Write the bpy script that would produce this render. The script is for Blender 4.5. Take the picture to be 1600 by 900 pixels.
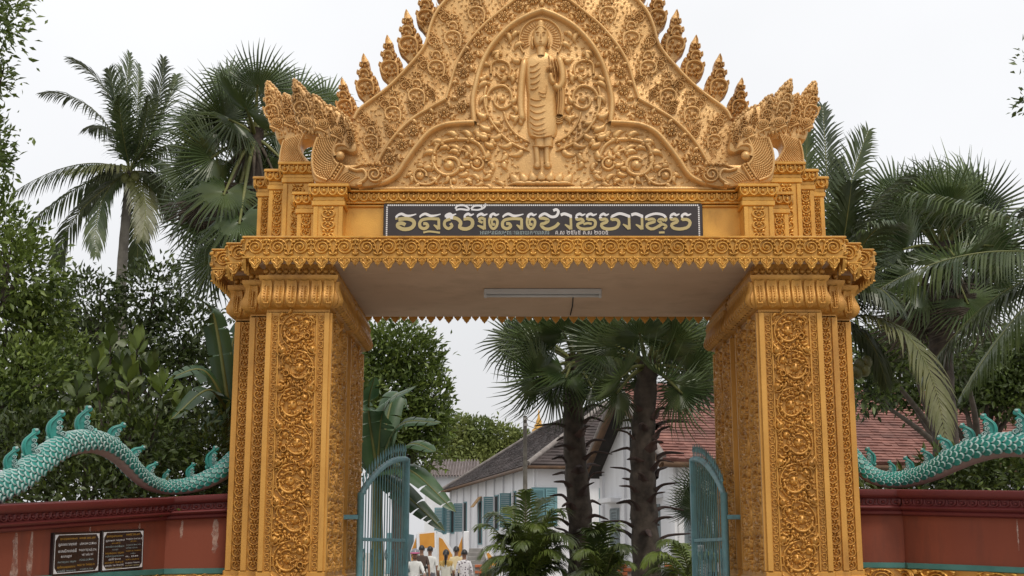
import bpy, math, random
import numpy as np
from mathutils import Matrix, Vector
R = math.radians
PI = math.pi
scene = bpy.context.scene
for o_ in list(bpy.data.objects):
    bpy.data.objects.remove(o_)
# ------------------------------------------------------------------ camera
F = 2050.0                      # focal length in photograph pixels (1600 wide)
PITCH = math.atan(410 / F)
CP, SP = math.cos(PITCH), math.sin(PITCH)
EYE = 1.6
cam_d = bpy.data.cameras.new('camera')
cam_d.sensor_width = 36.0
cam_d.lens = 36.0 * F / 1600.0
cam_d.clip_start = 0.1
cam_d.clip_end = 3000
cam = bpy.data.objects.new('camera', cam_d)
scene.collection.objects.link(cam)
cam.location = (0, 0, EYE)
cam.rotation_euler = (PI / 2 + PITCH, 0, 0)
scene.camera = cam
# ------------------------------------------------------------------ sky, sun, exposure
SUN_EL, SUN_AZ = 58.0, 158.0     # bright patch of the overcast: behind the camera, to its right
world = bpy.data.worlds.new('World')
scene.world = world
world.use_nodes = True
wn = world.node_tree.nodes
wl = world.node_tree.links
wn.clear()
w_out = wn.new('ShaderNodeOutputWorld')
w_bg = wn.new('ShaderNodeBackground')
w_bg.inputs['Strength'].default_value = 0.1
w_sky = wn.new('ShaderNodeTexSky')
w_sky.sky_type = 'NISHITA'
w_sky.sun_disc = False
w_sky.sun_elevation = R(SUN_EL)
w_sky.sun_rotation = R(SUN_AZ)
w_sky.air_density = 1.5
w_sky.dust_density = 4.0
w_geo = wn.new('ShaderNodeTexCoord')
w_sep = wn.new('ShaderNodeSeparateXYZ')
wl.new(w_geo.outputs['Generated'], w_sep.inputs[0])
w_ramp = wn.new('ShaderNodeValToRGB')          # overcast: a little greyer towards the horizon
w_ramp.color_ramp.elements[0].position = 0.0
w_ramp.color_ramp.elements[0].color = (0.70, 0.70, 0.72, 1)
w_ramp.color_ramp.elements[1].position = 0.55
w_ramp.color_ramp.elements[1].color = (1.0, 1.0, 1.0, 1)
e_ = w_ramp.color_ramp.elements.new(0.28)
e_.color = (0.90, 0.90, 0.915, 1)
wl.new(w_sep.outputs['Z'], w_ramp.inputs[0])
w_noise = wn.new('ShaderNodeTexNoise')
w_noise.inputs['Scale'].default_value = 2.2
w_noise.inputs['Detail'].default_value = 4
wl.new(w_geo.outputs['Generated'], w_noise.inputs['Vector'])
w_mr = wn.new('ShaderNodeMapRange')
w_mr.inputs['From Min'].default_value = 0.3
w_mr.inputs['From Max'].default_value = 0.7
w_mr.inputs['To Min'].default_value = 8.2
w_mr.inputs['To Max'].default_value = 9.4
wl.new(w_noise.outputs['Fac'], w_mr.inputs['Value'])
w_mul = wn.new('ShaderNodeVectorMath')
w_mul.operation = 'SCALE'
wl.new(w_ramp.outputs['Color'], w_mul.inputs[0])
wl.new(w_mr.outputs['Result'], w_mul.inputs['Scale'])
w_mix = wn.new('ShaderNodeMixRGB')
w_mix.inputs['Fac'].default_value = 0.9
wl.new(w_sky.outputs['Color'], w_mix.inputs['Color1'])
wl.new(w_mul.outputs['Vector'], w_mix.inputs['Color2'])
wl.new(w_mix.outputs['Color'], w_bg.inputs['Color'])
wl.new(w_bg.outputs['Background'], w_out.inputs['Surface'])
sun_d = bpy.data.lights.new('sun', 'SUN')
sun_d.energy = 1.5
sun_d.angle = R(14)
sun_d.color = (1.0, 0.94, 0.83)
sun = bpy.data.objects.new('sun', sun_d)
scene.collection.objects.link(sun)
az, el = R(SUN_AZ), R(SUN_EL)
sdir = Vector((math.sin(az) * math.cos(el), math.cos(az) * math.cos(el), math.sin(el)))   # towards the sun
sun.rotation_euler = sdir.to_track_quat('Z', 'Y').to_euler()
sun.location = (0, -10, 30)
vs = scene.view_settings
vs.view_transform = 'Standard'
vs.look = 'None'
vs.exposure = 0.32
vs.gamma = 1.0
vs.use_curve_mapping = False
scene.render.engine = 'CYCLES'
scene.cycles.use_denoising = True
scene.cycles.max_bounces = 6
scene.cycles.diffuse_bounces = 3
scene.cycles.glossy_bounces = 2
scene.cycles.transmission_bounces = 3
scene.cycles.transparent_max_bounces = 4

# ------------------------------------------------------------------ helpers
def at(px, py, Y):
    """world point seen at photograph pixel (px, py) at distance Y"""
    dx = (px - 800) / F
    dy = (450 - py) / F
    t = Y / (CP - dy * SP)
    return (t * dx, Y, EYE + t * (SP + dy * CP))

def zrow(py, Y): return at(800, py, Y)[2]
def xcol(px, py, Y): return at(px, py, Y)[0]

def catmull(pts, n, closed=False):
    p = np.array(pts, float)
    m = len(p)
    if m < 3:
        t = np.linspace(0, 1, n)[:, None]
        return p[0] * (1 - t) + p[-1] * t
    if closed:
        ext = np.vstack([p[-1], p, p[0], p[1]])
        segs = m
    else:
        ext = np.vstack([2 * p[0] - p[1], p, 2 * p[-1] - p[-2]])
        segs = m - 1
    u = np.linspace(0, segs, n, endpoint=not closed)
    i = np.minimum(u.astype(int), segs - 1)
    t = (u - i)[:, None]
    a, b, c, d = ext[i], ext[i + 1], ext[i + 2], ext[i + 3]
    return 0.5 * ((2 * b) + (-a + c) * t + (2 * a - 5 * b + 4 * c - d) * t ** 2 + (-a + 3 * b - 3 * c + d) * t ** 3)

def resample(pts, n):
    p = np.array(pts, float)
    d = np.r_[0, np.cumsum(np.linalg.norm(np.diff(p, axis=0), axis=1))]
    s = np.linspace(0, d[-1], n)
    return np.stack([np.interp(s, d, p[:, k]) for k in range(p.shape[1])], 1)

def spiral(cx, cy, r0, r1, a0, a1, n=24):
    a = np.radians(np.linspace(a0, a1, n))
    r = np.linspace(r0, r1, n)
    return np.stack([cx + r * np.cos(a), cy + r * np.sin(a)], 1)

PROFILES = {
    'even': lambda t: np.ones_like(t),
    'taper': lambda t: 1 - 0.85 * t,
    'round': lambda t: np.clip(np.minimum(t, 1 - t) * 14, 0.02, 1) ** 0.5,
    'leaf': lambda t: np.sin(PI * np.clip(t, 0, 1) ** 0.7) * 0.98 + 0.02,
    'comma': lambda t: np.clip(np.sin(PI * (1 - t) ** 0.55), 0, 1) * 0.97 + 0.03,
    'drop': lambda t: np.sqrt(np.clip(1 - (2 * t - 1) ** 2, 0, 1)) * 0.98 + 0.02,
}

class MB:
    """collects geometry, builds ONE mesh"""
    def __init__(s):
        s.v = []; s.f = []; s.m = []
    def add(s, verts, faces, mi=0):
        o = len(s.v)
        s.v.extend([tuple(map(float, q)) for q in verts])
        s.f.extend([tuple(int(i) + o for i in q) for q in faces])
        s.m.extend([mi] * len(faces))
        return s
    def grid(s, P, mi=0, closed_u=False, closed_v=False):
        n, k = P.shape[:2]
        fs = []
        for i in range(n if closed_u else n - 1):
            for j in range(k if closed_v else k - 1):
                i2, j2 = (i + 1) % n, (j + 1) % k
                fs.append((i * k + j, i2 * k + j, i2 * k + j2, i * k + j2))
        return s.add(P.reshape(-1, 3), fs, mi)
    def box(s, x0, x1, y0, y1, z0, z1, mi=0):
        v = [(x0, y0, z0), (x1, y0, z0), (x1, y1, z0), (x0, y1, z0), (x0, y0, z1), (x1, y0, z1), (x1, y1, z1), (x0, y1, z1)]
        f = [(0, 3, 2, 1), (4, 5, 6, 7), (0, 1, 5, 4), (1, 2, 6, 5), (2, 3, 7, 6), (3, 0, 4, 7)]
        return s.add(v, f, mi)
    def bbox(s, x0, x1, y0, y1, z0, z1, b=0.01, mi=0):
        """box with chamfered vertical edges and top/bottom edges"""
        def ring(i, z): return [(x0 + i + b, y0 + i, z), (x1 - i - b, y0 + i, z), (x1 - i, y0 + i + b, z), (x1 - i, y1 - i - b, z), (x1 - i - b, y1 - i, z), (x0 + i + b, y1 - i, z), (x0 + i, y1 - i - b, z), (x0 + i, y0 + i + b, z)]
        P = np.array([ring(b, z0), ring(0, z0 + b), ring(0, z1 - b), ring(b, z1)])
        s.grid(P, mi, closed_v=True)
        n = len(s.v)
        s.f.append(tuple(range(n - 8, n))); s.m.append(mi)
        s.f.append(tuple(range(n - 25, n - 33, -1))); s.m.append(mi)
        return s
    def tube(s, path, rad, seg=8, mi=0, caps=True, flat=1.0):
        p = np.array(path, float)
        n = len(p)
        rad = np.broadcast_to(np.array(rad, float), (n,))
        t = np.gradient(p, axis=0)
        t /= np.linalg.norm(t, axis=1)[:, None] + 1e-9
        up = np.array([0, 0, 1.0]) if abs(t[0][2]) < 0.9 else np.array([0, 1.0, 0])
        rows = []
        a = np.linspace(0, 2 * PI, seg, endpoint=False)
        prev = None
        for i in range(n):
            if prev is None:
                x = np.cross(up, t[i])
            else:
                x = prev - t[i] * np.dot(prev, t[i])
            x /= np.linalg.norm(x) + 1e-9
            y = np.cross(t[i], x)
            prev = x
            rows.append(p[i] + rad[i] * (np.cos(a)[:, None] * x + flat * np.sin(a)[:, None] * y))
        P = np.array(rows)
        o = len(s.v)
        s.grid(P, mi, closed_v=True)
        if caps:
            s.f.append(tuple(range(o + seg - 1, o - 1, -1))); s.m.append(mi)
            e = o + (n - 1) * seg
            s.f.append(tuple(range(e, e + seg))); s.m.append(mi)
        return s
    def ball(s, c, r, seg=8, rings=5, mi=0, sq=(1, 1, 1)):
        th = np.linspace(0.05, PI - 0.05, rings + 1)
        ph = np.linspace(0, 2 * PI, seg, endpoint=False)
        P = np.stack([np.outer(np.sin(th), np.cos(ph)) * sq[0], np.outer(np.sin(th), np.sin(ph)) * sq[1], np.outer(np.cos(th), np.ones(seg)) * sq[2]], 2) * r + np.array(c)
        return s.grid(P, mi, closed_v=True)
    def lathe(s, prof, c=(0, 0, 0), seg=16, mi=0):
        ph = np.linspace(0, 2 * PI, seg, endpoint=False)
        pr = np.array(prof)
        P = np.stack([np.outer(pr[:, 0], np.cos(ph)), np.outer(pr[:, 0], np.sin(ph)), np.outer(pr[:, 1], np.ones(seg))], 2) + np.array(c)
        return s.grid(P, mi, closed_v=True)
    # --- carved relief: local (u, v) plane, height towards -Y
    def stroke(s, pts, w, h, prof='taper', n=None, cross=4, base=0.0, mi=0, hp=None):
        p = np.array(pts, float)
        n = n or max(6, len(p))
        if len(p) != n:
            p = catmull(p, n)
        t = np.linspace(0, 1, n)
        wp = PROFILES[prof](t)
        hh = (PROFILES[hp](t) if hp else np.clip(wp * 1.6, 0, 1))
        d = np.gradient(p, axis=0)
        d /= np.linalg.norm(d, axis=1)[:, None] + 1e-9
        nr = np.stack([-d[:, 1], d[:, 0]], 1)
        a = np.linspace(-1, 1, cross + 1)
        rows = []
        for q in a:
            uv = p + nr * (w * wp * q)[:, None]
            hgt = base + h * hh * math.sqrt(max(0, 1 - q * q)) if abs(q) < 1 else np.full(n, -0.004)
            rows.append(np.stack([uv[:, 0], -hgt * np.ones(n), uv[:, 1]], 1))
        return s.grid(np.array(rows), mi)
    def bead(s, u, v, r, h=None, seg=8, base=0.0, mi=0):
        h = h or r
        a = np.linspace(0, 2 * PI, seg, endpoint=False)
        rows = []
        for k, (q, g) in enumerate(((1, -0.003 / max(h, 1e-6)), (0.92, 0.45), (0.6, 0.85), (0.02, 1.0))):
            rows.append(np.stack([u + r * q * np.cos(a), np.full(seg, -(base + h * g)), v + r * q * np.sin(a)], 1))
        return s.grid(np.array(rows), mi, closed_v=True)
    def comma(s, u, v, ang, L, w, h, curl=1.0, n=9, base=0.0, mi=0, dot=True):
        """hooked leaf with a rolled tip"""
        tt = np.linspace(0, 1, n)
        a = R(ang) + curl * (tt ** 1.5) * 2.3
        w = w * 1.22; h = h * 1.15
        st = L / (n - 1)
        p = np.stack([u + np.r_[0, np.cumsum(np.cos(a[:-1]) * st)], v + np.r_[0, np.cumsum(np.sin(a[:-1]) * st)]], 1)
        s.stroke(p, w, h, 'comma', n=n, cross=4, base=base, mi=mi)
        if dot:
            s.bead(p[-1][0], p[-1][1], w * 0.6, h * 1.1, 6, base, mi)
        return s
    def poly(s, pts, y0, y1, bev=0.0, mi=0):
        """outline in (x,z), extruded from y0 (front) to y1 (back)"""
        p = np.array(pts, float)
        ar = 0.5 * np.sum(p[:, 0] * np.roll(p[:, 1], -1) - np.roll(p[:, 0], -1) * p[:, 1])
        if ar < 0:
            p = p[::-1]
        n = len(p)
        d0 = p - np.roll(p, 1, 0); d1 = np.roll(p, -1, 0) - p
        d = d0 / (np.linalg.norm(d0, axis=1)[:, None] + 1e-9) + d1 / (np.linalg.norm(d1, axis=1)[:, None] + 1e-9)
        d /= np.linalg.norm(d, axis=1)[:, None] + 1e-9
        inn = np.stack([-d[:, 1], d[:, 0]], 1)
        rings = []
        if bev > 0:
            rings.append((p + inn * bev, y0)); rings.append((p + inn * bev * 0.3, y0 + bev * 0.3)); rings.append((p, y0 + bev))
            rings.append((p, y1))
        else:
            rings = [(p, y0), (p, y1)]
        P = np.array([[(q[0], y, q[1]) for q in r] for r, y in rings])
        o = len(s.v)
        s.grid(P, mi, closed_v=True)
        tri = tessellate(rings[0][0])
        s.f.extend([tuple(o + i for i in t) for t in tri]); s.m.extend([mi] * len(tri))
        e = o + (len(rings) - 1) * n
        s.f.extend([tuple(e + i for i in t[::-1]) for t in tri]); s.m.extend([mi] * len(tri))
        return s
    def mesh(s, name, mats, smooth=True):
        me = bpy.data.meshes.new(name)
        me.from_pydata(s.v, [], s.f)
        mats = mats if isinstance(mats, (list, tuple)) else [mats]
        for m in mats:
            me.materials.append(m)
        if len(mats) > 1:
            me.polygons.foreach_set('material_index', s.m)
        if smooth:
            me.polygons.foreach_set('use_smooth', [True] * len(me.polygons))
            if smooth == 'auto':
                me.set_sharp_from_angle(angle=R(38))
        me.update()
        return me

def tessellate(p):
    from mathutils.geometry import tessellate_polygon
    return tessellate_polygon([[Vector((q[0], q[1], 0)) for q in p]])

WM = {}
I4 = Matrix.Identity(4)
COL = scene.collection

def obj(name, data, parent=None, M=None, **props):
    """link an object; M is its WORLD matrix (verts are world coordinates when M is None)"""
    o = bpy.data.objects.new(name, data)
    COL.objects.link(o)
    M = M or I4
    if parent is not None:
        o.parent = parent
        o.matrix_parent_inverse = WM[parent.name].inverted()
    o.matrix_basis = M
    WM[o.name] = M.copy()
    for k, val in props.items():
        o[k] = val
    return o

def thing(name, label, category, loc, group=None):
    o = obj(name, None, None, Matrix.Translation(loc))
    o.empty_display_size = 0.3
    o['label'] = label; o['category'] = category
    if group: o['group'] = group
    return o

def tag(o, label, category, group=None):
    o['label'] = label; o['category'] = category
    if group: o['group'] = group
    return o

def TRS(loc, rz=0.0, sc=(1, 1, 1), rx=0.0, ry=0.0):
    if not isinstance(sc, (tuple, list)): sc = (sc, sc, sc)
    return Matrix.Translation(loc) @ Matrix.Rotation(rz, 4, 'Z') @ Matrix.Rotation(rx, 4, 'X') @ Matrix.Rotation(ry, 4, 'Y') @ Matrix.Diagonal((*sc, 1))

# ------------------------------------------------------------------ materials
def mat(name, col, rough=0.6, metal=0.0, var=0.18, vscale=3.0, bump=0.0, bscale=60.0, obvar=0.0, spec=0.5, col2=None, streak=False, trans=0.0, detail=5, grime=None, gscale=(1.3, 1.3, 0.45), gamt=0.6):
    m = bpy.data.materials.new(name)
    m.use_nodes = True
    nt = m.node_tree
    n, l = nt.nodes, nt.links
    b = n['Principled BSDF']
    b.inputs['Roughness'].default_value = rough
    b.inputs['Metallic'].default_value = metal
    b.inputs['Specular IOR Level'].default_value = spec
    tc = n.new('ShaderNodeTexCoord')
    geo = n.new('ShaderNodeNewGeometry')
    mp = n.new('ShaderNodeMapping')
    l.new(geo.outputs['Position'], mp.inputs['Vector'])
    if streak:
        mp.inputs['Scale'].default_value = (1, 1, 0.12)
    no = n.new('ShaderNodeTexNoise')
    no.inputs['Scale'].default_value = vscale
    no.inputs['Detail'].default_value = detail
    l.new(mp.outputs['Vector'], no.inputs['Vector'])
    rp = n.new('ShaderNodeValToRGB')
    c = np.array(col)
    c2 = np.array(col2) if col2 is not None else np.clip(c * (1 + var), 0, 1)
    lo = c if col2 is not None else c * (1 - var)
    rp.color_ramp.elements[0].position = 0.33
    rp.color_ramp.elements[1].position = 0.68
    rp.color_ramp.elements[0].color = (*lo, 1)
    rp.color_ramp.elements[1].color = (*c2, 1)
    l.new(no.outputs['Fac'], rp.inputs['Fac'])
    out = rp.outputs['Color']
    if obvar:
        oi = n.new('ShaderNodeObjectInfo')
        hs = n.new('ShaderNodeHueSaturation')
        mr = n.new('ShaderNodeMapRange')
        mr.inputs['To Min'].default_value = 1 - obvar
        mr.inputs['To Max'].default_value = 1 + obvar
        l.new(oi.outputs['Random'], mr.inputs['Value'])
        l.new(mr.outputs['Result'], hs.inputs['Value'])
        l.new(out, hs.inputs['Color'])
        out = hs.outputs['Color']
    if grime is not None:                      # patches of weathering with their own shape
        gm = n.new('ShaderNodeMapping'); gm.inputs['Scale'].default_value = gscale
        l.new(geo.outputs['Position'], gm.inputs['Vector'])
        gn = n.new('ShaderNodeTexNoise'); gn.inputs['Scale'].default_value = 1.0; gn.inputs['Detail'].default_value = 9; gn.inputs['Roughness'].default_value = 0.68
        l.new(gm.outputs['Vector'], gn.inputs['Vector'])
        gr = n.new('ShaderNodeMapRange'); gr.inputs['From Min'].default_value = 0.50; gr.inputs['From Max'].default_value = 0.72; gr.inputs['To Max'].default_value = gamt
        l.new(gn.outputs['Fac'], gr.inputs['Value'])
        gx = n.new('ShaderNodeMixRGB'); gx.inputs['Color2'].default_value = (*grime, 1)
        l.new(gr.outputs['Result'], gx.inputs['Fac']); l.new(out, gx.inputs['Color1'])
        out = gx.outputs['Color']
    l.new(out, b.inputs['Base Color'])
    if bump:
        nb = n.new('ShaderNodeTexNoise')
        nb.inputs['Scale'].default_value = bscale
        nb.inputs['Detail'].default_value = 4
        l.new(geo.outputs['Position'], nb.inputs['Vector'])
        bp = n.new('ShaderNodeBump')
        bp.inputs['Strength'].default_value = bump
        bp.inputs['Distance'].default_value = 0.02
        l.new(nb.outputs['Fac'], bp.inputs['Height'])
        l.new(bp.outputs['Normal'], b.inputs['Normal'])
    if trans:
        tr = n.new('ShaderNodeBsdfTranslucent')
        mx = n.new('ShaderNodeMixShader')
        mx.inputs['Fac'].default_value = trans
        l.new(out, tr.inputs['Color'])
        l.new(b.outputs['BSDF'], mx.inputs[1])
        l.new(tr.outputs['BSDF'], mx.inputs[2])
        l.new(mx.outputs['Shader'], n['Material Output'].inputs['Surface'])
    return m

GOLD = mat('gold_paint_pillar', (0.48, 0.225, 0.040), 0.38, 0.30, grime=(0.17, 0.07, 0.015), gscale=(2.5, 2.5, 1.2), col2=(0.60, 0.305, 0.062), vscale=2.5, bump=0.25, bscale=70, spec=0.55)
GOLDP = mat('gold_paint_pediment', (0.57, 0.325, 0.115), 0.38, 0.30, grime=(0.22, 0.115, 0.045), gscale=(2.0, 2.0, 0.8), col2=(0.70, 0.43, 0.175), vscale=2.2, bump=0.28, bscale=60, spec=0.5)
GOLDC = mat('gold_paint_cornice', (0.54, 0.27, 0.050), 0.33, 0.40, grime=(0.20, 0.085, 0.018), gscale=(2.5, 2.5, 1.2), col2=(0.70, 0.37, 0.07), vscale=3, bump=0.2, bscale=70, spec=0.6)
GOLDL = mat('gold_paint_plain', (0.50, 0.245, 0.045), 0.48, 0.2, grime=(0.24, 0.10, 0.022), gscale=(3, 3, 0.8), col2=(0.60, 0.31, 0.065), vscale=1.6, bump=0.1, bscale=40)
SOFFIT = mat('soffit_plaster', (0.52, 0.36, 0.245), 0.85, grime=(0.30, 0.20, 0.13), gscale=(0.9, 0.9, 1), gamt=0.5, col2=(0.60, 0.43, 0.30), vscale=0.9, bump=0.05, bscale=20)  # warm tint includes light bounced up from ground and gold
WHITEW = mat('whitewash', grime=(0.30, 0.29, 0.27), gscale=(0.5, 0.5, 0.12), gamt=0.55, col= (0.62, 0.62, 0.64), rough=0.85, col2=(0.76, 0.76, 0.78), vscale=0.5, streak=True, bump=0.05, bscale=12)
MAROON = mat('maroon_paint', grime=(0.05, 0.012, 0.012), gscale=(2, 2, 2), col= (0.105, 0.014, 0.015), rough=0.55, col2=(0.15, 0.022, 0.02), vscale=2.0, bump=0.1, bscale=40)
TERRA = mat('terracotta_paint', grime=(0.09, 0.03, 0.02), gscale=(1.8, 1.8, 0.35), gamt=0.7, col= (0.17, 0.036, 0.017), rough=0.8, col2=(0.24, 0.058, 0.027), vscale=0.9, streak=True, bump=0.05, bscale=30)
STAIN = mat('lime_stain', (0.42, 0.24, 0.18), 0.9, col2=(0.56, 0.42, 0.36), vscale=9)
_n, _l = STAIN.node_tree.nodes, STAIN.node_tree.links       # the runs are thin and broken: let the wall show through
_no = _n.new('ShaderNodeTexNoise'); _no.inputs['Scale'].default_value = 14; _no.inputs['Detail'].default_value = 6
_mr = _n.new('ShaderNodeMapRange'); _mr.inputs['From Min'].default_value = 0.35; _mr.inputs['From Max'].default_value = 0.65; _mr.inputs['To Min'].default_value = 0.15; _mr.inputs['To Max'].default_value = 0.75
_g = _n.new('ShaderNodeNewGeometry'); _l.new(_g.outputs['Position'], _no.inputs['Vector'])
_l.new(_no.outputs['Fac'], _mr.inputs['Value']); _l.new(_mr.outputs['Result'], _n['Principled BSDF'].inputs['Alpha'])
TEAL = mat('teal_glaze', (0.006, 0.150, 0.125), 0.42, grime=(0.01, 0.07, 0.06), gscale=(4, 4, 4), col2=(0.012, 0.23, 0.19), vscale=6, spec=0.6, obvar=0.15)
TEALW = mat('pale_scale_edge', (0.20, 0.33, 0.31), 0.6, col2=(0.40, 0.48, 0.46), vscale=8)
BELLY = mat('naga_belly', (0.22, 0.17, 0.15), 0.7, grime=(0.12, 0.12, 0.10), gscale=(4, 4, 4), col2=(0.32, 0.25, 0.22), vscale=4)
IRON = mat('blue_gate_paint', (0.13, 0.30, 0.345), 0.45, grime=(0.10, 0.10, 0.085), gscale=(5, 5, 3), gamt=0.7, col2=(0.19, 0.38, 0.42), vscale=5, bump=0.05)
SHUT = mat('teal_shutter_paint', (0.10, 0.22, 0.245), 0.6, col2=(0.14, 0.27, 0.295), vscale=2)
SHUTG = mat('grey_shutter_paint', (0.16, 0.19, 0.20), 0.7, col2=(0.22, 0.26, 0.27), vscale=2)
DARK = mat('dark_interior', (0.012, 0.012, 0.012), 0.9)
SIGNB = mat('black_sign_board', (0.018, 0.012, 0.012), 0.3, col2=(0.03, 0.022, 0.022), vscale=3)
SIGNW = mat('white_lettering', (0.62, 0.62, 0.64), 0.5, var=0.05)
SIGNG = mat('olive_gold_lettering', (0.40, 0.34, 0.16), 0.45, var=0.08)
SIGNO = mat('amber_lettering', (0.42, 0.24, 0.04), 0.5, var=0.08)
SIGNGR = mat('grey_blue_lettering', (0.26, 0.33, 0.34), 0.5, var=0.08)
LEAF_D = mat('leaf_dark', (0.026, 0.042, 0.010), 0.42, col2=(0.078, 0.108, 0.024), vscale=1.2, obvar=0.25, trans=0.18, spec=0.4)
LEAF_M = mat('leaf_mid', (0.042, 0.070, 0.013), 0.42, col2=(0.125, 0.170, 0.032), vscale=1.0, obvar=0.25, trans=0.22, spec=0.4)
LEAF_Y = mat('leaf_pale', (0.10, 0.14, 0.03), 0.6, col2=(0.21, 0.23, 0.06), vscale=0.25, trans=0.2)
LEAF_BR = mat('leaf_bright_tip', (0.09, 0.135, 0.022), 0.45, col2=(0.17, 0.215, 0.04), vscale=1.5, obvar=0.3, trans=0.25)
FAN = mat('fan_palm_leaf', (0.034, 0.058, 0.018), 0.36, col2=(0.088, 0.120, 0.038), vscale=2, obvar=0.3, trans=0.12, spec=0.45)
FANSTEM = mat('palm_petiole', (0.10, 0.115, 0.03), 0.55, col2=(0.15, 0.15, 0.045), vscale=4)
DEADF = mat('dead_palm_leaf', (0.045, 0.035, 0.024), 0.8, col2=(0.09, 0.068, 0.045), vscale=3, obvar=0.3)
COCO = mat('coconut_leaf', (0.032, 0.052, 0.018), 0.38, col2=(0.082, 0.105, 0.034), vscale=2, obvar=0.3, trans=0.15, spec=0.45)
COCOY = mat('coconut_leaf_yellowing', (0.075, 0.085, 0.022), 0.45, col2=(0.12, 0.12, 0.04), vscale=2, obvar=0.2, trans=0.15)
BANANA = mat('banana_leaf', (0.028, 0.062, 0.026), 0.38, col2=(0.06, 0.11, 0.045), vscale=2, obvar=0.3, trans=0.2, spec=0.5)
ARECA = mat('areca_leaf', (0.050, 0.080, 0.018), 0.45, col2=(0.125, 0.155, 0.034), vscale=2, obvar=0.3, trans=0.2)
BARK = mat('bark', (0.045, 0.035, 0.026), 0.9, col2=(0.085, 0.068, 0.052), vscale=4, bump=0.4, bscale=18)
PALMBARK = mat('palm_bark', (0.036, 0.028, 0.022), 0.95, col2=(0.10, 0.078, 0.062), vscale=6, bump=0.5, bscale=22)
BOOT = mat('palm_leaf_base', (0.036, 0.020, 0.017), 0.85, col2=(0.075, 0.042, 0.034), vscale=5, obvar=0.3)
GREYTRUNK = mat('coconut_trunk', (0.11, 0.10, 0.085), 0.9, col2=(0.18, 0.165, 0.14), vscale=5, bump=0.3, bscale=15)
ROOFD = mat('weathered_dark_tile', (0.030, 0.022, 0.021), 0.85, col2=(0.075, 0.055, 0.052), vscale=0.9, bump=0.6, bscale=9, detail=8)
ROOFR = mat('red_clay_tile', (0.14, 0.058, 0.046), 0.85, grime=(0.075, 0.055, 0.05), gscale=(0.5, 0.5, 0.8), col2=(0.25, 0.115, 0.092), vscale=2.2, obvar=0.25, detail=8)
CORRU = mat('asbestos_sheet', (0.13, 0.105, 0.10), 0.9, col2=(0.20, 0.165, 0.16), vscale=1.2)
WOOD = mat('brown_timber', (0.075, 0.04, 0.02), 0.75, col2=(0.13, 0.07, 0.035), vscale=3)
WOODY = mat('tan_panel', (0.36, 0.20, 0.07), 0.7, col2=(0.45, 0.27, 0.10), vscale=2)
ORANGE = mat('orange_panel_paint', (0.50, 0.21, 0.025), 0.6, col2=(0.58, 0.27, 0.04), vscale=2)
BRICKR = mat('orange_brick', (0.33, 0.085, 0.03), 0.85, col2=(0.44, 0.14, 0.06), vscale=6, obvar=0.2)
STONE = mat('grey_concrete', (0.20, 0.19, 0.18), 0.9, col2=(0.29, 0.275, 0.26), vscale=1.5, bump=0.1, bscale=25)
GROUND = mat('concrete_ground', (0.26, 0.245, 0.22), 0.9, col2=(0.36, 0.34, 0.31), vscale=0.35, bump=0.1, bscale=20)
GOLDS = mat('spire_gold', (0.55, 0.30, 0.06), 0.4, 0.2)
SKIN = mat('skin', (0.26, 0.135, 0.085), 0.6, var=0.08)
HAIR = mat('black_hair', (0.010, 0.008, 0.008), 0.45)
def cloth(name, c): return mat(name, c, 0.85, var=0.1, vscale=8)
METAL = mat('steel', (0.32, 0.32, 0.33), 0.35, 0.8)
RUBBER = mat('rubber', (0.012, 0.012, 0.012), 0.7)
LAMPW = mat('lamp_batten', (0.50, 0.50, 0.50), 0.5, var=0.05)
# ------------------------------------------------------------------ the setting
g = MB()
g.add([(-400, -60, 0), (400, -60, 0), (400, 900, 0), (-400, 900, 0)], [(0, 1, 2, 3)])
obj('ground', g.mesh('ground', GROUND, False), kind='structure')

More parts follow.
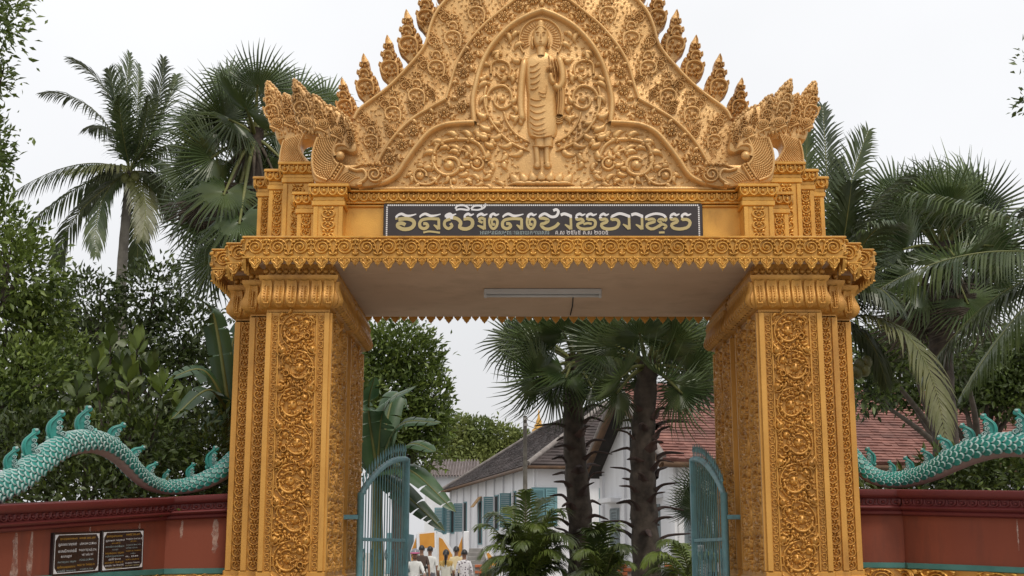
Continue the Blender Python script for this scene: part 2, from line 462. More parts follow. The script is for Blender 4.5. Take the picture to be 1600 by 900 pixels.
# ------------------------------------------------------------------ carved motifs (local u = x, v = z, height towards -y)
def motif_medallion():
    m = MB()
    m.stroke(spiral(0, 0.0, 0.205, 0.165, 70, 300, 30), 0.0115, 0.036, 'round', n=30)
    m.stroke(spiral(-0.03, 0.01, 0.118, 0.100, 165, 372, 22), 0.021, 0.050, 'leaf', n=22)
    m.bead(-0.035, 0.02, 0.055, 0.046, 12)
    for a in (50, 140, 215, 300):
        m.bead(-0.035 + 0.034 * math.cos(R(a)), 0.02 + 0.034 * math.sin(R(a)), 0.019, 0.066, 6)
    m.stroke(spiral(-0.035, 0.02, 0.092, 0.088, 60, 160, 10), 0.013, 0.05, 'round', n=10)
    m.bead(0.098, 0.098, 0.042, 0.046, 10)
    m.bead(0.086, 0.108, 0.017, 0.064, 6); m.bead(0.112, 0.092, 0.015, 0.060, 6)
    m.stroke(spiral(0.098, 0.098, 0.066, 0.064, -60, 150, 12), 0.010, 0.045, 'round', n=12)
    m.stroke(spiral(0.112, -0.045, 0.032, 0.030, 0, 360, 12), 0.011, 0.055, 'even', n=12)
    for a in (68, 92, 116, 140, 166, 192, 218):
        c, s_ = math.cos(R(a)), math.sin(R(a))
        m.stroke([(0.128 * c, 0.128 * s_), (0.148 * c - 0.014 * s_, 0.148 * s_ + 0.014 * c), (0.160 * c - 0.034 * s_, 0.160 * s_ + 0.034 * c)], 0.022, 0.055, 'drop', n=7)
        m.bead(0.155 * c - 0.022 * s_, 0.155 * s_ + 0.022 * c, 0.009, 0.07, 5)
    for u, v, r in ((0.062, -0.055, 0.024), (0.155, 0.02, 0.022), (0.07, -0.105, 0.026), (0.02, -0.135, 0.022), (0.165, -0.035, 0.018), (-0.06, -0.135, 0.02), (0.12, -0.10, 0.022), (0.03, 0.135, 0.02)):
        m.bead(u, v, r, 0.05, 7)
    for u, v, a, L, c in ((0.10, -0.14, 300, 0.12, 1), (0.19, 0.10, 100, 0.11, 1), (0.19, -0.09, 250, 0.10, -1), (-0.15, 0.19, 10, 0.12, 1), (-0.20, 0.13, 95, 0.10, -1), (-0.20, -0.10, 265, 0.10, 1)):
        m.comma(u, v, a, L, 0.019, 0.045, c, 8)
    for u, v, r in ((-0.165, -0.195, 0.048), (0.175, -0.185, 0.046)):
        m.bead(u, v, r, 0.065, 9); m.bead(u - 0.012, v + 0.012, 0.014, 0.085, 5); m.bead(u + 0.016, v + 0.004, 0.012, 0.082, 5)
        m.stroke(spiral(u, v, r * 1.3, r * 1.25, 130, 330, 11), 0.010, 0.042, 'round', n=11)
    for k in range(5):
        m.stroke([(-0.075 + 0.030 * k, -0.235 + 0.017 * k), (-0.05 + 0.030 * k, -0.178 + 0.015 * k)], 0.0125, 0.055, 'round', n=6)
    m.stroke([(0.06, -0.205), (0.10, -0.225), (0.13, -0.235)], 0.022, 0.045, 'drop', n=7)
    return m

def motif_curl(w=0.04):
    m = MB()
    m.stroke(spiral(0, 0.004, 0.036, 0.008, -60, 330, 16), 0.0085, 0.026, 'even', n=16)
    m.stroke([(-0.02, -0.055), (0.025, -0.045), (0.03, -0.01)], 0.010, 0.024, 'round', n=6)
    m.bead(-0.018, -0.036, 0.010, 0.024, 6)
    return m

def motif_heart():
    m = MB()
    for s_ in (1, -1):
        m.stroke([(0, -0.065), (s_ * 0.034, -0.04), (s_ * 0.04, 0.005), (s_ * 0.02, 0.03), (s_ * 0.008, 0.01), (s_ * 0.02, -0.008)], 0.010, 0.028, 'even', n=14)
        m.comma(s_ * 0.006, 0.035, 90 - s_ * 55, 0.055, 0.013, 0.026, s_ * 0.9, 6, dot=False)
    m.bead(0, -0.022, 0.014, 0.034, 7); m.bead(0, 0.055, 0.012, 0.03, 6)
    return m

def motif_cornice_scroll():
    m = MB()
    m.stroke(spiral(0, 0, 0.112, 0.022, 200, 200 - 760, 44), 0.0125, 0.042, 'even', n=44)
    m.bead(0, 0, 0.026, 0.06, 8)
    for a in range(-30, 200, 30):
        r = 0.088 + 0.012 * (a < 60)
        m.comma(r * math.cos(R(a)), r * math.sin(R(a)), a + 100, 0.05, 0.0145, 0.038, -0.8, 6, dot=False)
    for u, v, a, c in ((0.115, 0.085, 20, -1), (-0.12, -0.085, 200, -1), (0.11, -0.10, 0, 1), (-0.115, 0.09, 170, 1), (0.02, -0.115, 200, 1)):
        m.comma(u, v, a, 0.075, 0.018, 0.036, c, 7)
    m.stroke([(-0.11, -0.03), (-0.135, -0.09), (-0.10, -0.12), (-0.03, -0.118)], 0.012, 0.034, 'taper', n=9)
    m.stroke([(0.112, 0.02), (0.14, 0.075), (0.11, 0.115), (0.04, 0.118)], 0.012, 0.034, 'taper', n=9)
    return m

def motif_rosette():
    m = MB()
    m.bead(0, 0, 0.024, 0.07, 8)
    m.stroke(spiral(0, 0, 0.034, 0.034, 0, 360, 13), 0.007, 0.05, 'even', n=13)
    for k in range(6):
        a = R(60 * k + 15)
        c, s_ = math.cos(a), math.sin(a)
        for q in (-1, 1):
            m.stroke([(0.036 * c, 0.036 * s_), (0.058 * c - q * 0.014 * s_, 0.058 * s_ + q * 0.014 * c), (0.080 * c - q * 0.010 * s_, 0.080 * s_ + q * 0.010 * c)], 0.0185, 0.046, 'leaf', n=6)
        m.bead(0.062 * c, 0.062 * s_, 0.008, 0.052, 5)
    return m

def motif_leafpair():
    m = MB()
    m.comma(-0.045, -0.02, 20, 0.115, 0.028, 0.045, 0.9, 9)
    m.comma(-0.01, -0.02, -40, 0.06, 0.015, 0.032, 0.9, 6)
    m.comma(-0.03, 0.012, 80, 0.05, 0.014, 0.032, -0.9, 6)
    return m

FLAME_OUT = [(-0.03, -0.26), (-0.075, -0.20), (-0.115, -0.15), (-0.135, -0.07), (-0.120, 0.0), (-0.085, 0.03), (-0.095, 0.09), (-0.07, 0.15), (-0.045, 0.17), (-0.052, 0.22), (-0.03, 0.27), (-0.012, 0.335),
             (0.02, 0.27), (0.045, 0.22), (0.045, 0.16), (0.035, 0.13), (0.065, 0.10), (0.072, 0.05), (0.10, 0.03), (0.125, -0.02), (0.115, -0.05), (0.142, -0.10), (0.125, -0.16), (0.085, -0.20), (0.05, -0.26)]

def flame_relief(m, base=0.0):
    st = lambda p, w, h, pr='taper', n=12: m.stroke(p, w, h, pr, n=n, base=base)
    st([(-0.10, -0.13), (-0.115, -0.06), (-0.075, -0.01), (0.0, 0.0), (0.06, -0.04), (0.075, -0.12), (0.06, -0.19)], 0.017, 0.04, 'even', 20)
    st([(-0.10, -0.13), (-0.06, -0.155), (-0.035, -0.12), (-0.055, -0.09)], 0.020, 0.042, 'taper', 9)
    m.bead(-0.055, -0.085, 0.024, 0.055, 7, base); m.bead(0.01, -0.055, 0.020, 0.05, 7, base)
    for u, v in ((-0.015, -0.105), (0.03, -0.105), (-0.03, -0.155), (0.01, -0.16), (0.045, -0.15), (-0.06, -0.18), (0.03, -0.205)):
        m.bead(u, v, 0.017, 0.042, 6, base)
    st([(-0.075, 0.05), (-0.06, 0.105), (-0.005, 0.115), (0.03, 0.07), (0.03, 0.02)], 0.014, 0.036, 'even', 14)
    m.bead(-0.035, 0.055, 0.020, 0.045, 7, base); m.bead(0.0, 0.025, 0.016, 0.04, 6, base); m.bead(-0.055, 0.02, 0.014, 0.04, 6, base)
    st([(-0.035, 0.16), (-0.02, 0.205), (0.018, 0.20), (0.022, 0.16)], 0.011, 0.03, 'even', 10)
    m.bead(-0.005, 0.165, 0.014, 0.036, 6, base)
    st([(-0.03, 0.21), (-0.03, 0.26), (-0.012, 0.325)], 0.016, 0.03, 'taper', 8)
    for u, v, a in ((0.10, -0.12, 70), (0.105, -0.05, 75), (0.085, 0.01, 80), (0.055, 0.07, 85), (0.035, 0.125, 90), (0.03, 0.19, 100), (-0.115, -0.02, 110), (-0.085, 0.10, 100), (-0.05, 0.19, 95)):
        m.stroke([(u * 0.93, v - 0.03), (u * 1.06, v), (u * 1.0, v + 0.03)], 0.021, 0.036, 'drop', n=7, base=base)
        m.bead(u * 0.98, v + 0.008, 0.012, 0.048, 6, base)
    return m

def motif_flame():
    m = flame_relief(MB())
    for k in range(5):
        m.stroke([(-0.06 + 0.028 * k, -0.20), (-0.045 + 0.018 * k, -0.27), (-0.035 + 0.012 * k, -0.34)], 0.008, 0.018, 'taper', n=6)
    return m

def motif_finial():
    m = MB()
    m.poly(catmull(FLAME_OUT, 75, True), 0.0, 0.11, bev=0.012)
    flame_relief(m, 0.0)
    return m

def motif_tooth(w, h):
    m = MB()
    o = [(-w, 0), (-w * 0.95, -h * 0.3), (-w * 0.62, -h * 0.48), (-w * 0.5, -h * 0.66), (-w * 0.18, -h * 0.82), (0, -h), (w * 0.18, -h * 0.82), (w * 0.5, -h * 0.66), (w * 0.62, -h * 0.48), (w * 0.95, -h * 0.3), (w, 0)]
    m.poly(o, 0.0, 0.03, bev=0.004)
    for s_ in (1, -1):
        m.stroke([(0, -h * 0.62), (s_ * w * 0.35, -h * 0.40), (s_ * w * 0.7, -h * 0.28), (s_ * w * 0.62, -h * 0.08), (s_ * w * 0.35, -h * 0.12)], w * 0.13, 0.02, 'even', n=12)
    m.stroke([(0, -0.005), (0, -h * 0.62)], w * 0.16, 0.022, 'leaf', n=8)
    m.bead(0, -h * 0.80, w * 0.22, 0.034, 8)
    return m

def motif_lotus(w=0.125, h=0.10):
    m = MB()
    a = w / 2 * 0.92
    m.stroke([(-a, h * 0.5), (-a, 0), (-a * 0.6, -h * 0.38), (0, -h * 0.5), (a * 0.6, -h * 0.38), (a, 0), (a, h * 0.5)], 0.013, 0.030, 'even', n=18)
    m.bead(0, h * 0.02, 0.028, 0.036, 8)
    m.stroke([(0, h * 0.5), (0, h * 0.3)], 0.016, 0.022, 'even', n=5)
    m.bead(w / 2, -h * 0.34, 0.014, 0.022, 6)
    return m

# capital profile: outward offset against height above the shaft top (0..0.41)
CAPZ = np.array([0.0, 0.035, 0.055, 0.10, 0.16, 0.23, 0.30, 0.355, 0.385, 0.41])
CAPO = np.array([0.0, 0.0, 0.055, 0.098, 0.105, 0.080, 0.058, 0.062, 0.085, 0.098])

def motif_cap_petal(w=0.15):
    m = MB()
    t = np.linspace(0.05, 0.37, 11)
    off = np.interp(t, CAPZ, CAPO)
    s_ = np.linspace(-1, 1, 7)
    env = np.interp(np.linspace(0, 1, 11), [0, 0.15, 0.5, 0.85, 1], [0.45, 0.9, 0.96, 0.96, 0.8])
    pr = dict(zip([round(float(q), 2) for q in s_], (-0.004, 0.050, 0.046, 0.014, 0.046, 0.050, -0.004)))
    xs_ = dict(zip([round(float(q), 2) for q in s_], (-1.0, -0.93, -0.66, 0.0, 0.66, 0.93, 1.0)))
    P = np.array([[(w / 2 * xs_[round(float(q), 2)] * env[i] * 0.94, -(off[i] + pr[round(float(q), 2)]), t[i]) for q in s_] for i in range(11)])
    m.grid(P)
    P = np.array([[(0.010 * q, -(off[i] + 0.012 + 0.045 * math.sqrt(max(0, 1 - q * q))), t[i]) for q in (-1, -0.5, 0.5, 1)] for i in range(2, 9)])
    m.grid(P)
    for i in range(3, 9):
        for q in (-1, 1):
            m.ball((q * 0.030, -(off[i] + 0.030), t[i]), 0.015, 6, 4)
    for q in (-0.02, 0.0, 0.02):
        m.ball((q, -(off[1] + 0.052), t[1] + 0.012), 0.016, 6, 4)
    return m

GM = dict(
    medallion=motif_medallion().mesh('medallion', GOLD), curl=motif_curl().mesh('curl', GOLD), heart=motif_heart().mesh('heart', GOLD),
    scroll=motif_cornice_scroll().mesh('scroll', GOLDC), rosette=motif_rosette().mesh('rosette', GOLDP), leafpair=motif_leafpair().mesh('leaf', GOLDP),
    flame=motif_flame().mesh('flame', GOLDP), finial=motif_finial().mesh('flame_finial', GOLDP, 'auto'),
    tooth=motif_tooth(0.075, 0.155).mesh('tooth', GOLDC, 'auto'), tooth_s=motif_tooth(0.052, 0.098).mesh('tooth', GOLDC, 'auto'),
    lotus=motif_lotus().mesh('lotus_petal', GOLDC), petal=motif_cap_petal().mesh('petal', GOLD), heart_c=motif_heart().mesh('heart', GOLDC))
_b = MB(); _b.ball((0, 0, 0), 0.036, 8, 6)
GM['capbead'] = _b.mesh('bead', GOLD)

# ------------------------------------------------------------------ the gate
XC = 0.385
gate = thing('temple_gate', 'tall gold painted gateway with carved pillars, cornice and flame edged pediment', 'gate', (XC, 17.2, 0))
Y0, YB = 15.5, 18.95
ZS0, ZS1 = 1.36, 4.40        # shaft
ZSOF = 4.985
def blocks(s):
    """plan of one pillar: x ranges (s = -1 left, +1 right), y ranges"""
    r = [(2.57, 3.325, Y0, 17.05), (2.57, 3.325, 17.40, YB), (2.9, 3.59, 15.83, 18.62), (2.95, 3.84, 16.16, 18.29)]
    return [tuple(sorted((XC + s * a, XC + s * b))) + (c, d) for a, b, c, d in r]

def face_row(name, me, parent, p0, p1, n, rz, alt=None, z=None, sc=1.0, inset=0.5):
    """n copies between p0 and p1 facing rz (0 = towards the camera)"""
    p0, p1 = Vector(p0), Vector(p1)
    for k in range(n):
        q = p0.lerp(p1, (k + inset) / n)
        s3 = (sc, sc, sc) if not isinstance(sc, tuple) else sc
        if alt == 'x' and k % 2: s3 = (-s3[0], s3[1], s3[2])
        if alt == 'xz' and k % 2: s3 = (-s3[0], s3[1], -s3[2])
        obj(name, me, parent, TRS(q, rz, s3))

for s in (-1, 1):
    B = blocks(s)
    m = MB()
    for i, (x0, x1, y0, y1) in enumerate(B):
        m.bbox(x0, x1, y0, y1, ZS0 - 0.03, ZS1 + 0.02 + 0.003 * i, 0.012)
        m.bbox(x0 - 0.05, x1 + 0.05, y0 - 0.05, y1 + 0.05, 0.0 + 0.002 * i, ZS0 - 0.06 + 0.003 * i, 0.015)
        m.bbox(x0 - 0.025, x1 + 0.025, y0 - 0.025, y1 + 0.025, ZS0 - 0.09, ZS0 + 0.003 * i, 0.012)
    xa, xb = sorted((XC + s * 2.65, XC + s * 3.2))
    m.box(xa, xb, 16.9, 17.5, 0.0, ZSOF - 0.03)
    pil = obj('pillar', m.mesh('pillar', GOLDL, 'auto'), gate)
    # plain raised margins and thin ribs of each carved face
    def bars(face, u0, u1, fixed, widths, proud, z0=ZS0, z1=ZS1):
        """face 'f': plane y = fixed facing camera; face 'i': plane x = fixed facing the passage (normal -s)"""
        for (a, b, h) in widths:
            mm = MB()
            if face == 'f':
                mm.bbox(a, b, fixed - h, fixed + 0.02, z0 + 0.004, z1 - 0.004, 0.004)
            else:
                xx = sorted((fixed + s * 0.02, fixed - s * h))
                mm.bbox(xx[0], xx[1], a, b, z0 + 0.004, z1 - 0.004, 0.004)
            obj('margin', mm.mesh('margin', GOLDL, 'auto'), pil)
    x0, x1 = B[0][0], B[0][1]
    bars('f', 0, 0, Y0, [(x0, x0 + 0.062, 0.035), (x1 - 0.062, x1, 0.035), (x0 + 0.142, x0 + 0.158, 0.03), (x1 - 0.158, x1 - 0.142, 0.03)], 0)
    xm = (x0 + x1) / 2
    nm = 7
    face_row('scroll_medallion', GM['medallion'], pil, (xm, Y0, ZS1 - 0.02), (xm, Y0, ZS0 - 0.10), nm, 0, 'x', sc=(1.06, 1.15, 1.12))
    m = MB(); rf = random.Random(9)
    for k in range(900):
        u, v = rf.uniform(-0.205, 0.205), rf.uniform(ZS0 + 0.02, ZS1 - 0.02)
        a = rf.uniform(0, 2 * PI); L = rf.uniform(0.018, 0.034)
        m.stroke([(u - math.cos(a) * L, v - math.sin(a) * L), (u + 0.5 * L * math.sin(a), v - 0.5 * L * math.cos(a)), (u + math.cos(a) * L, v + math.sin(a) * L)], 0.0145, rf.uniform(0.022, 0.046), 'drop', n=5, cross=3)
    obj('carved_filling', m.mesh('carved_filling', GOLD), pil, TRS((xm, Y0, 0)), kind='stuff')
    for xx, sg in ((x0 + 0.102, 1), (x1 - 0.102, 1)):
        face_row('border_curl', GM['curl'], pil, (xx, Y0, ZS0 + 0.02), (xx, Y0, ZS1 - 0.02), 29, 0, None)
    # the two set back strips on the outer side
    for bi, pb in ((2, 0), (3, 2)):
        e = XC + s * (3.59 if bi == 2 else 3.84)
        inn = XC + s * (3.325 if bi == 2 else 3.59)
        yf = B[bi][2]
        e0, e1 = sorted((e, e - s * 0.07))
        i0, i1 = sorted((inn, inn + s * 0.035))
        bars('f', 0, 0, yf, [(e0, e1, 0.03), (i0, i1, 0.03)], 0)
        xc_ = (e - s * 0.07 + inn + s * 0.035) / 2
        face_row('strip_motif', GM['heart'], pil, (xc_, yf, ZS0 + 0.01), (xc_, yf, ZS1 - 0.01), 21, 0, None, sc=(1.45, 1.15, 1.05))
    # faces towards the passage
    rz = R(90) if s < 0 else R(-90)
    xi = XC + s * 2.57
    for (y0, y1) in ((Y0, 17.05), (17.40, YB)):
        bars('i', 0, 0, xi, [(y0 + 0.005, y0 + 0.07, 0.03), (y1 - 0.07, y1 - 0.005, 0.03)], 0)
        for q in (0.27, 0.73):
            yy = y0 + (y1 - y0) * q
            face_row('side_medallion', GM['medallion'], pil, (xi, yy, ZS1 - 0.02), (xi, yy, ZS0), 7, rz, 'x', sc=(1.35, 0.8, 1.0))
    # return faces of the outer set back strips stay plain; capital of every block
    for i, (x0, x1, y0, y1) in enumerate(B):
        mm = MB()
        rings = []
        for z, o in zip(CAPZ, CAPO):
            rings.append([(x0 - o, y0 - o, ZS1 + z), (x1 + o, y0 - o, ZS1 + z), (x1 + o, y1 + o, ZS1 + z), (x0 - o, y1 + o, ZS1 + z)])
        o = CAPO[-1]
        zt = ZS1 + CAPZ[-1] + 0.03 + 0.003 * i
        rings.append([(x0 - o, y0 - o, zt), (x1 + o, y0 - o, zt), (x1 + o, y1 + o, zt), (x0 - o, y1 + o, zt)])
        o = 0.03
        rings.append([(x0 - o, y0 - o, zt + 0.002), (x1 + o, y0 - o, zt + 0.002), (x1 + o, y1 + o, zt + 0.002), (x0 - o, y1 + o, zt + 0.002)])
        rings.append([(x0 - o, y0 - o, ZSOF + 0.02), (x1 + o, y0 - o, ZSOF + 0.02), (x1 + o, y1 + o, ZSOF + 0.02), (x0 - o, y1 + o, ZSOF + 0.02)])
        mm.grid(np.array(rings), closed_v=True)
        cap = obj('capital', mm.mesh('capital', GOLD, 'auto'), gate)
        zb = zt + 0.055
        if i == 0:
            face_row('petal', GM['petal'], cap, (x0 - 0.07, y0, ZS1), (x1 + 0.07, y0, ZS1), 6, 0)
            face_row('bead', GM['capbead'], cap, (x0 - 0.06, y0 - 0.04, zb), (x1 + 0.06, y0 - 0.04, zb), 11, 0)
        if i in (2, 3):
            inn = XC + s * (3.325 if i == 2 else 3.59)
            e = XC + s * (3.62 if i == 2 else 3.87)
            a_, b_ = sorted((inn, e))
            face_row('petal', GM['petal'], cap, (a_, y0, ZS1), (b_, y0, ZS1), 2, 0)
            face_row('bead', GM['capbead'], cap, (a_, y0 - 0.04, zb), (b_, y0 - 0.04, zb), 4, 0)
        if i in (0, 1):
            face_row('petal', GM['petal'], cap, (xi, y0 - 0.05, ZS1), (xi, y1 + 0.05, ZS1), 11, rz)
            face_row('bead', GM['capbead'], cap, (xi - s * 0.04, y0, zb), (xi - s * 0.04, y1, zb), 18, rz)

# soffit slab and stepped cornice
OV = 0.25
ZC0, ZC1 = 5.02, 5.28
steps = [(3.325, Y0), (3.59, 15.83), (3.84, 16.16)]
m = MB()
m.box(XC - 3.9, XC + 3.9, 16.0, 18.5, ZSOF, ZSOF + 0.1)
m.box(XC - 3.45, XC + 3.45, Y0 - 0.15, YB + 0.15, ZSOF + 0.003, ZSOF + 0.103)
obj('soffit', m.mesh('soffit', SOFFIT, False), gate)
m = MB()
for i, (hx, y) in enumerate(steps):
    yb = Y0 + YB - y
    zz = 0.002 * i
    m.bbox(XC - hx - OV, XC + hx + OV, y - OV, yb + OV, ZC0 + zz, ZC1 - 0.004 - zz, 0.006)
    m.bbox(XC - hx - OV - 0.03, XC + hx + OV + 0.03, y - OV - 0.03, yb + OV + 0.03, ZC1 - 0.028 + zz, ZC1 - zz, 0.008)
    m.bbox(XC - hx - OV - 0.022, XC + hx + OV + 0.022, y - OV - 0.022, yb + OV + 0.022, ZC0 - 0.012 + zz, ZC0 + 0.014 + zz, 0.006)
cor = obj('cornice', m.mesh('cornice', GOLDC, 'auto'), gate)
zc = (ZC0 + ZC1) / 2 - 0.005
hx0 = steps[0][0] + OV
face_row('scroll', GM['scroll'], cor, (XC - hx0, Y0 - OV, zc), (XC + hx0, Y0 - OV, zc), 27, 0, 'x', sc=(1.0, 1.0, 0.93))
NT = 27
for k in range(NT):
    x = XC - hx0 + (k + 0.5) * 2 * hx0 / NT
    obj('tooth', GM['tooth'], cor, TRS((x, Y0 - OV - 0.012, ZC0 - 0.01)))
    obj('tooth', GM['tooth'], cor, TRS((x, YB + OV + 0.012, ZC0 - 0.01), PI, (0.9, 1, 0.72)))
    if k < NT - 1:
        x2 = x + hx0 / NT
        obj('small_tooth', GM['tooth_s'], cor, TRS((x2, Y0 - OV - 0.012, ZC0 - 0.01)))
        obj('small_tooth', GM['tooth_s'], cor, TRS((x2, YB + OV + 0.012, ZC0 - 0.01), PI, (1, 1, 0.75)))
for s in (-1, 1):
    for i in (1, 2):
        hx, y = steps[i][0] + OV, steps[i][1] - OV
        px_ = steps[i - 1][0] + OV
        x = XC + s * (px_ + hx) / 2
        obj('scroll', GM['scroll'], cor, TRS((x, y, zc), 0, (s * 0.95, 1, 0.93)))
        obj('tooth', GM['tooth'], cor, TRS((XC + s * (hx - 0.075), y - 0.012, ZC0 - 0.01)))
        obj('small_tooth', GM['tooth_s'], cor, TRS((XC + s * (hx - 0.205), y - 0.012, ZC0 - 0.01)))
    for i in (0, 1, 2):
        hx, y = steps[i][0] + OV, steps[i][1] - OV
        yn = (steps[i + 1][1] - OV) if i < 2 else (Y0 + YB - steps[2][1] + OV)
        n = max(1, round((yn - y) / 0.27))
        rz = R(-90) if s < 0 else R(90)
        face_row('scroll', GM['scroll'], cor, (XC + s * hx, y, zc), (XC + s * hx, yn, zc), n, rz, 'x', sc=(1, 1, 0.93))
        face_row('tooth', GM['tooth'], cor, (XC + s * (hx + 0.012), y, ZC0 - 0.01), (XC + s * (hx + 0.012), yn, ZC0 - 0.01), 2 * n, rz)

# ---- attic: wall behind the sign and the stepped pedestals
YA = 15.9
ZA = 6.005                     # top of the low attic / base of the pediment
def RX(px, py, Y): return XC - xcol(px, py, Y)      # half width from a pixel on the left half
m = MB()
m.bbox(XC - 2.85, XC + 2.85, YA, YA + 1.4, ZC1 - 0.02, ZA - 0.14, 0.01)
m.bbox(XC - 2.80, XC + 2.80, YA - 0.035, YA + 0.05, ZA - 0.20, ZA - 0.17, 0.008)
m.bbox(XC - 2.80, XC + 2.80, YA - 0.06, YA + 0.05, ZA - 0.165, ZA - 0.13, 0.008)
m.bbox(XC - 2.90, XC + 2.90, YA - 0.12, YA + 1.45, ZA - 0.025, ZA + 0.004, 0.008)
m.bbox(XC - 2.87, XC + 2.87, YA - 0.06, YA + 1.42, ZA - 0.135, ZA - 0.03, 0.008)
att = obj('attic_wall', m.mesh('attic_wall', GOLDC, 'auto'), gate)
face_row('lotus_petal', GM['lotus'], att, (XC - 2.42, YA - 0.062, ZA - 0.082), (XC + 2.42, YA - 0.062, ZA - 0.082), 39, 0)

def pedestal(s, ra, rb, y, ztop, depth, shaft_in=0.05):
    """square pedestal with moulded cap: half width range ra..rb on side s"""
    x0, x1 = sorted((XC + s * ra, XC + s * rb))
    m = MB()
    a = shaft_in
    m.bbox(x0 + a, x1 - a, y + a, y + depth, ZC1 - 0.02, ztop - 0.26, 0.008)
    m.bbox(x0 + a * 0.5, x1 - a * 0.5, y + a * 0.5, y + depth, ztop - 0.275, ztop - 0.20, 0.012)
    m.bbox(x0 + a * 0.8, x1 - a * 0.8, y + a * 0.8, y + depth, ztop - 0.21, ztop - 0.15, 0.01)
    m.bbox(x0 + a * 0.3, x1 - a * 0.3, y + a * 0.3, y + depth, ztop - 0.155, ztop - 0.03, 0.02)
    m.bbox(x0 - 0.02, x1 + 0.02, y - 0.02, y + depth + 0.01, ztop - 0.04, ztop, 0.008)
    bw = 0.055
    m.bbox(x0 + a, x0 + a + bw, y + a - 0.022, y + a + 0.02, ZC1, ztop - 0.28, 0.005)
    m.bbox(x1 - a - bw, x1 - a, y + a - 0.022, y + a + 0.02, ZC1, ztop - 0.28, 0.005)
    p = obj('pedestal', m.mesh('pedestal', GOLDC, 'auto'), gate)
    n = max(2, round((x1 - x0) / 0.125))
    face_row('lotus_petal', GM['lotus'], p, (x0 + 0.01, y + 0.015, ztop - 0.092), (x1 - 0.01, y + 0.015, ztop - 0.092), n, 0, sc=(min(1.0, (x1 - x0) / n / 0.125), 1, 1))
    side = R(-90) if s < 0 else R(90)
    if depth < 2:
        xo = x0 + 0.015 if s < 0 else x1 - 0.015
        face_row('lotus_petal', GM['lotus'], p, (xo, y, ztop - 0.092), (xo, y + depth, ztop - 0.092), max(1, round(depth / 0.13)), side)
    zz0, zz1 = ZC1 + 0.02, ztop - 0.29
    face_row('pedestal_motif', GM['heart_c'], p, ((x0 + x1) / 2, y + a, zz0), ((x0 + x1) / 2, y + a, zz1), max(2, round((zz1 - zz0) / 0.15)), 0, sc=(min(1.8, (x1 - x0 - 2 * a - 2 * bw) / 0.088), 1.1, 1.05))
    return p

for s in (-1, 1):
    pedestal(s, 2.41, 2.87, 15.56, ZA + 0.015, 1.5)
    pedestal(s, 2.80, 3.13, 15.92, ZA + 0.010, 1.0)
    pedestal(s, 2.90, 3.37, 16.22, 6.50, 1.9)
    pedestal(s, 3.29, 3.61, 16.54, 6.496, 1.3)
    pedestal(s, 3.53, 3.82, 16.87, 6.492, 0.7)

# ---- pediment (traced on the left half, mirrored)
YP = 15.86                     # face of the pediment
CXP = 843.5                    # centre column in the photograph at this plane
def UV(px, py, Y=YP):
    x, _, z = at(px, py, Y)
    return (x - xcol(CXP, py, Y), z)
def mirror_path(left):
    """left-half pixel polyline ending on the centre -> full (u, v) path"""
    L = [UV(*p) for p in left]
    return L, [(-u, v) for u, v in L]
OUTER = [(507, 299), (509, 246), (532, 212), (549, 187), (560, 170), (600, 140), (633, 107), (660, 73), (669, 43), (679, 20), (699, -4), (735, -34), (775, -66), (815, -104), (843.5, -150)]
MID = [(575, 278), (592, 243), (613, 213), (640, 187), (667, 170), (693, 155)]
MID2 = [(693, 155), (700, 133), (710, 100), (727, 70), (753, 40), (783, 15), (812, -7), (843.5, -24)]
INN = [(557, 296), (587, 290), (613, 277), (630, 253), (647, 230), (667, 208), (690, 197), (712, 194), (737, 193)]
INN2 = [(737, 193), (735, 160), (740, 133), (750, 100), (767, 70), (793, 43), (820, 27), (843.5, 18)]
Lo, Ro = mirror_path(OUTER)
lo = catmull(Lo, 60)
full = list(map(tuple, lo)) + [(-u, v) for u, v in lo[::-1][1:]]
shift = lambda pts: [(u + XC, v) for u, v in pts]
m = MB()
m.poly([(u + XC, max(v, ZA - 0.01)) for u, v in full], YP, YP + 0.55, bev=0.02)
ped = obj('pediment', m.mesh('pediment', GOLDP, 'auto'), gate)
def place(mb, name, mats=GOLDP, parent=None, smooth=True, y=None):
    """a motif mesh given in gate coordinates (u measured from the gate axis, v = height)"""
    return obj(name, mb.mesh(name, mats, smooth), parent or ped, TRS((XC, y if y is not None else YP, 0)))
for path, w, h, nm_ in ((OUTER[3:], 0.026, 0.06, 'edge_moulding'), (MID, 0.026, 0.06, 'moulding'), (MID2, 0.026, 0.06, 'moulding'), (INN, 0.042, 0.10, 'arch_moulding'), (INN2, 0.042, 0.10, 'arch_moulding')):
    for q in mirror_path(path):
        mm = MB()
        mm.stroke(catmull(q, 44), w, h, 'even', n=44, cross=6)
        place(mm, nm_)
        mm = MB()
        # thin fillet beside the moulding
mm = MB(); mm.stroke([(-2.12, ZA + 0.03), (2.12, ZA + 0.03)], 0.035, 0.05, 'even', n=4, cross=6); place(mm, 'base_moulding')
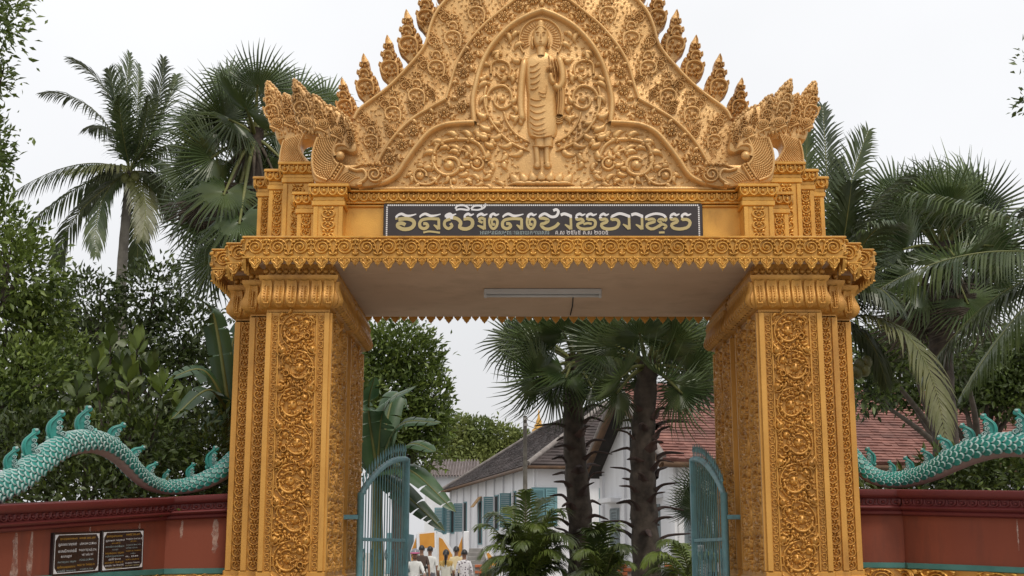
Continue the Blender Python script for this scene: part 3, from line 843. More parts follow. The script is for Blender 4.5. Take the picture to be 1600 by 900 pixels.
# rosettes between the two mouldings
band = [(588, 270), (604, 250), (623, 228), (642, 205), (668, 186), (693, 176), (716, 170), (715, 148), (719, 120), (728, 95), (743, 68), (765, 42), (793, 20), (822, 3), (843.5, -5)]
bp = resample(catmull([UV(*p) for p in band], 80), 200)
blen = float(np.sum(np.linalg.norm(np.diff(bp, axis=0), axis=1)))
pitch = 0.232
nr = int(blen / pitch)
for k in range(nr + 1):
    f = k * pitch / blen
    i = min(198, int(f * 199))
    u, v = bp[i]
    d = bp[min(199, i + 2)] - bp[max(0, i - 2)]
    ang = math.atan2(d[1], d[0])
    nrm = np.array([-math.sin(ang), math.cos(ang)])
    for s in (-1, 1):
        if not (k == nr and s > 0 and abs(u) < 0.06):
            obj('rosette', GM['rosette'], ped, TRS((XC - s * -u if s < 0 else XC + u, YP, v), 0, (0.98, 1, 0.98), ry=0.3 * k) if False else TRS((XC + (u if s < 0 else -u), YP, v), 0, 1.0, ry=0.37 * k))
        j = min(199, i + int(0.5 * pitch / blen * 199))
        uu, vv = bp[j]
        for q in (-1, 1):
            pu, pv = uu + nrm[0] * 0.062 * q, vv + nrm[1] * 0.062 * q
            a = ang + (0.5 if q > 0 else -0.5) + (PI if q < 0 else 0)
            if s < 0:
                obj('leaf', GM['leafpair'], ped, TRS((XC + pu, YP, pv), 0, (0.95, 1, 0.95), ry=-a))
            else:
                obj('leaf', GM['leafpair'], ped, TRS((XC - pu, YP, pv), 0, (-0.95, 1, 0.95), ry=a))
# flames in the outer band and free standing flame finials on the edge
for px_, py_, sc in ((578, 212, 0.92), (613, 168, 1.05), (650, 140, 1.08), (681, 96, 1.1), (707, 50, 1.1), (744, 12, 1.1), (783, -28, 1.1), (820, -72, 1.1)):
    u, v = UV(px_, py_)
    for s in (-1, 1):
        obj('flame_relief', GM['flame'], ped, TRS((XC + (u if s < 0 else -u), YP, v), 0, (sc if s < 0 else -sc, 1.0, sc)))
# second small row of curls tucked under the edge
for px_, py_, sc in ((566, 186, .55), (596, 158, .55), (628, 128, .55), (658, 96, .6), (672, 60, .6), (690, 22, .6), (605, 205, .5), (640, 168, .45), (668, 142, .45), (690, 118, .45), (716, 76, .45)):
    u, v = UV(px_, py_)
    for s in (-1, 1):
        obj('flame_relief', GM['flame'], ped, TRS((XC + (u if s < 0 else -u), YP - 0.004, v), 0, (sc if s < 0 else -sc, 0.8, sc), ry=(-0.5 if s < 0 else 0.5)))
for tx, ty, bx_, by_ in ((533, 121, 541, 188), (567, 83, 573, 160), (604, 54, 611, 132), (634, 14, 641, 96), (664, -24, 667, 52), (692, -60, 696, 10), (725, -95, 728, -22), (763, -130, 765, -55)):
    ut, vt = UV(tx, ty, YP + 0.2); ub, vb = UV(bx_, by_, YP + 0.2)
    hgt = math.hypot(vt - vb, ut - ub)
    sc = hgt / 0.595
    a = math.atan2(ut - ub, vt - vb)
    for s in (-1, 1):
        cu, cv = ub + (ut - ub) * 0.415, vb + (vt - vb) * 0.415
        obj('flame_finial', GM['finial'], gate, TRS((XC + (cu if s < 0 else -cu), YP + 0.14, cv), 0, (sc if s < 0 else -sc, 1.6, sc), ry=(a if s < 0 else -a)))

# ---- tympanum: scrolls and leaves (pixel strokes traced from the left half)
def c5(x, y): return (600 + x / 6.43, 160 + y / 6.43)
def c2(x, y): return (720 + x / 3.0, y / 3.0)
def both(fn, name):
    for s in (-1, 1):
        mm = MB(); fn(mm, 1 if s < 0 else -1)
        place(mm, name)
def trace(mm, s, pts, conv, w, h, pr='even', n=30):
    uv = [UV(*conv(*p)) for p in pts]
    mm.stroke([(u * s, v) for u, v in uv], w, h, pr, n=n, cross=5)
def tbead(mm, s, p, conv, r, h):
    u, v = UV(*conv(*p)); mm.bead(u * s, v, r, h, 10)
def tcomma(mm, s, p, conv, ang, L, w, h, c=1.0):
    u, v = UV(*conv(*p))
    mm.comma(u * s, v, ang if s > 0 else 180 - ang, L, w, h, c * s, 9)
def sc1(mm, s):
    trace(mm, s, [(1000, 600), (985, 520), (930, 430), (840, 385), (720, 375), (600, 390), (520, 430), (475, 510), (465, 600), (500, 680), (570, 730), (650, 730), (710, 690), (725, 620), (690, 570), (620, 560), (565, 590)], c5, 0.030, 0.055, 'even', 46)
    tbead(mm, s, (625, 635), c5, 0.075, 0.06); tbead(mm, s, (645, 655), c5, 0.02, 0.075); tbead(mm, s, (595, 600), c5, 0.02, 0.075)
    for p, a, L, c in (((520, 500), 60, 0.16, -1), ((610, 520), 40, 0.17, -1), ((600, 450), 10, 0.2, -.7), ((760, 430), -20, 0.18, -.8), ((880, 470), -60, 0.16, -1), ((900, 420), 120, .13, 1), ((510, 545), 200, .1, 1), ((560, 430), 200, 0.12, -1)):
        tcomma(mm, s, p, c5, a, L, 0.038, 0.05, c)
both(sc1, 'scroll_relief')
def sc2(mm, s):
    trace(mm, s, [(640, 500), (720, 480), (800, 500), (860, 560), (920, 560), (965, 600), (960, 650), (910, 680), (858, 655), (848, 600)], c5, 0.022, 0.05, 'even', 30)
    tbead(mm, s, (905, 612), c5, 0.055, 0.06); tbead(mm, s, (890, 600), c5, 0.016, 0.07); tbead(mm, s, (920, 600), c5, 0.016, 0.07)
    for p, a, L, c in (((740, 590), -60, 0.17, 1), ((800, 640), 230, 0.12, -1), ((770, 560), 20, 0.1, 1), ((960, 690), -40, 0.15, 1)):
        tcomma(mm, s, p, c5, a, L, 0.036, 0.05, c)
both(sc2, 'scroll_relief')
def sc3(mm, s):
    trace(mm, s, [(540, 735), (480, 800), (400, 832), (310, 812), (272, 750), (290, 692), (340, 676), (392, 706), (398, 750)], c5, 0.022, 0.05, 'even', 30)
    tbead(mm, s, (335, 742), c5, 0.055, 0.06); tbead(mm, s, (350, 730), c5, 0.016, 0.07)
    for p, a, L, c in (((220, 830), 40, 0.14, 1), ((420, 780), 20, 0.13, -1), ((190, 770), 70, .12, -1), ((250, 850), -10, .12, 1), ((430, 700), 30, .15, 1)):
        tcomma(mm, s, p, c5, a, L, 0.034, 0.045, c)
both(sc3, 'scroll_relief')
def sc4(mm, s):
    trace(mm, s, [(640, 780), (650, 842), (720, 858), (800, 835), (850, 780), (900, 750)], c5, 0.022, 0.05, 'taper', 22)
    tbead(mm, s, (672, 790), c5, 0.042, 0.055)
    for p, a, L, c in (((700, 720), -30, 0.17, 1), ((760, 800), 30, 0.13, -1), ((820, 740), 10, 0.18, -1), ((940, 770), -10, 0.16, 1), ((560, 820), 20, 0.14, 1), ((600, 850), 0, .13, -1), ((960, 840), 10, .16, -1), ((870, 830), -20, .14, 1), ((1050, 720), 60, .16, 1), ((1080, 820), 20, .15, -1)):
        tcomma(mm, s, p, c5, a, L, 0.036, 0.05, c)
both(sc4, 'scroll_relief')
for p, a, L, c in (((355, 560), 60, 0.20, -1), ((430, 440), 50, 0.20, -1), ((575, 330), 25, 0.20, -1), ((730, 300), 5, 0.20, -1), ((860, 300), -10, .15, -1), ((900, 60), 280, 0.22, 1), ((930, 200), 290, 0.22, 1), ((910, 290), 290, 0.20, 1), ((980, 380), 290, .18, 1), ((350, 640), -40, .14, 1), ((390, 640), 200, .1, -1), ((1000, 470), -60, .16, -1)):
    both(lambda mm, s, p=p, a=a, L=L, c=c: tcomma(mm, s, p, c5, a, L, 0.046, 0.06, c), 'leaf_relief')
def ring(mm, s):
    trace(mm, s, [(112, 400), (100, 450), (108, 520), (150, 600), (220, 670), (310, 712)], c2, 0.024, 0.055, 'round', 26)
    trace(mm, s, [(190, 525), (205, 575), (245, 630), (312, 672)], c2, 0.020, 0.05, 'round', 22)
    for k in range(6):
        tbead(mm, s, (175 + 24 * k, 590 + 18 * k), c2, 0.026, 0.045)
both(ring, 'ring_relief')
def sc5(mm, s):
    trace(mm, s, [(108, 505), (112, 450), (140, 415), (190, 405), (225, 440), (222, 490), (180, 512), (148, 490), (155, 455)], c2, 0.024, 0.05, 'even', 28)
    tbead(mm, s, (182, 468), c2, 0.048, 0.055)
    trace(mm, s, [(130, 350), (135, 300), (175, 285), (215, 305), (218, 350), (180, 370), (155, 345)], c2, 0.020, 0.045, 'even', 24)
    tbead(mm, s, (185, 325), c2, 0.04, 0.05)
both(sc5, 'scroll_relief')
LV = [((70, 430), 80, 0.20, -1), ((75, 500), 85, 0.20, -1), ((80, 580), 80, 0.18, -1), ((110, 640), 330, 0.22, 1), ((160, 680), 330, 0.22, 1), ((210, 725), 340, 0.22, 1), ((130, 560), 300, 0.16, 1), ((210, 210), 60, 0.18, 1), ((185, 245), 200, 0.16, 1), ((240, 240), 80, 0.17, -1), ((130, 270), 60, 0.16, -1), ((225, 270), 300, 0.15, 1), ((110, 350), 250, 0.15, -1), ((225, 400), 60, .15, 1), ((240, 330), 280, .15, -1), ((240, 440), 290, .16, -1), ((215, 530), 290, .16, 1), ((245, 590), 100, .16, -1), ((170, 390), 20, .13, 1), ((90, 400), 100, .15, -1), ((245, 540), 60, .12, 1), ((100, 690), 10, .17, 1), ((60, 640), 30, .17, -1), ((160, 760), 10, .18, 1), ((210, 800), 150, .14, -1), ((235, 190), 100, .14, -1), ((120, 320), 110, .12, 1)]
for p, a, L, c in LV:
    both(lambda mm, s, p=p, a=a, L=L, c=c: tcomma(mm, s, p, c2, a, L, 0.040, 0.05, c), 'leaf_relief')

# ---- small carved filling between the larger motifs
def filling(poly_px, spacing, size, h, seed, avoid=None):
    rg_ = random.Random(seed)
    xs = [p[0] for p in poly_px]; ys = [p[1] for p in poly_px]
    cell = {}
    pts = []
    for _ in range(int((max(xs) - min(xs)) * (max(ys) - min(ys)) / spacing ** 2 * 9)):
        p = (rg_.uniform(min(xs), max(xs)), rg_.uniform(min(ys), max(ys)))
        if not inside(p, poly_px) or (avoid and avoid(p)): continue
        k = (int(p[0] // spacing), int(p[1] // spacing))
        if any((p[0] - q[0]) ** 2 + (p[1] - q[1]) ** 2 < spacing ** 2 for a in (-1, 0, 1) for b in (-1, 0, 1) for q in cell.get((k[0] + a, k[1] + b), ())): continue
        cell.setdefault(k, []).append(p); pts.append(p)
    for s in (1, -1):
        m = MB()
        for i, p in enumerate(pts):
            u, v = UV(*p)
            a = rg_.uniform(0, 2 * PI)
            L = size * rg_.uniform(0.8, 1.3)
            m.stroke([(s * (u - math.cos(a) * L), v - math.sin(a) * L), (s * (u + 0.5 * L * math.sin(a)), v - 0.5 * L * math.cos(a)), (s * (u + math.cos(a) * L), v + math.sin(a) * L)], size * 0.62, h * rg_.uniform(0.7, 1.2), 'drop', n=5, cross=3)
        place(m, 'carved_filling')['kind'] = 'stuff'
def inside(p, poly):
    x, y = p; c = False
    for i in range(len(poly)):
        x1, y1 = poly[i]; x2, y2 = poly[i - 1]
        if (y1 > y) != (y2 > y) and x < (x2 - x1) * (y - y1) / (y2 - y1) + x1: c = not c
    return c
filling([(552, 270)] + OUTER[3:13] + [(775, -5)] + MID2[::-1][2:] + MID[::-1][1:], 6.0, 0.020, 0.020, 1)
filling([(590, 285)] + MID + MID2[1:] + INN2[::-1] + INN[::-1][1:8], 6.0, 0.020, 0.018, 2)
filling([(560, 296)] + INN[1:] + INN2[1:] + [(843.5, 296)], 7.0, 0.024, 0.026, 3, avoid=lambda p: abs(p[0] - 843) < (36 if p[1] > 95 else 34))

# ---- standing robed figure in relief
def S(x, y):
    return UV(*c2(x + 7, y))
m = MB()
def sk(pts, w, h, pr='drop', n=14, base=0.0, cross=6, hp=None):
    m.stroke([S(*p) for p in pts], w, h, pr, n=n, base=base, cross=cross, hp=hp)
U1 = 1 / 3.0 * 15.86 / F / 0.965           # metres per zoomed unit
# trunk and robe as one swelling surface
tr = np.array([[248, 22], [258, 40], [268, 70], [290, 82], [340, 80], [400, 76], [460, 70], [520, 72], [580, 74], [630, 70], [648, 58]], float)
yy = np.linspace(248, 648, 30); ww = np.interp(yy, tr[:, 0], tr[:, 1]) * U1
cx = 358 + np.interp(yy, [248, 300, 648], [5, 0, 6])
a = np.linspace(-1, 1, 13)
P = np.array([[(S(cx[i], yy[i])[0] + ww[i] * q, -(0.012 + 0.075 * math.sqrt(max(0, 1 - q * q)) * (0.55 + 0.45 * min(1, i / 3))) if abs(q) < 1 else 0.004, S(cx[i], yy[i])[1]) for i in range(30)] for q in a])
m.grid(P)
sk([(352, 640), (354, 692)], 0.075, 0.07, 'even', 6); sk([(388, 640), (386, 690)], 0.075, 0.07, 'even', 6)
sk([(335, 690), (337, 730), (340, 770)], 0.042, 0.06, 'even', 8); sk([(383, 690), (383, 730), (384, 765)], 0.042, 0.06, 'even', 8)
sk([(340, 765), (336, 797)], 0.055, 0.085, 'drop', 8); sk([(384, 762), (390, 795)], 0.055, 0.085, 'drop', 8)
# arms
sk([(284, 272), (272, 340), (264, 420), (262, 500), (266, 540), (268, 575)], 0.052, 0.085, 'round', 16)
sk([(266, 540), (262, 570), (266, 590)], 0.035, 0.06, 'drop', 8)
sk([(436, 268), (452, 320), (458, 380), (440, 420), (415, 400)], 0.055, 0.095, 'round', 14, 0.02)
sk([(420, 410), (406, 385), (400, 350)], 0.040, 0.125, 'round', 8, 0.02)
for k, (dx, l) in enumerate(((-12, 34), (-5, 40), (2, 40), (9, 34))):
    sk([(398 + dx, 355), (397 + dx * 1.2, 355 - l)], 0.0095, 0.132, 'round', 5, 0.02)
sk([(412, 372), (420, 350), (417, 338)], 0.010, 0.125, 'round', 5, 0.02)
# drape hanging from the raised arm
sk([(448, 400), (452, 470), (446, 545)], 0.055, 0.075, 'even', 10)
for k in range(3): sk([(440 + 8 * k, 420), (438 + 9 * k, 480), (434 + 8 * k, 545)], 0.010, 0.10, 'even', 8)
for k in range(3): sk([(425, 555 + 11 * k), (440, 562 + 9 * k), (458, 552 + 11 * k)], 0.013, 0.05, 'even', 8)
# folds of the robe
FO = [((300, 325), (330, 318), (372, 286)), ((298, 350), (335, 345), (378, 306)), ((300, 378), (335, 372), (380, 330)), ((302, 405), (335, 400), (372, 368)), ((302, 430), (330, 428), (362, 402)), ((300, 470), (340, 482), (385, 470)), ((298, 498), (345, 512), (410, 488)), ((298, 522), (345, 542), (415, 512)),
      ((298, 548), (340, 572), (416, 540)), ((298, 575), (340, 600), (416, 566)), ((302, 602), (345, 624), (416, 594)), ((312, 628), (350, 640), (414, 620)), ((405, 280), (418, 330), (424, 400)), ((392, 262), (398, 300), (392, 330)), ((418, 275), (432, 320), (440, 370)), ((385, 400), (382, 440), (372, 468)), ((340, 440), (365, 450), (388, 446)), ((345, 458), (368, 468), (392, 462))]
for f in FO:
    sk(f, 0.0135, 0.112, 'leaf', 10, -0.004)
sk([(302, 640), (350, 652), (418, 640)], 0.018, 0.10, 'round', 10)
sk([(315, 688), (360, 694), (412, 688)], 0.014, 0.08, 'round', 8)
# neck and head
sk([(358, 226), (358, 270)], 0.066, 0.105, 'even', 5)
sk([(357, 124), (357, 238)], 0.118, 0.130, 'drop', 16, cross=8)
sk([(357, 104), (357, 148)], 0.062, 0.115, 'drop', 8)
sk([(322, 172), (316, 205), (322, 232)], 0.020, 0.08, 'round', 8); sk([(390, 172), (396, 205), (390, 232)], 0.020, 0.08, 'round', 8)
sk([(326, 158), (356, 140), (388, 158)], 0.016, 0.135, 'round', 10)
sk([(330, 174), (342, 168), (353, 174)], 0.008, 0.148, 'round', 6); sk([(360, 174), (371, 168), (383, 174)], 0.008, 0.148, 'round', 6)
sk([(333, 183), (343, 181), (352, 184)], 0.009, 0.142, 'leaf', 6); sk([(362, 184), (371, 181), (381, 183)], 0.009, 0.142, 'leaf', 6)
sk([(357, 172), (357, 190), (357, 203)], 0.013, 0.165, 'round', 7)
sk([(343, 215), (357, 212), (371, 215)], 0.010, 0.150, 'leaf', 7); sk([(346, 221), (357, 222), (368, 221)], 0.010, 0.147, 'leaf', 7)
fig = place(m, 'figure_relief')
m = MB()
m.stroke([S(357 + 100 * math.cos(R(t)), 190 - 100 * math.sin(R(t))) for t in range(-38, 219, 8)], 0.016, 0.045, 'even', n=33)
for t in range(-30, 212, 9):
    r0, r1 = 56, 92
    m.stroke([S(357 + r0 * math.cos(R(t)), 186 - r0 * 1.1 * math.sin(R(t))), S(357 + r1 * math.cos(R(t)), 190 - r1 * math.sin(R(t)))], 0.009, 0.022, 'round', n=5)
place(m, 'halo_relief')
m = MB()
for k in range(7):
    q = (k - 3) / 3.0
    u, v = S(357 + 105 * q, 842 - 8 * (1 - abs(q)))
    m.stroke([(u, v - 0.06), (u + 0.05 * q, v), (u + 0.12 * q, v + 0.085 + 0.03 * (1 - abs(q)))], 0.075, 0.09 - 0.02 * abs(q), 'leaf', n=9, cross=6)
for k in range(6):
    q = (k - 2.5) / 2.5
    u, v = S(357 + 110 * q, 866)
    m.stroke([(u - 0.13 * (1 if q > 0 else -1), v), (u, v + 0.012), (u + 0.13 * (1 if q > 0 else -1), v - 0.01)], 0.038, 0.075, 'leaf', n=9, cross=6)
place(m, 'lotus_base_relief')

# ---- gold serpents at the corners
def c7(x, y): return (405 + x / 4.735, 110 + y / 4.735)
NAGA_F = [(480, 838), (400, 828), (372, 790), (360, 720), (364, 640), (385, 560), (410, 500), (398, 458), (345, 456), (300, 432), (264, 385), (252, 330), (238, 270), (230, 210), (240, 160), (230, 110), (238, 62), (262, 84), (290, 108), (325, 150), (345, 178), (362, 222), (374, 186), (388, 176), (430, 210), (470, 252), (518, 264), (580, 305), (640, 360), (668, 420), (684, 490), (700, 560), (690, 596), (655, 606), (610, 590), (566, 600), (548, 632), (566, 676), (620, 692), (700, 690), (740, 676), (800, 684), (868, 700), (888, 760), (868, 836), (800, 858), (700, 864), (620, 852)]
NAGA_B = [(140, 692), (134, 630), (154, 560), (170, 506), (150, 512), (118, 508), (95, 440), (66, 370), (48, 280), (38, 180), (40, 110), (50, 78), (95, 118), (135, 170), (155, 212), (166, 180), (182, 172), (222, 200), (250, 250), (272, 330), (292, 400), (310, 452), (345, 452), (400, 470), (400, 500), (330, 512), (296, 530), (284, 565), (292, 600), (330, 640), (354, 670), (354, 692)]
rng = random.Random(5)
def inside(p, poly):
    x, y = p; c = False
    for i in range(len(poly)):
        x1, y1 = poly[i]; x2, y2 = poly[i - 1]
        if (y1 > y) != (y2 > y) and x < (x2 - x1) * (y - y1) / (y2 - y1) + x1: c = not c
    return c
def naga(s, outline, Yf, th, neck, eye, hood_y, name, mak, crest):
    P = [UV(*c7(*p), Yf) for p in outline]
    ff = 1 if s < 0 else -1
    m = MB()
    m.poly([(u * ff, v) for u, v in catmull(P, 150, True)], 0.0, th, bev=0.045)
    body = obj(name, m.mesh(name, GOLDP, 'auto'), gate, TRS((XC, Yf, 0)))
    def U(p):
        u, v = UV(*c7(*p), Yf); return (u * ff, v)
    # scales on the neck: rows of small lozenges between the two edges
    m = MB()
    L = catmull([U(p) for p in neck[0]], 40); Rr = catmull([U(p) for p in neck[1]], 40)
    L, Rr = resample(L, 26), resample(Rr, 26)
    for i in range(26):
        for k in range(9):
            q = (k + 0.5 + 0.5 * (i % 2)) / 9.5
            c = L[i] * (1 - q) + Rr[i] * q
            wd = np.linalg.norm(L[i] - Rr[i]) / 9.5
            m.bead(c[0], c[1], wd * 0.52, 0.022, 6)
    for E in (L, Rr):
        m.stroke(E, 0.02, 0.04, 'even', n=26)
    obj('scales', m.mesh('scales', GOLDP), body, TRS((XC, Yf, 0)), kind='stuff')
    # flame crests running up to the tips, lobed edge, bosses between
    for (hx_, hy_, tx_, ty_) in crest:
        a_, b_ = np.array(U((hx_, hy_))), np.array(U((tx_, ty_)))
        L = np.linalg.norm(b_ - a_); sc = L / 0.60
        c_ = a_ + (b_ - a_) * 0.44
        an = math.atan2(b_[0] - a_[0], b_[1] - a_[1])
        obj('crest_flame', GM['flame'], body, TRS((XC + c_[0], Yf, c_[1]), 0, (sc * ff * 0.95, 1.0, sc), ry=an))
    m = MB()
    E = resample(catmull([U(p) for p in outline] + [U(outline[0])], 160), 110)
    zlim = U((300, hood_y))[1]
    for i, e in enumerate(E):
        if e[1] > zlim:
            m.ball((e[0], 0.05, e[1]), 0.030 if i % 2 else 0.024, 7, 5, sq=(1, 2.0, 1))
    obj('crest_edge', m.mesh('crest_edge', GOLDP), body, TRS((XC, Yf, 0)), kind='stuff')
    pts = []
    tries = 0
    while len(pts) < 60 and tries < 5000:
        tries += 1
        p = (rng.uniform(min(q[0] for q in outline), max(q[0] for q in outline)), rng.uniform(min(q[1] for q in outline) + 60, hood_y + 30))
        if not (inside(p, outline) and inside((p[0] - 14, p[1]), outline) and inside((p[0] + 14, p[1]), outline)): continue
        if all((p[0] - q[0]) ** 2 + (p[1] - q[1]) ** 2 > 25 ** 2 for q in pts): pts.append(p)
    for i, p in enumerate(pts):
        m = MB()
        u, v = U(p)
        d_ = (-0.35 * ff, 1.0)
        k_ = 0.026 + 0.012 * rng.random()
        m.stroke([(u - d_[0] * k_, v - d_[1] * k_), (u + 0.012 * ff, v), (u + d_[0] * k_, v + d_[1] * k_)], 0.017, 0.030, 'drop', n=6)
        m.bead(u, v + k_ * 0.4, 0.009, 0.042, 5)
        obj('crest_leaf', m.mesh('crest_leaf', GOLDP), body, TRS((XC, Yf, 0)))
    # heads: brow, eye, curled jaw
    for (ex, ey) in eye:
        m = MB()
        for r, h in ((34, 0.03), (24, 0.05), (13, 0.065)):
            m.stroke([U((ex + r * 1.35 * math.cos(R(t)), ey + r * math.sin(R(t)))) for t in range(0, 361, 24)], 0.013, h, 'even', n=16)
        m.bead(*U((ex, ey)), 0.022, 0.085, 8)
        m.stroke([U((ex - 50, ey + 30)), U((ex - 10, ey + 45)), U((ex + 30, ey + 70)), U((ex + 10, ey + 90))], 0.022, 0.05, 'taper', n=12)
        m.stroke([U((ex - 48, ey + 5)), U((ex - 60, ey - 30)), U((ex - 40, ey - 55))], 0.018, 0.045, 'taper', n=10)
        obj('head_relief', m.mesh('head_relief', GOLDP), body, TRS((XC, Yf, 0)))
    if mak:
        m = MB()
        sw = [(540, 640), (530, 600), (556, 556), (610, 556), (640, 580)]
        m.stroke([U(p) for p in sw], 0.035, 0.06, 'taper', n=18)
        m.bead(*U((575, 632)), 0.06, 0.06, 10)
        sp = [(830 + r * math.cos(R(t)), 772 + r * math.sin(R(t))) for t, r in zip(range(0, 640, 20), np.linspace(60, 12, 32))]
        m.stroke([U(p) for p in sp], 0.016, 0.05, 'even', n=32)
        for t in range(0, 360, 30):
            m.bead(*U((830 + 52 * math.cos(R(t)), 772 + 52 * math.sin(R(t)))), 0.015, 0.045, 6)
        m.stroke([U(p) for p in ((650, 730), (700, 745), (745, 740), (770, 770), (760, 810), (700, 850), (740, 845))], 0.026, 0.065, 'even', n=24)
        m.stroke([U(p) for p in ((640, 730), (690, 720), (740, 700), (790, 710))], 0.022, 0.06, 'taper', n=14)
        for k in range(7):
            m.bead(*U((715 + 26 * k, 700 - 6 * (k % 2))), 0.024, 0.05, 7)
        for k in range(6):
            m.stroke([U((560 + 16 * k, 815 + 3 * k)), U((600 + 16 * k, 770 + 6 * k)), U((640 + 16 * k, 752 + 8 * k))], 0.011, 0.03, 'even', n=8)
        m.stroke([U((500, 800)), U((570, 690))], 0.016, 0.06, 'even', n=6); m.stroke([U((535, 818)), U((605, 705))], 0.016, 0.06, 'even', n=6)
        for k in range(6):
            m.bead(*U((520 + 13 * k, 806 - 21 * k)), 0.024, 0.055, 7)
        obj('lower_head_relief', m.mesh('lower_head_relief', GOLDP), body, TRS((XC, Yf, 0)))
for s in (-1, 1):
    naga(s, NAGA_F, 15.72, 0.34, ([(410, 500), (385, 570), (372, 640), (375, 720), (400, 780), (480, 815)], [(560, 500), (530, 570), (520, 620), (530, 660), (550, 690), (570, 700)]), [(325, 385), (450, 400), (560, 455)], 470, 'corner_serpent', True, [(325, 370, 240, 66), (440, 390, 388, 182), (520, 420, 505, 268), (600, 480, 590, 316), (655, 560, 655, 400)])
    naga(s, NAGA_B, 16.40, 0.34, ([(172, 520), (155, 580), (145, 640), (146, 685)], [(320, 470), (290, 540), (285, 590), (335, 680)]), [(120, 390), (225, 370)], 440, 'rear_corner_serpent', False, [(110, 400, 50, 82), (215, 370, 182, 178)])

# ---- fluorescent tube under the soffit
m = MB()
xa, xb = xcol(756, 472, 17.0), xcol(940, 472, 17.0)
m.bbox(xa, xb, 16.93, 17.05, ZSOF - 0.075, ZSOF - 0.002, 0.01)
lamp = obj('tube_lamp', m.mesh('tube_lamp', LAMPW, 'auto'))
tag(lamp, 'long grey fluorescent batten fixed under the gateway ceiling', 'lamp')
m = MB(); m.tube([(xa + 0.04, 16.99, ZSOF - 0.095), (xb - 0.04, 16.99, ZSOF - 0.095)], 0.018, 8)
obj('tube', m.mesh('tube', LAMPW), lamp)
for x in (xa + 0.02, xb - 0.02):
    m = MB(); m.bbox(x - 0.02, x + 0.02, 16.965, 17.015, ZSOF - 0.118, ZSOF - 0.07, 0.006)
    obj('lamp_holder', m.mesh('lamp_holder', LAMPW, 'auto'), lamp)
m = MB(); xw = xcol(897, 480, 17.1)
m.tube([(xw, 17.05, ZSOF - 0.008), (xw + 0.01, 17.6, ZSOF - 0.01), (xw + 0.03, 18.2, ZSOF - 0.008), (xw + 0.03, 18.9, ZSOF - 0.01)], 0.008, 6)
obj('cable', m.mesh('cable', DARK), lamp)
# ------------------------------------------------------------------ name board over the passage
YS = 15.80
sign = thing('name_board', 'long black name board with large white and olive temple lettering above the cornice', 'sign', (XC, YS, ZC1))
sx0, sx1 = xcol(599, 340, YS), xcol(1098, 340, YS)
sz1, sz0 = zrow(318, YS), ZC1 + 0.01
m = MB(); m.bbox(sx0, sx1, YS, YS + 0.06, sz0, sz1, 0.006)
obj('board', m.mesh('board', SIGNB, 'auto'), sign)
m = MB()
dz = sz1 - zrow(321.5, YS)
zt_, xl_, xr_ = zrow(320.8, YS), xcol(604.5, 340, YS), xcol(1092, 340, YS)
n = 150
for k in range(n):
    x = xl_ + (xr_ - xl_) * (k + 0.5) / n
    m.box(x - 0.009, x + 0.009, YS - 0.004, YS + 0.002, zt_ - 0.009, zt_ + 0.009)
for xx in (xl_, xr_):
    for k in range(16):
        z = zt_ - 0.026 * (k + 1)
        m.box(xx - 0.009, xx + 0.009, YS - 0.004, YS + 0.002, z - 0.009, z + 0.009)
obj('dotted_border', m.mesh('dotted_border', SIGNW, False), sign, kind='stuff')
def sA(x, y): return (590 + x / 6.154, 310 + y / 6.154)
def sB(x, y): return (840 + x / 6.154, 310 + y / 6.154)
def glyph(name, strokes, conv, split=186):
    """letter drawn with broad pen strokes: white above the split line, olive below"""
    m = MB()
    depth = 0
    for pts, w, pr in strokes:
        depth += 1
        p = catmull(pts, 26)
        d = np.gradient(p, axis=0); d /= np.linalg.norm(d, axis=1)[:, None] + 1e-9
        nr = np.stack([-d[:, 1], d[:, 0]], 1)
        t = np.linspace(0, 1, 26)
        wp = {'e': np.ones(26), 't': 1 - 0.75 * t, 'l': 0.35 + 0.65 * np.sin(PI * t), 'r': 0.3 + 0.7 * t}[pr] * w
        for i in range(25):
            q = [p[i] + nr[i] * wp[i], p[i] - nr[i] * wp[i], p[i + 1] - nr[i + 1] * wp[i + 1], p[i + 1] + nr[i + 1] * wp[i + 1]]
            cy = sum(a[1] for a in q) / 4
            vs_ = []
            for a in q:
                X, _, Z = at(*conv(*a), YS)
                vs_.append((X, YS - 0.004 - 0.0012 * depth, Z))
            m.add(vs_, [(0, 1, 2, 3)], 0 if cy < split else 1)
    obj(name, m.mesh(name, [SIGNW, SIGNG], False), sign)
wave = lambda x0, x1, y=158: [([(x0, y + 30), (x0 + 6, y + 12), (x0 + (x1 - x0) * .25, y - 8), (x0 + (x1 - x0) * .5, y + 10), (x0 + (x1 - x0) * .72, y + 8), (x1, y - 6)], 13, 'l')]
hook = lambda x0, x1, y=158: [([(x0, y + 26), (x0 + 6, y + 6), (x0 + (x1 - x0) * .4, y - 8), (x0 + (x1 - x0) * .65, y + 4), (x1, y - 8)], 13, 'l')]
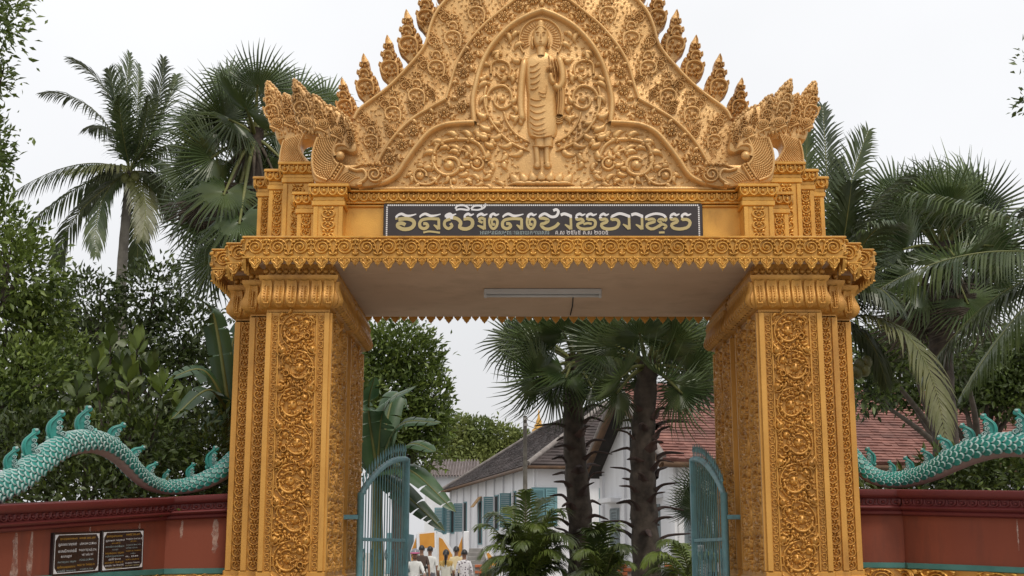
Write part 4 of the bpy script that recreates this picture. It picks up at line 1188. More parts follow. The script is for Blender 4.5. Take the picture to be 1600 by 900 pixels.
L1 = [
 wave(180, 372) + [([(182, 205), (182, 172)], 11, 'e'), ([(200, 203), (280, 196), (340, 215), (352, 250), (320, 288), (250, 298), (196, 272), (200, 246), (235, 240), (268, 256)], 18, 'e')],
 wave(408, 606) + [([(402, 240), (430, 208), (500, 196), (592, 200)], 14, 'e'), ([(588, 196), (590, 300)], 13, 'e'), ([(404, 236), (410, 275), (448, 293), (482, 272), (470, 246), (440, 244)], 15, 'e'), ([(540, 256), (588, 290)], 20, 'r'), ([(440, 330), (500, 320), (600, 332)], 9, 'e')],
 hook(652, 756) + hook(836, 926) + [([(660, 178), (720, 186), (770, 200), (800, 235), (790, 280), (850, 296), (905, 270), (912, 220), (880, 196), (836, 196)], 17, 'e'), ([(700, 200), (650, 220), (645, 265), (680, 292), (715, 268), (700, 240)], 14, 'e'), ([(838, 170), (836, 215)], 10, 'e')],
 [([(748, 100), (770, 72), (830, 68), (872, 92), (870, 112), (800, 104), (752, 112)], 9, 'e'), ([(898, 104), (930, 74), (990, 72), (1012, 96), (1040, 66), (1030, 56)], 9, 'e'), ([(900, 108), (960, 112), (1010, 100)], 8, 'e')],
 hook(960, 1056) + [([(968, 205), (1000, 190), (1030, 204)], 14, 'e'), ([(1028, 190), (1030, 300)], 12, 'e'), ([(970, 215), (1010, 236)], 12, 'e'), ([(960, 262), (1028, 288)], 20, 'r')],
 hook(1080, 1168) + [([(1090, 170), (1076, 215), (1086, 270), (1116, 294), (1146, 262), (1150, 215), (1120, 198), (1096, 220), (1104, 250), (1128, 250)], 13, 'e')],
 wave(1206, 1402) + [([(1196, 240), (1226, 208), (1300, 196), (1386, 200)], 14, 'e'), ([(1384, 196), (1386, 300)], 13, 'e'), ([(1200, 236), (1206, 275), (1244, 293), (1278, 272), (1266, 246), (1236, 244)], 15, 'e'), ([(1336, 256), (1384, 290)], 20, 'r')],
 hook(1444, 1530) + [([(1450, 170), (1438, 215), (1446, 270), (1478, 294), (1508, 262), (1512, 215), (1482, 198), (1458, 220), (1466, 250), (1490, 250)], 13, 'e')],
]
for gl in L1:
    glyph('letter', gl, sA, 120 if False else 186)
L2 = [
 [([(30, 200), (24, 172), (70, 148), (130, 178), (180, 170), (200, 130), (180, 108), (150, 118)], 13, 'e'), ([(26, 190), (70, 195), (104, 215), (70, 240), (34, 252), (60, 288), (110, 296), (170, 272), (206, 236)], 15, 'e')],
 [([(222, 160), (262, 150), (322, 172)], 14, 'e'), ([(318, 160), (322, 300)], 12, 'e'), ([(262, 252), (320, 288)], 20, 'r')],
 hook(370, 460) + hook(470, 570) + [([(374, 180), (380, 205), (420, 200), (440, 225), (385, 250), (400, 285), (460, 296), (540, 280), (556, 230), (530, 205), (480, 205)], 14, 'e'), ([(440, 250), (480, 240), (520, 246)], 11, 'e'), ([(478, 172), (476, 210)], 10, 'e')],
 hook(600, 686) + [([(604, 180), (610, 205), (650, 200), (668, 225), (615, 250), (630, 285), (690, 296), (760, 280), (782, 235), (760, 205), (710, 205)], 15, 'e'), ([(712, 172), (708, 212)], 10, 'e'), ([(712, 175), (790, 148), (884, 174)], 13, 'e'), ([(878, 165), (882, 300)], 12, 'e'), ([(820, 250), (880, 288)], 20, 'r')],
 [([(900, 160), (944, 150), (1006, 172)], 14, 'e'), ([(1002, 160), (1006, 300)], 12, 'e'), ([(944, 252), (1004, 288)], 20, 'r')],
 [([(1046, 210), (1050, 175), (1130, 148), (1210, 162), (1236, 200), (1220, 220)], 12, 'e'), ([(1056, 205), (1110, 200), (1124, 225), (1060, 245), (1054, 275), (1100, 296), (1160, 270), (1190, 240), (1160, 215), (1190, 200), (1220, 214)], 14, 'e'), ([(1160, 275), (1200, 250), (1236, 270), (1210, 296)], 12, 'e'), ([(1166, 330), (1220, 328)], 10, 'e')],
 hook(1276, 1364) + hook(1382, 1476) + [([(1282, 180), (1288, 205), (1326, 200), (1344, 225), (1290, 250), (1304, 285), (1368, 296), (1440, 280), (1466, 235), (1440, 205), (1388, 205)], 15, 'e'), ([(1390, 172), (1386, 212)], 10, 'e')],
]
for gl in L2:
    glyph('letter', gl, sB)

def text_mesh(body, size, mats, align='LEFT', width=None, wscale=1.0):
    """flat lettering from the built-in font, converted to a mesh in the x-z plane"""
    cu = bpy.data.curves.new('text', 'FONT')
    cu.body = body
    cu.size = size
    cu.align_x = align
    cu.resolution_u = 2
    cu.fill_mode = 'FRONT'
    ob = bpy.data.objects.new('text', cu)
    COL.objects.link(ob)
    dg = bpy.context.evaluated_depsgraph_get()
    me = bpy.data.meshes.new_from_object(ob.evaluated_get(dg))
    bpy.data.objects.remove(ob)
    bpy.data.curves.remove(cu)
    if len(me.vertices):
        co = np.empty(len(me.vertices) * 3); me.vertices.foreach_get('co', co); co = co.reshape(-1, 3)
        w = co[:, 0].max() - co[:, 0].min()
        if width and w > 1e-6:
            x0 = co[:, 0].min()
            co[:, 0] = (co[:, 0] - x0) * width / w
        co = np.stack([co[:, 0], np.zeros(len(co)), co[:, 1]], 1)
        me.vertices.foreach_set('co', co.ravel())
    me.materials.clear(); me.materials.append(mats)
    me.update()
    return me
zsub = zrow(366.5, YS)
me = text_mesh('អារាមរាជសម្ពោធនាយកតារាសារ', 0.075, SIGNGR, width=xcol(858, 362, YS) - xcol(750, 362, YS))
obj('subtitle', me, sign, TRS((xcol(750, 362, YS), YS - 0.006, zsub)))
me = text_mesh('គ.ស ២៥៤៥ គ.ស ២០០៥', 0.075, SIGNW, width=xcol(950, 362, YS) - xcol(868, 362, YS))
obj('subtitle', me, sign, TRS((xcol(868, 362, YS), YS - 0.006, zsub)))

# ------------------------------------------------------------------ boundary walls
def wall_run(thing_, pts, side):
    """pts: list of (px, top_row, coping_bottom_row, band_row, Y), ordered from the gate outward"""
    P = [np.array(at(p[0], p[1], p[4])) for p in pts]
    secs = []
    for p in pts:
        X, Y = at(p[0], p[1], p[4])[0], p[4]
        secs.append((X, Y, zrow(p[1], Y), zrow(p[2], Y), zrow(p[3], Y)))
    # outward (towards camera) normals at each point
    nrm = []
    for i in range(len(secs)):
        a = secs[max(0, i - 1)]; b = secs[min(len(secs) - 1, i + 1)]
        d = np.array([b[0] - a[0], b[1] - a[1]]); d /= np.linalg.norm(d)
        n = np.array([-d[1], d[0]])
        if n[1] > 0: n = -n
        nrm.append(n)
    def sweep(profile, mat_, name, smooth='auto'):
        rows = []
        for (X, Y, zt, zc_, zb), n in zip(secs, nrm):
            rows.append([(X + n[0] * o, Y + n[1] * o, zf(zt, zc_, zb)) for o, zf in profile])
        m = MB(); m.grid(np.array(rows))
        return obj(name, m.mesh(name, mat_, smooth), thing_)
    mix = lambda f: (lambda zt, zc_, zb: zt * (1 - f) + zc_ * f)
    T = 0.42
    low = lambda f: (lambda zt, zc_, zb: zc_ * (1 - f) + zb * f)
    sweep([(0, mix(0.98)), (0, low(1.0))], TERRA, 'wall_panel')
    sweep([(-T, mix(0.3)), (-T, lambda a, b, c: 0.0)], TERRA, 'wall_back')
    cop = sweep([(-T - 0.05, mix(0.3)), (-T - 0.05, mix(0.02)), (-T, mix(0.0)), (0.13, mix(0.0)), (0.16, mix(0.03)), (0.16, mix(0.2)), (0.145, mix(0.27)), (0.10, mix(0.33)), (0.075, mix(0.36)), (0.075, mix(0.60)), (0.10, mix(0.64)), (0.115, mix(0.70)), (0.10, mix(0.76)), (0.06, mix(0.80)), (0.075, mix(0.86)), (0.065, mix(0.94)), (0.015, mix(1.0)), (-0.02, mix(1.0))], MAROON, 'coping')
    sweep([(0.0, low(0.98)), (0.035, low(0.985)), (0.035, lambda a, b, c: c - 0.05), (0.02, lambda a, b, c: c - 0.06)], TEALBAND, 'teal_band')
    sweep([(0.012, lambda a, b, c: c - 0.03), (0.012, lambda a, b, c: c - 0.6), (0.05, lambda a, b, c: c - 0.62), (0.05, lambda a, b, c: 0.0)], GOLD, 'plinth')
    # carved leaves along the coping and on the plinth
    for i in range(len(secs) - 1):
        a, b = secs[i], secs[i + 1]
        n = (nrm[i] + nrm[i + 1]) / 2
        L = math.hypot(b[0] - a[0], b[1] - a[1])
        d = np.array([b[0] - a[0], b[1] - a[1]]) / L
        fc = np.array([-d[1], d[0]]); fc = fc if fc[1] < 0 else -fc
        rz = math.atan2(fc[1], fc[0]) + PI / 2
        k = max(1, int(L / 0.125))
        for j in range(k):
            f = (j + 0.5) / k
            X = a[0] + (b[0] - a[0]) * f; Y = a[1] + (b[1] - a[1]) * f
            zt = a[2] + (b[2] - a[2]) * f; zc_ = a[3] + (b[3] - a[3]) * f; zb = a[4] + (b[4] - a[4]) * f
            obj('coping_leaf', ME_COP, cop, TRS((X + fc[0] * 0.077, Y + fc[1] * 0.077, zt * 0.52 + zc_ * 0.48), rz, (1, 1, (zt - zc_) / 0.38)))
        k = max(1, int(L / 0.40))
        for j in range(k):
            f = (j + 0.5) / k
            X = a[0] + (b[0] - a[0]) * f; Y = a[1] + (b[1] - a[1]) * f
            zb = a[4] + (b[4] - a[4]) * f
            obj('plinth_scroll', GM['scroll'], cop, TRS((X + fc[0] * 0.014, Y + fc[1] * 0.014, zb - 0.16), rz, (1.4 if j % 2 else -1.4, 1, 0.9)))
    return secs, nrm
TEALBAND = mat('teal_band_paint', (0.035, 0.14, 0.125), 0.6, col2=(0.06, 0.19, 0.17), vscale=4)
mm_ = MB()
mm_.stroke([(-0.055, 0.04), (-0.05, -0.02), (0, -0.045), (0.05, -0.02), (0.055, 0.04)], 0.012, 0.022, 'even', n=12)
mm_.bead(0, 0.0, 0.025, 0.03, 7)
ME_COP = mm_.mesh('coping_leaf', MAROON)
wl_ = thing('boundary_wall', 'terracotta wall with maroon coping left of the gateway carrying two plaques', 'wall', (-4.5, 16.2, 0), 'walls flanking the gateway')
SL, NL = wall_run(wl_, [(372, 771, 808, 889, 16.5), (262, 777, 813, 890, 16.35), (255, 777.5, 813.5, 890.5, 16.25), (130, 783, 823, 897, 14.75), (0, 788, 833, 906, 13.25), (-130, 793, 843, 918, 11.9), (-340, 801, 858, 935, 10.2)], -1)
wr_ = thing('boundary_wall', 'terracotta wall with maroon coping right of the gateway, without plaques', 'wall', (5.0, 16.2, 0), 'walls flanking the gateway')
SR, NRt = wall_run(wr_, [(1330, 765, 805, 880, 16.5), (1408, 765, 805.5, 880.5, 16.35), (1414, 765, 806, 881, 16.25), (1500, 766, 808, 884, 15.7), (1600, 767, 810.5, 888.5, 15.1), (1740, 768, 814, 896, 14.3), (2000, 770, 820, 905, 12.9)], 1)

# lime runs below the coping
rs = random.Random(11)
for (secs, k0, f, ln, w) in ((SL, 0, 0.30, 0.42, 0.05), (SL, 0, 0.78, 0.22, 0.025), (SL, 3, 0.62, 0.8, 0.05), (SL, 3, 0.8, 0.85, 0.07), (SL, 2, 0.9, 0.5, 0.03), (SL, 2, 0.3, 0.3, 0.03), (SR, 3, 0.86, 0.35, 0.012)):
    a, b = secs[k0], secs[k0 + 1]
    d = np.array([b[0] - a[0], b[1] - a[1]]); d /= np.linalg.norm(d)
    n = np.array([-d[1], d[0]]); n = n if n[1] < 0 else -n
    X = a[0] + (b[0] - a[0]) * f; Y = a[1] + (b[1] - a[1]) * f; z = a[3] + (b[3] - a[3]) * f
    vs_ = []
    N = 9
    for j in range(N + 1):
        ww = w * (0.25 + 0.75 * math.sin(PI * min(1, (j + 0.6) / (N + 0.6)))) * rs.uniform(0.6, 1.1)
        zz = z - 0.01 - ln * j / N
        off = rs.uniform(-0.2, 0.2) * w
        for q in (-1, 1):
            vs_.append((X + d[0] * (ww * q + off) + n[0] * 0.003, Y + d[1] * (ww * q + off) + n[1] * 0.003, zz))
    m = MB(); m.add(vs_, [(2 * j, 2 * j + 1, 2 * j + 3, 2 * j + 2) for j in range(N)])
    obj('lime_run', m.mesh('lime_run', STAIN, False), wl_ if secs is SL else wr_)

# ------------------------------------------------------------------ plaques on the left wall
def plaque(quad_px, label, lines, Yl, Yr):
    """quad_px: left x, right x, top-left row, top-right row, bottom-left row, bottom-right row"""
    xl, xr, tl, trr, bl, br = quad_px
    A = np.array(at(xl, (tl + bl) / 2, Yl)); B = np.array(at(xr, (trr + br) / 2, Yr))
    d = np.array([B[0] - A[0], B[1] - A[1]]); W = np.linalg.norm(d); d /= W
    rz = math.atan2(d[1], d[0])
    H = ((zrow(tl, Yl) - zrow(bl, Yl)) + (zrow(trr, Yr) - zrow(br, Yr))) / 2
    tilt = math.atan2((zrow(trr, Yr) + zrow(br, Yr)) / 2 - (zrow(tl, Yl) + zrow(bl, Yl)) / 2, W)
    C = (A + B) / 2
    C[2] = (zrow(tl, Yl) + zrow(bl, Yl) + zrow(trr, Yr) + zrow(br, Yr)) / 4
    M = TRS(C, rz, ry=-tilt)
    m = MB(); m.bbox(-W / 2, W / 2, -0.03, 0.03, -H / 2, H / 2, 0.004)
    pl = obj('plaque', m.mesh('plaque', SIGNB, 'auto'), None, M)
    tag(pl, label, 'plaque', 'plaques on the wall')
    m = MB()
    b = 0.022; t = 0.007
    for (x0, x1, z0, z1) in ((-W / 2 + b, W / 2 - b, H / 2 - b - t, H / 2 - b), (-W / 2 + b, W / 2 - b, -H / 2 + b, -H / 2 + b + t), (-W / 2 + b, -W / 2 + b + t, -H / 2 + b + t, H / 2 - b - t), (W / 2 - b - t, W / 2 - b, -H / 2 + b + t, H / 2 - b - t)):
        m.box(x0, x1, -0.033, -0.028, z0, z1)
    for sx in (-1, 1):
        for sz in (-1, 1):
            x, z = sx * (W / 2 - b - t), sz * (H / 2 - b - t)
            m.add([(x, -0.0335, z), (x - sx * 0.055, -0.0335, z), (x, -0.0335, z - sz * 0.055)], [(0, 1, 2)])
    obj('border', m.mesh('border', SIGNW, False), pl, M)
    for (u, v, w, hgt, body, mt) in lines:
        me = text_mesh(body, hgt * H * 1.25, mt, width=w * W)
        obj('text_line', me, pl, M @ TRS((-W / 2 + u * W, -0.033, H / 2 - v * H)))
    return pl
# wall surface distance at a column
def wallY(px):
    for a, b, pa, pb in ((SL[2], SL[3], 255, 130), (SL[3], SL[4], 130, 0)):
        if pb <= px <= pa:
            # intersect ray with the segment in plan
            k = (px - 800) / F / (CP + 0.2 * SP)
            # X = k*Y ; X = ax + t dx ; Y = ay + t dy
            dx, dy = b[0] - a[0], b[1] - a[1]
            t = (k * a[1] - a[0]) / (dx - k * dy)
            return a[1] + t * dy - 0.012
    return 15
WW, GG, AA, BB2 = SIGNW, SIGNG, SIGNO, SIGNGR
plaque((79, 152, 833, 829.5, 900, 895), 'left black plaque with the larger lettering on the terracotta wall', [
    (0.13, 0.17, 0.36, 0.05, 'ព្រះពុទ្ធសាសនា', AA), (0.53, 0.17, 0.36, 0.05, 'ANNÉE 2005-2007', AA),
    (0.10, 0.31, 0.38, 0.07, 'គ្រួសារលោកម្ចាស់', WW), (0.55, 0.31, 0.36, 0.06, 'LÂM KIM CƯƠNG', WW),
    (0.10, 0.47, 0.38, 0.07, 'ឧបាសិកាថាច់ធី', WW), (0.53, 0.46, 0.39, 0.06, 'THẠCH THỊ HUỆ (CHI)', WW),
    (0.16, 0.585, 0.22, 0.06, 'សហរដ្ឋ', WW), (0.60, 0.57, 0.25, 0.05, 'VIỆT KIỀU MỸ', WW),
    (0.10, 0.71, 0.38, 0.05, 'កសាងក្លោងទ្វារ', BB2), (0.55, 0.69, 0.31, 0.05, 'CÚNG DƯỜNG', BB2),
    (0.09, 0.83, 0.38, 0.055, 'ឧទ្ទិសបុណ្យកុសល', AA), (0.51, 0.81, 0.38, 0.055, 'NGÀY 01 THÁNG 01', AA),
    (0.10, 0.92, 0.38, 0.045, 'ថ្ងៃទី ២០០៥', BB2), (0.57, 0.91, 0.29, 0.045, '01.2005 PL.2548', BB2)], wallY(79), wallY(152))
plaque((155.5, 221, 829, 826, 894.5, 889), 'right black plaque with the smaller lettering on the terracotta wall', [
    (0.10, 0.17, 0.36, 0.05, 'ព្រះពុទ្ធសាសនា', AA), (0.55, 0.15, 0.35, 0.05, 'ANNÉE 2005-2007', AA),
    (0.08, 0.27, 0.44, 0.045, 'គ្រួសារលោកម្ចាស់', WW), (0.55, 0.255, 0.40, 0.04, 'THẠCH THỊ HUỆ', WW),
    (0.22, 0.335, 0.2, 0.03, 'ឧបាសិកា', AA), (0.66, 0.31, 0.15, 0.03, 'VIỆT KIỀU', AA),
    (0.08, 0.42, 0.43, 0.045, 'ឧបាសិកាថាច់ធីសុខ', BB2), (0.56, 0.40, 0.37, 0.035, 'CÚNG DƯỜNG XÂY', BB2),
    (0.24, 0.49, 0.13, 0.04, 'សហរដ្ឋ', BB2), (0.56, 0.47, 0.28, 0.035, 'CỔNG CHÙA', BB2),
    (0.08, 0.575, 0.43, 0.045, 'កសាងក្លោងទ្វារ', AA), (0.56, 0.545, 0.36, 0.035, 'NGÀY 01 THÁNG', AA),
    (0.08, 0.645, 0.43, 0.04, 'ឧទ្ទិសបុណ្យកុសល', BB2), (0.68, 0.61, 0.11, 0.03, 'NĂM', BB2),
    (0.16, 0.725, 0.28, 0.045, 'ថ្ងៃទី ២០០៥', WW), (0.56, 0.68, 0.3, 0.04, 'PL. 2548', WW),
    (0.07, 0.80, 0.43, 0.045, 'ឧបាសក ២៥៤៥', AA), (0.56, 0.755, 0.33, 0.035, 'XÂY DỰNG', AA),
    (0.08, 0.87, 0.43, 0.045, 'សម្ពោធ ២០០៥', WW), (0.56, 0.84, 0.34, 0.035, 'KHÁNH THÀNH', WW),
    (0.1, 0.93, 0.38, 0.03, 'ពុទ្ធសករាជ', GG), (0.56, 0.90, 0.34, 0.03, 'NĂM 2005', GG)], wallY(155.5), wallY(221))

# ------------------------------------------------------------------ turquoise serpents on the walls
def scale_mesh():
    """one overlapping shield scale: teal plate with a pale raised rim; local x = across, z = along (tip towards -z), y = outward (-)"""
    m = MB()
    a = np.linspace(0, PI, 9)
    out = np.stack([np.cos(a), np.full(9, 0.0), -np.sin(a) * 1.05], 1) * 0.5
    inn = out * 0.80 + np.array([0, 0, 0.015])
    top = np.array([[0.5, 0, 0.45], [-0.5, 0, 0.45]])
    V = [(q[0], -0.12, q[2]) for q in out] + [(q[0], -0.20, q[2]) for q in inn] + [(q[0], 0.06, q[2] * 1.02) for q in out] + [(0.34, -0.12, 0.45), (-0.34, -0.12, 0.45), (0.5, -0.02, 0.45), (-0.5, -0.02, 0.45)]
    rim = [(i, i + 1, 9 + i + 1, 9 + i) for i in range(8)]
    side = [(18 + i, 18 + i + 1, i + 1, i) for i in range(8)]
    m.add(V, rim, 0)
    for q in range(1, 7): m.m[len(m.m) - 8 + q] = 1
    o = len(m.v) - len(V)
    m.f += [tuple(q) for q in side]; m.m += [0, 1, 1, 1, 1, 1, 1, 0]
    pl = [(9, 10, 11, 12, 13, 14, 15, 16, 17, 28, 27)]
    m.f += pl; m.m += [0]
    m.f += [(0, 9, 27, 29), (17, 8, 30, 28)]; m.m += [0, 0]
    return m
ME_SCALE = scale_mesh().mesh('scale', [TEAL, TEALW], False)
def crest_mesh():
    """curled fin: hook shaped blade with white volutes"""
    m = MB()
    o = [(-0.30, -0.12), (-0.36, 0.10), (-0.34, 0.40), (-0.20, 0.70), (0.05, 0.92), (0.16, 1.02), (0.20, 1.14), (0.30, 1.16), (0.42, 1.04), (0.38, 0.90), (0.24, 0.84), (0.30, 0.70), (0.16, 0.58), (0.24, 0.44), (0.14, 0.30), (0.28, 0.16), (0.26, -0.12)]
    o = [(u - 0.16 * max(0, v), v) for u, v in o]
    m.poly(catmull(o, 56, True), -0.13, 0.13, bev=0.05)
    m.stroke([(-0.24, -0.02), (-0.30, 0.30), (-0.24, 0.62), (-0.02, 0.86), (0.14, 0.98)], 0.085, 0.10, 'taper', n=18, base=0.13)
    for u, v, r in ((0.02, 0.62, 0.10), (0.0, 0.38, 0.11), (0.12, 0.12, 0.12), (-0.04, 0.20, 0.07)):
        m.stroke(spiral(u, v, r, r * 0.35, -90, 330, 16), r * 0.34, 0.10, 'even', n=16, base=0.12, mi=1)
        m.bead(u, v, r * 0.4, 0.12, 7, 0.12, 1)
    m.bead(0.15, 1.08, 0.08, 0.10, 7, 0.10, 1)
    m.tube([(-0.42, -0.0, -0.02), (0.36, 0.0, -0.02)], 0.13, 8)
    return m
ME_CREST = crest_mesh().mesh('crest_fin', [TEAL, TEALW], 'auto')
def wall_naga(label, cl, crests, Yof, flip):
    """cl: (px, row, radius px) centre line, Yof(px) distance"""
    path = []
    for px_, py_, r in cl:
        Y = Yof(px_)
        path.append((*at(px_, py_, Y), r * Y / F * 0.93))
    path = catmull(path, 90)
    path = resample(path, 90)
    C, rad = path[:, :3], path[:, 3]
    root = thing('stone_serpent', label, 'serpent', tuple(C[45] - np.array([0, 0, rad[45]])), 'serpents on the walls')
    t = np.gradient(C, axis=0); t /= np.linalg.norm(t, axis=1)[:, None]
    hz = np.cross(t, np.array([0, 0, 1.0])); hz /= np.linalg.norm(hz, axis=1)[:, None]       # horizontal side
    hz = np.where((hz[:, 1] > 0)[:, None], -hz, hz)      # towards the camera
    up = np.cross(hz, t); up = np.where((up[:, 2] < 0)[:, None], -up, up)
    m = MB()
    seg = 20
    a = np.linspace(0, 2 * PI, seg, endpoint=False)
    P = np.array([[C[i] + rad[i] * (np.cos(q) * hz[i] * 0.95 + np.sin(q) * up[i]) for q in a] for i in range(90)])
    m.grid(P, 0, closed_v=True)
    for fi in range(len(m.f)):
        j = fi % seg
        ang = (j + 0.5) / seg * 360
        if 218 < ang < 322: m.m[fi] = 1
    obj('body', m.mesh('body', [TEAL, BELLY]), root)
    # belly ribs
    s_len = np.r_[0, np.cumsum(np.linalg.norm(np.diff(C, axis=0), axis=1))]
    # scales in rows on the near side; the far side is one joined mesh
    back = MB()
    pos = 0.05
    row = 0
    sc_v = np.array([v.co[:] for v in ME_SCALE.vertices])
    sc_f = [tuple(p.vertices) for p in ME_SCALE.polygons]
    sc_m = [p.material_index for p in ME_SCALE.polygons]
    while pos < s_len[-1] - 0.05:
        i = int(np.interp(pos, s_len, np.arange(90)))
        f = np.interp(pos, s_len, np.arange(90)) - i
        j = min(89, i + 1)
        c = C[i] * (1 - f) + C[j] * f; r = rad[i] * (1 - f) + rad[j] * f
        ti, hi, ui = t[i] * (1 - f) + t[j] * f, hz[i] * (1 - f) + hz[j] * f, up[i] * (1 - f) + up[j] * f
        size = r * 0.70
        step = 34
        offs = (row % 2) * step / 2
        for k in range(-1, 4):
            ang = R(-30 + offs + step * k + 5)
            if not (R(-32) < ang < R(98)): continue
            for sd in (1, -1):
                nrm = math.cos(ang) * hi * 0.95 * sd + math.sin(ang) * ui
                nrm /= np.linalg.norm(nrm)
                p = c + nrm * r * 1.0
                zz = ti * flip
                zz = zz - nrm * np.dot(zz, nrm); zz /= np.linalg.norm(zz)
                xx = np.cross(-nrm, zz)
                # tilt so that the tip stands proud
                zz2 = zz * math.cos(0.16) - nrm * math.sin(0.16) * 1.0
                yy = np.cross(zz2, xx)
                M = Matrix(((xx[0] * size * 0.90, yy[0] * size, zz2[0] * size * 1.25, p[0]), (xx[1] * size * 0.90, yy[1] * size, zz2[1] * size * 1.25, p[1]), (xx[2] * size * 0.90, yy[2] * size, zz2[2] * size * 1.25, p[2]), (0, 0, 0, 1)))
                if sd > 0:
                    obj('scale', ME_SCALE, root, M)
                else:
                    A = np.array(M)
                    vv = sc_v @ A[:3, :3].T + A[:3, 3]
                    o = len(back.v)
                    back.v.extend(map(tuple, vv)); back.f.extend(tuple(o + q for q in ff_) for ff_ in sc_f); back.m.extend(sc_m)
        pos += size * 0.72
        row += 1
    obj('far_side_scales', back.mesh('far_side_scales', [TEAL, TEALW], False), root, kind='stuff')
    m = MB()
    pos = 0.04
    while pos < s_len[-1]:
        i = int(np.interp(pos, s_len, np.arange(90)))
        q = C[i] + up[i] * rad[i] * 1.03
        m.ball(q, rad[i] * 0.15, 6, 4)
        pos += rad[i] * 0.26
    obj('spine_beads', m.mesh('spine_beads', TEAL), root, kind='stuff')
    for (px_, py_, hpx) in crests:
        k = int(np.argmin([abs(800 + F * C[i][0] / (C[i][1] * CP + (C[i][2] - EYE) * SP) - px_) for i in range(90)]))
        h = hpx * C[k][1] / F
        base = C[k] + up[k] * rad[k] * 0.98
        tl = math.atan2(t[k][2] * (1 if t[k][0] > 0 else -1), abs(t[k][0]) + 1e-6)
        rz = math.atan2(hz[k][1], hz[k][0]) + PI / 2
        obj('crest_fin', ME_CREST, root, TRS(base, rz * 0.35, (1.12 * h * (1 if flip > 0 else -1), h * 1.0, h * 0.90), ry=(-0.12 + max(0, -tl) * 0.6) if flip > 0 else -(-0.12 + max(0, tl) * 0.6)))
    return root
Yl = lambda px_: np.interp(px_, [-340, -130, 0, 130, 258, 372], [10.2, 11.9, 13.25, 14.75, 16.3, 16.5]) + 0.12
wall_naga('turquoise scaled stone serpent arching over the left wall above the plaques', [(-330, 800, 6), (-270, 794, 13), (-190, 790, 19), (-120, 797, 22), (-60, 788, 22.5), (0, 765, 22), (33, 746, 21.5), (67, 719, 20.5), (100, 698, 19.5), (133, 691, 18.5), (160, 695, 17.5), (187, 712, 16), (207, 733, 14.5), (227, 751, 13), (253, 761, 11.5), (287, 761, 12), (320, 752, 13.5), (350, 735, 15), (375, 712, 16)],
          [(-8, 0, 30), (24, 0, 33), (57, 0, 38), (96, 0, 40), (138, 0, 38), (176, 0, 30), (206, 0, 25), (231, 0, 22), (262, 0, 17), (302, 0, 22), (342, 0, 30)], Yl, 1)
Yr = lambda px_: np.interp(px_, [1325, 1413, 1500, 1600, 1740, 1990], [16.5, 16.3, 15.7, 15.1, 14.3, 12.9]) + 0.12
wall_naga('turquoise scaled stone serpent curving along the right wall below the palms', [(1322, 705, 15), (1343, 728, 14), (1363, 744, 13), (1390, 751, 12.5), (1423, 748, 13.5), (1457, 737, 15.5), (1490, 720, 18), (1523, 706, 19.5), (1557, 698, 19.5), (1597, 697, 19), (1640, 710, 20), (1690, 745, 21), (1740, 772, 21), (1800, 782, 20), (1870, 775, 18), (1940, 780, 12), (1990, 788, 5)],
          [(1348, 0, 24), (1388, 0, 19), (1424, 0, 22), (1453, 0, 24), (1482, 0, 28), (1515, 0, 29), (1550, 0, 34), (1588, 0, 38), (1628, 0, 38)], Yr, -1)

# ------------------------------------------------------------------ iron gate leaves
def iron_leaf(label, hx, hy, ang, width, s):
    root = thing('iron_gate_leaf', label, 'gate leaf', (hx, hy, 0), 'iron gate leaves')
    M = Matrix.Translation((hx, hy, 0)) @ Matrix.Rotation(ang, 4, 'Z')      # local x runs along the leaf
    def part(name, mb, smooth=True): return obj(name, mb.mesh(name, IRON, smooth), root, M)
    top = lambda x: 2.30 + 0.62 * math.sin(min(1, x / width) * PI / 2) ** 0.8
    m = MB(); m.tube([(0, 0, 0.05), (0, 0, 2.34)], 0.045, 10); part('hinge_post', m)
    m = MB(); m.bbox(width - 0.05, width + 0.05, -0.04, 0.04, 0.08, 2.94, 0.01); part('free_stile', m, 'auto')
    m = MB(); m.tube([(x, 0, top(x)) for x in np.linspace(0, width, 22)], 0.042, 10); part('arched_rail', m)
    for z in (0.2, 0.95, 1.72):
        m = MB(); m.bbox(0.04, width - 0.05, -0.018, 0.018, z, z + 0.045, 0.004); part('rail', m, 'auto')
    n = 17
    for k in range(n):
        x = 0.10 + (width - 0.2) * k / (n - 1)
        m = MB()
        zt = top(x)
        m.tube([(x, 0, 0.1), (x, 0, zt)], 0.0085, 6)
        part('bar', m)
        m = MB()
        m.tube([(x, 0, zt), (x, 0, zt + 0.10), (x, 0, zt + 0.13), (x, 0, zt + 0.23)], [0.0085, 0.0085, 0.020, 0.002], 6)
        part('spike', m)
    for k in range(6):
        for z in (0.6, 1.36):
            x = 0.25 + (width - 0.5) * k / 5
            m = MB()
            for q in (-1, 1):
                sp = spiral(0.0, 0.0, 0.09, 0.02, 90 * q, 90 * q + 420, 20)
                m.tube([(x + u, 0.012 * q, z + q * 0.17 + v) for u, v in sp], 0.007, 5)
            m.tube([(x, 0.014, z - 0.26), (x, 0.014, z + 0.26)], 0.009, 5)
            part('iron_scroll', m)
    m = MB()
    m.bbox(*sorted((hx, hx + s * 0.26)), hy - 0.035, hy + 0.035, zrow(808, hy) - 0.03, zrow(808, hy) + 0.03, 0.006)
    obj('hinge_bracket', m.mesh('hinge_bracket', IRON, 'auto'), root)
iron_leaf('blue iron gate leaf with arched top and spikes, hung on the left pillar', XC - 2.57 + 0.215, 17.3, R(80), 2.35, -1)
iron_leaf('blue iron gate leaf with arched top and spikes, hung on the right pillar', XC + 2.57 - 0.19, 17.3, R(92), 2.35, 1)
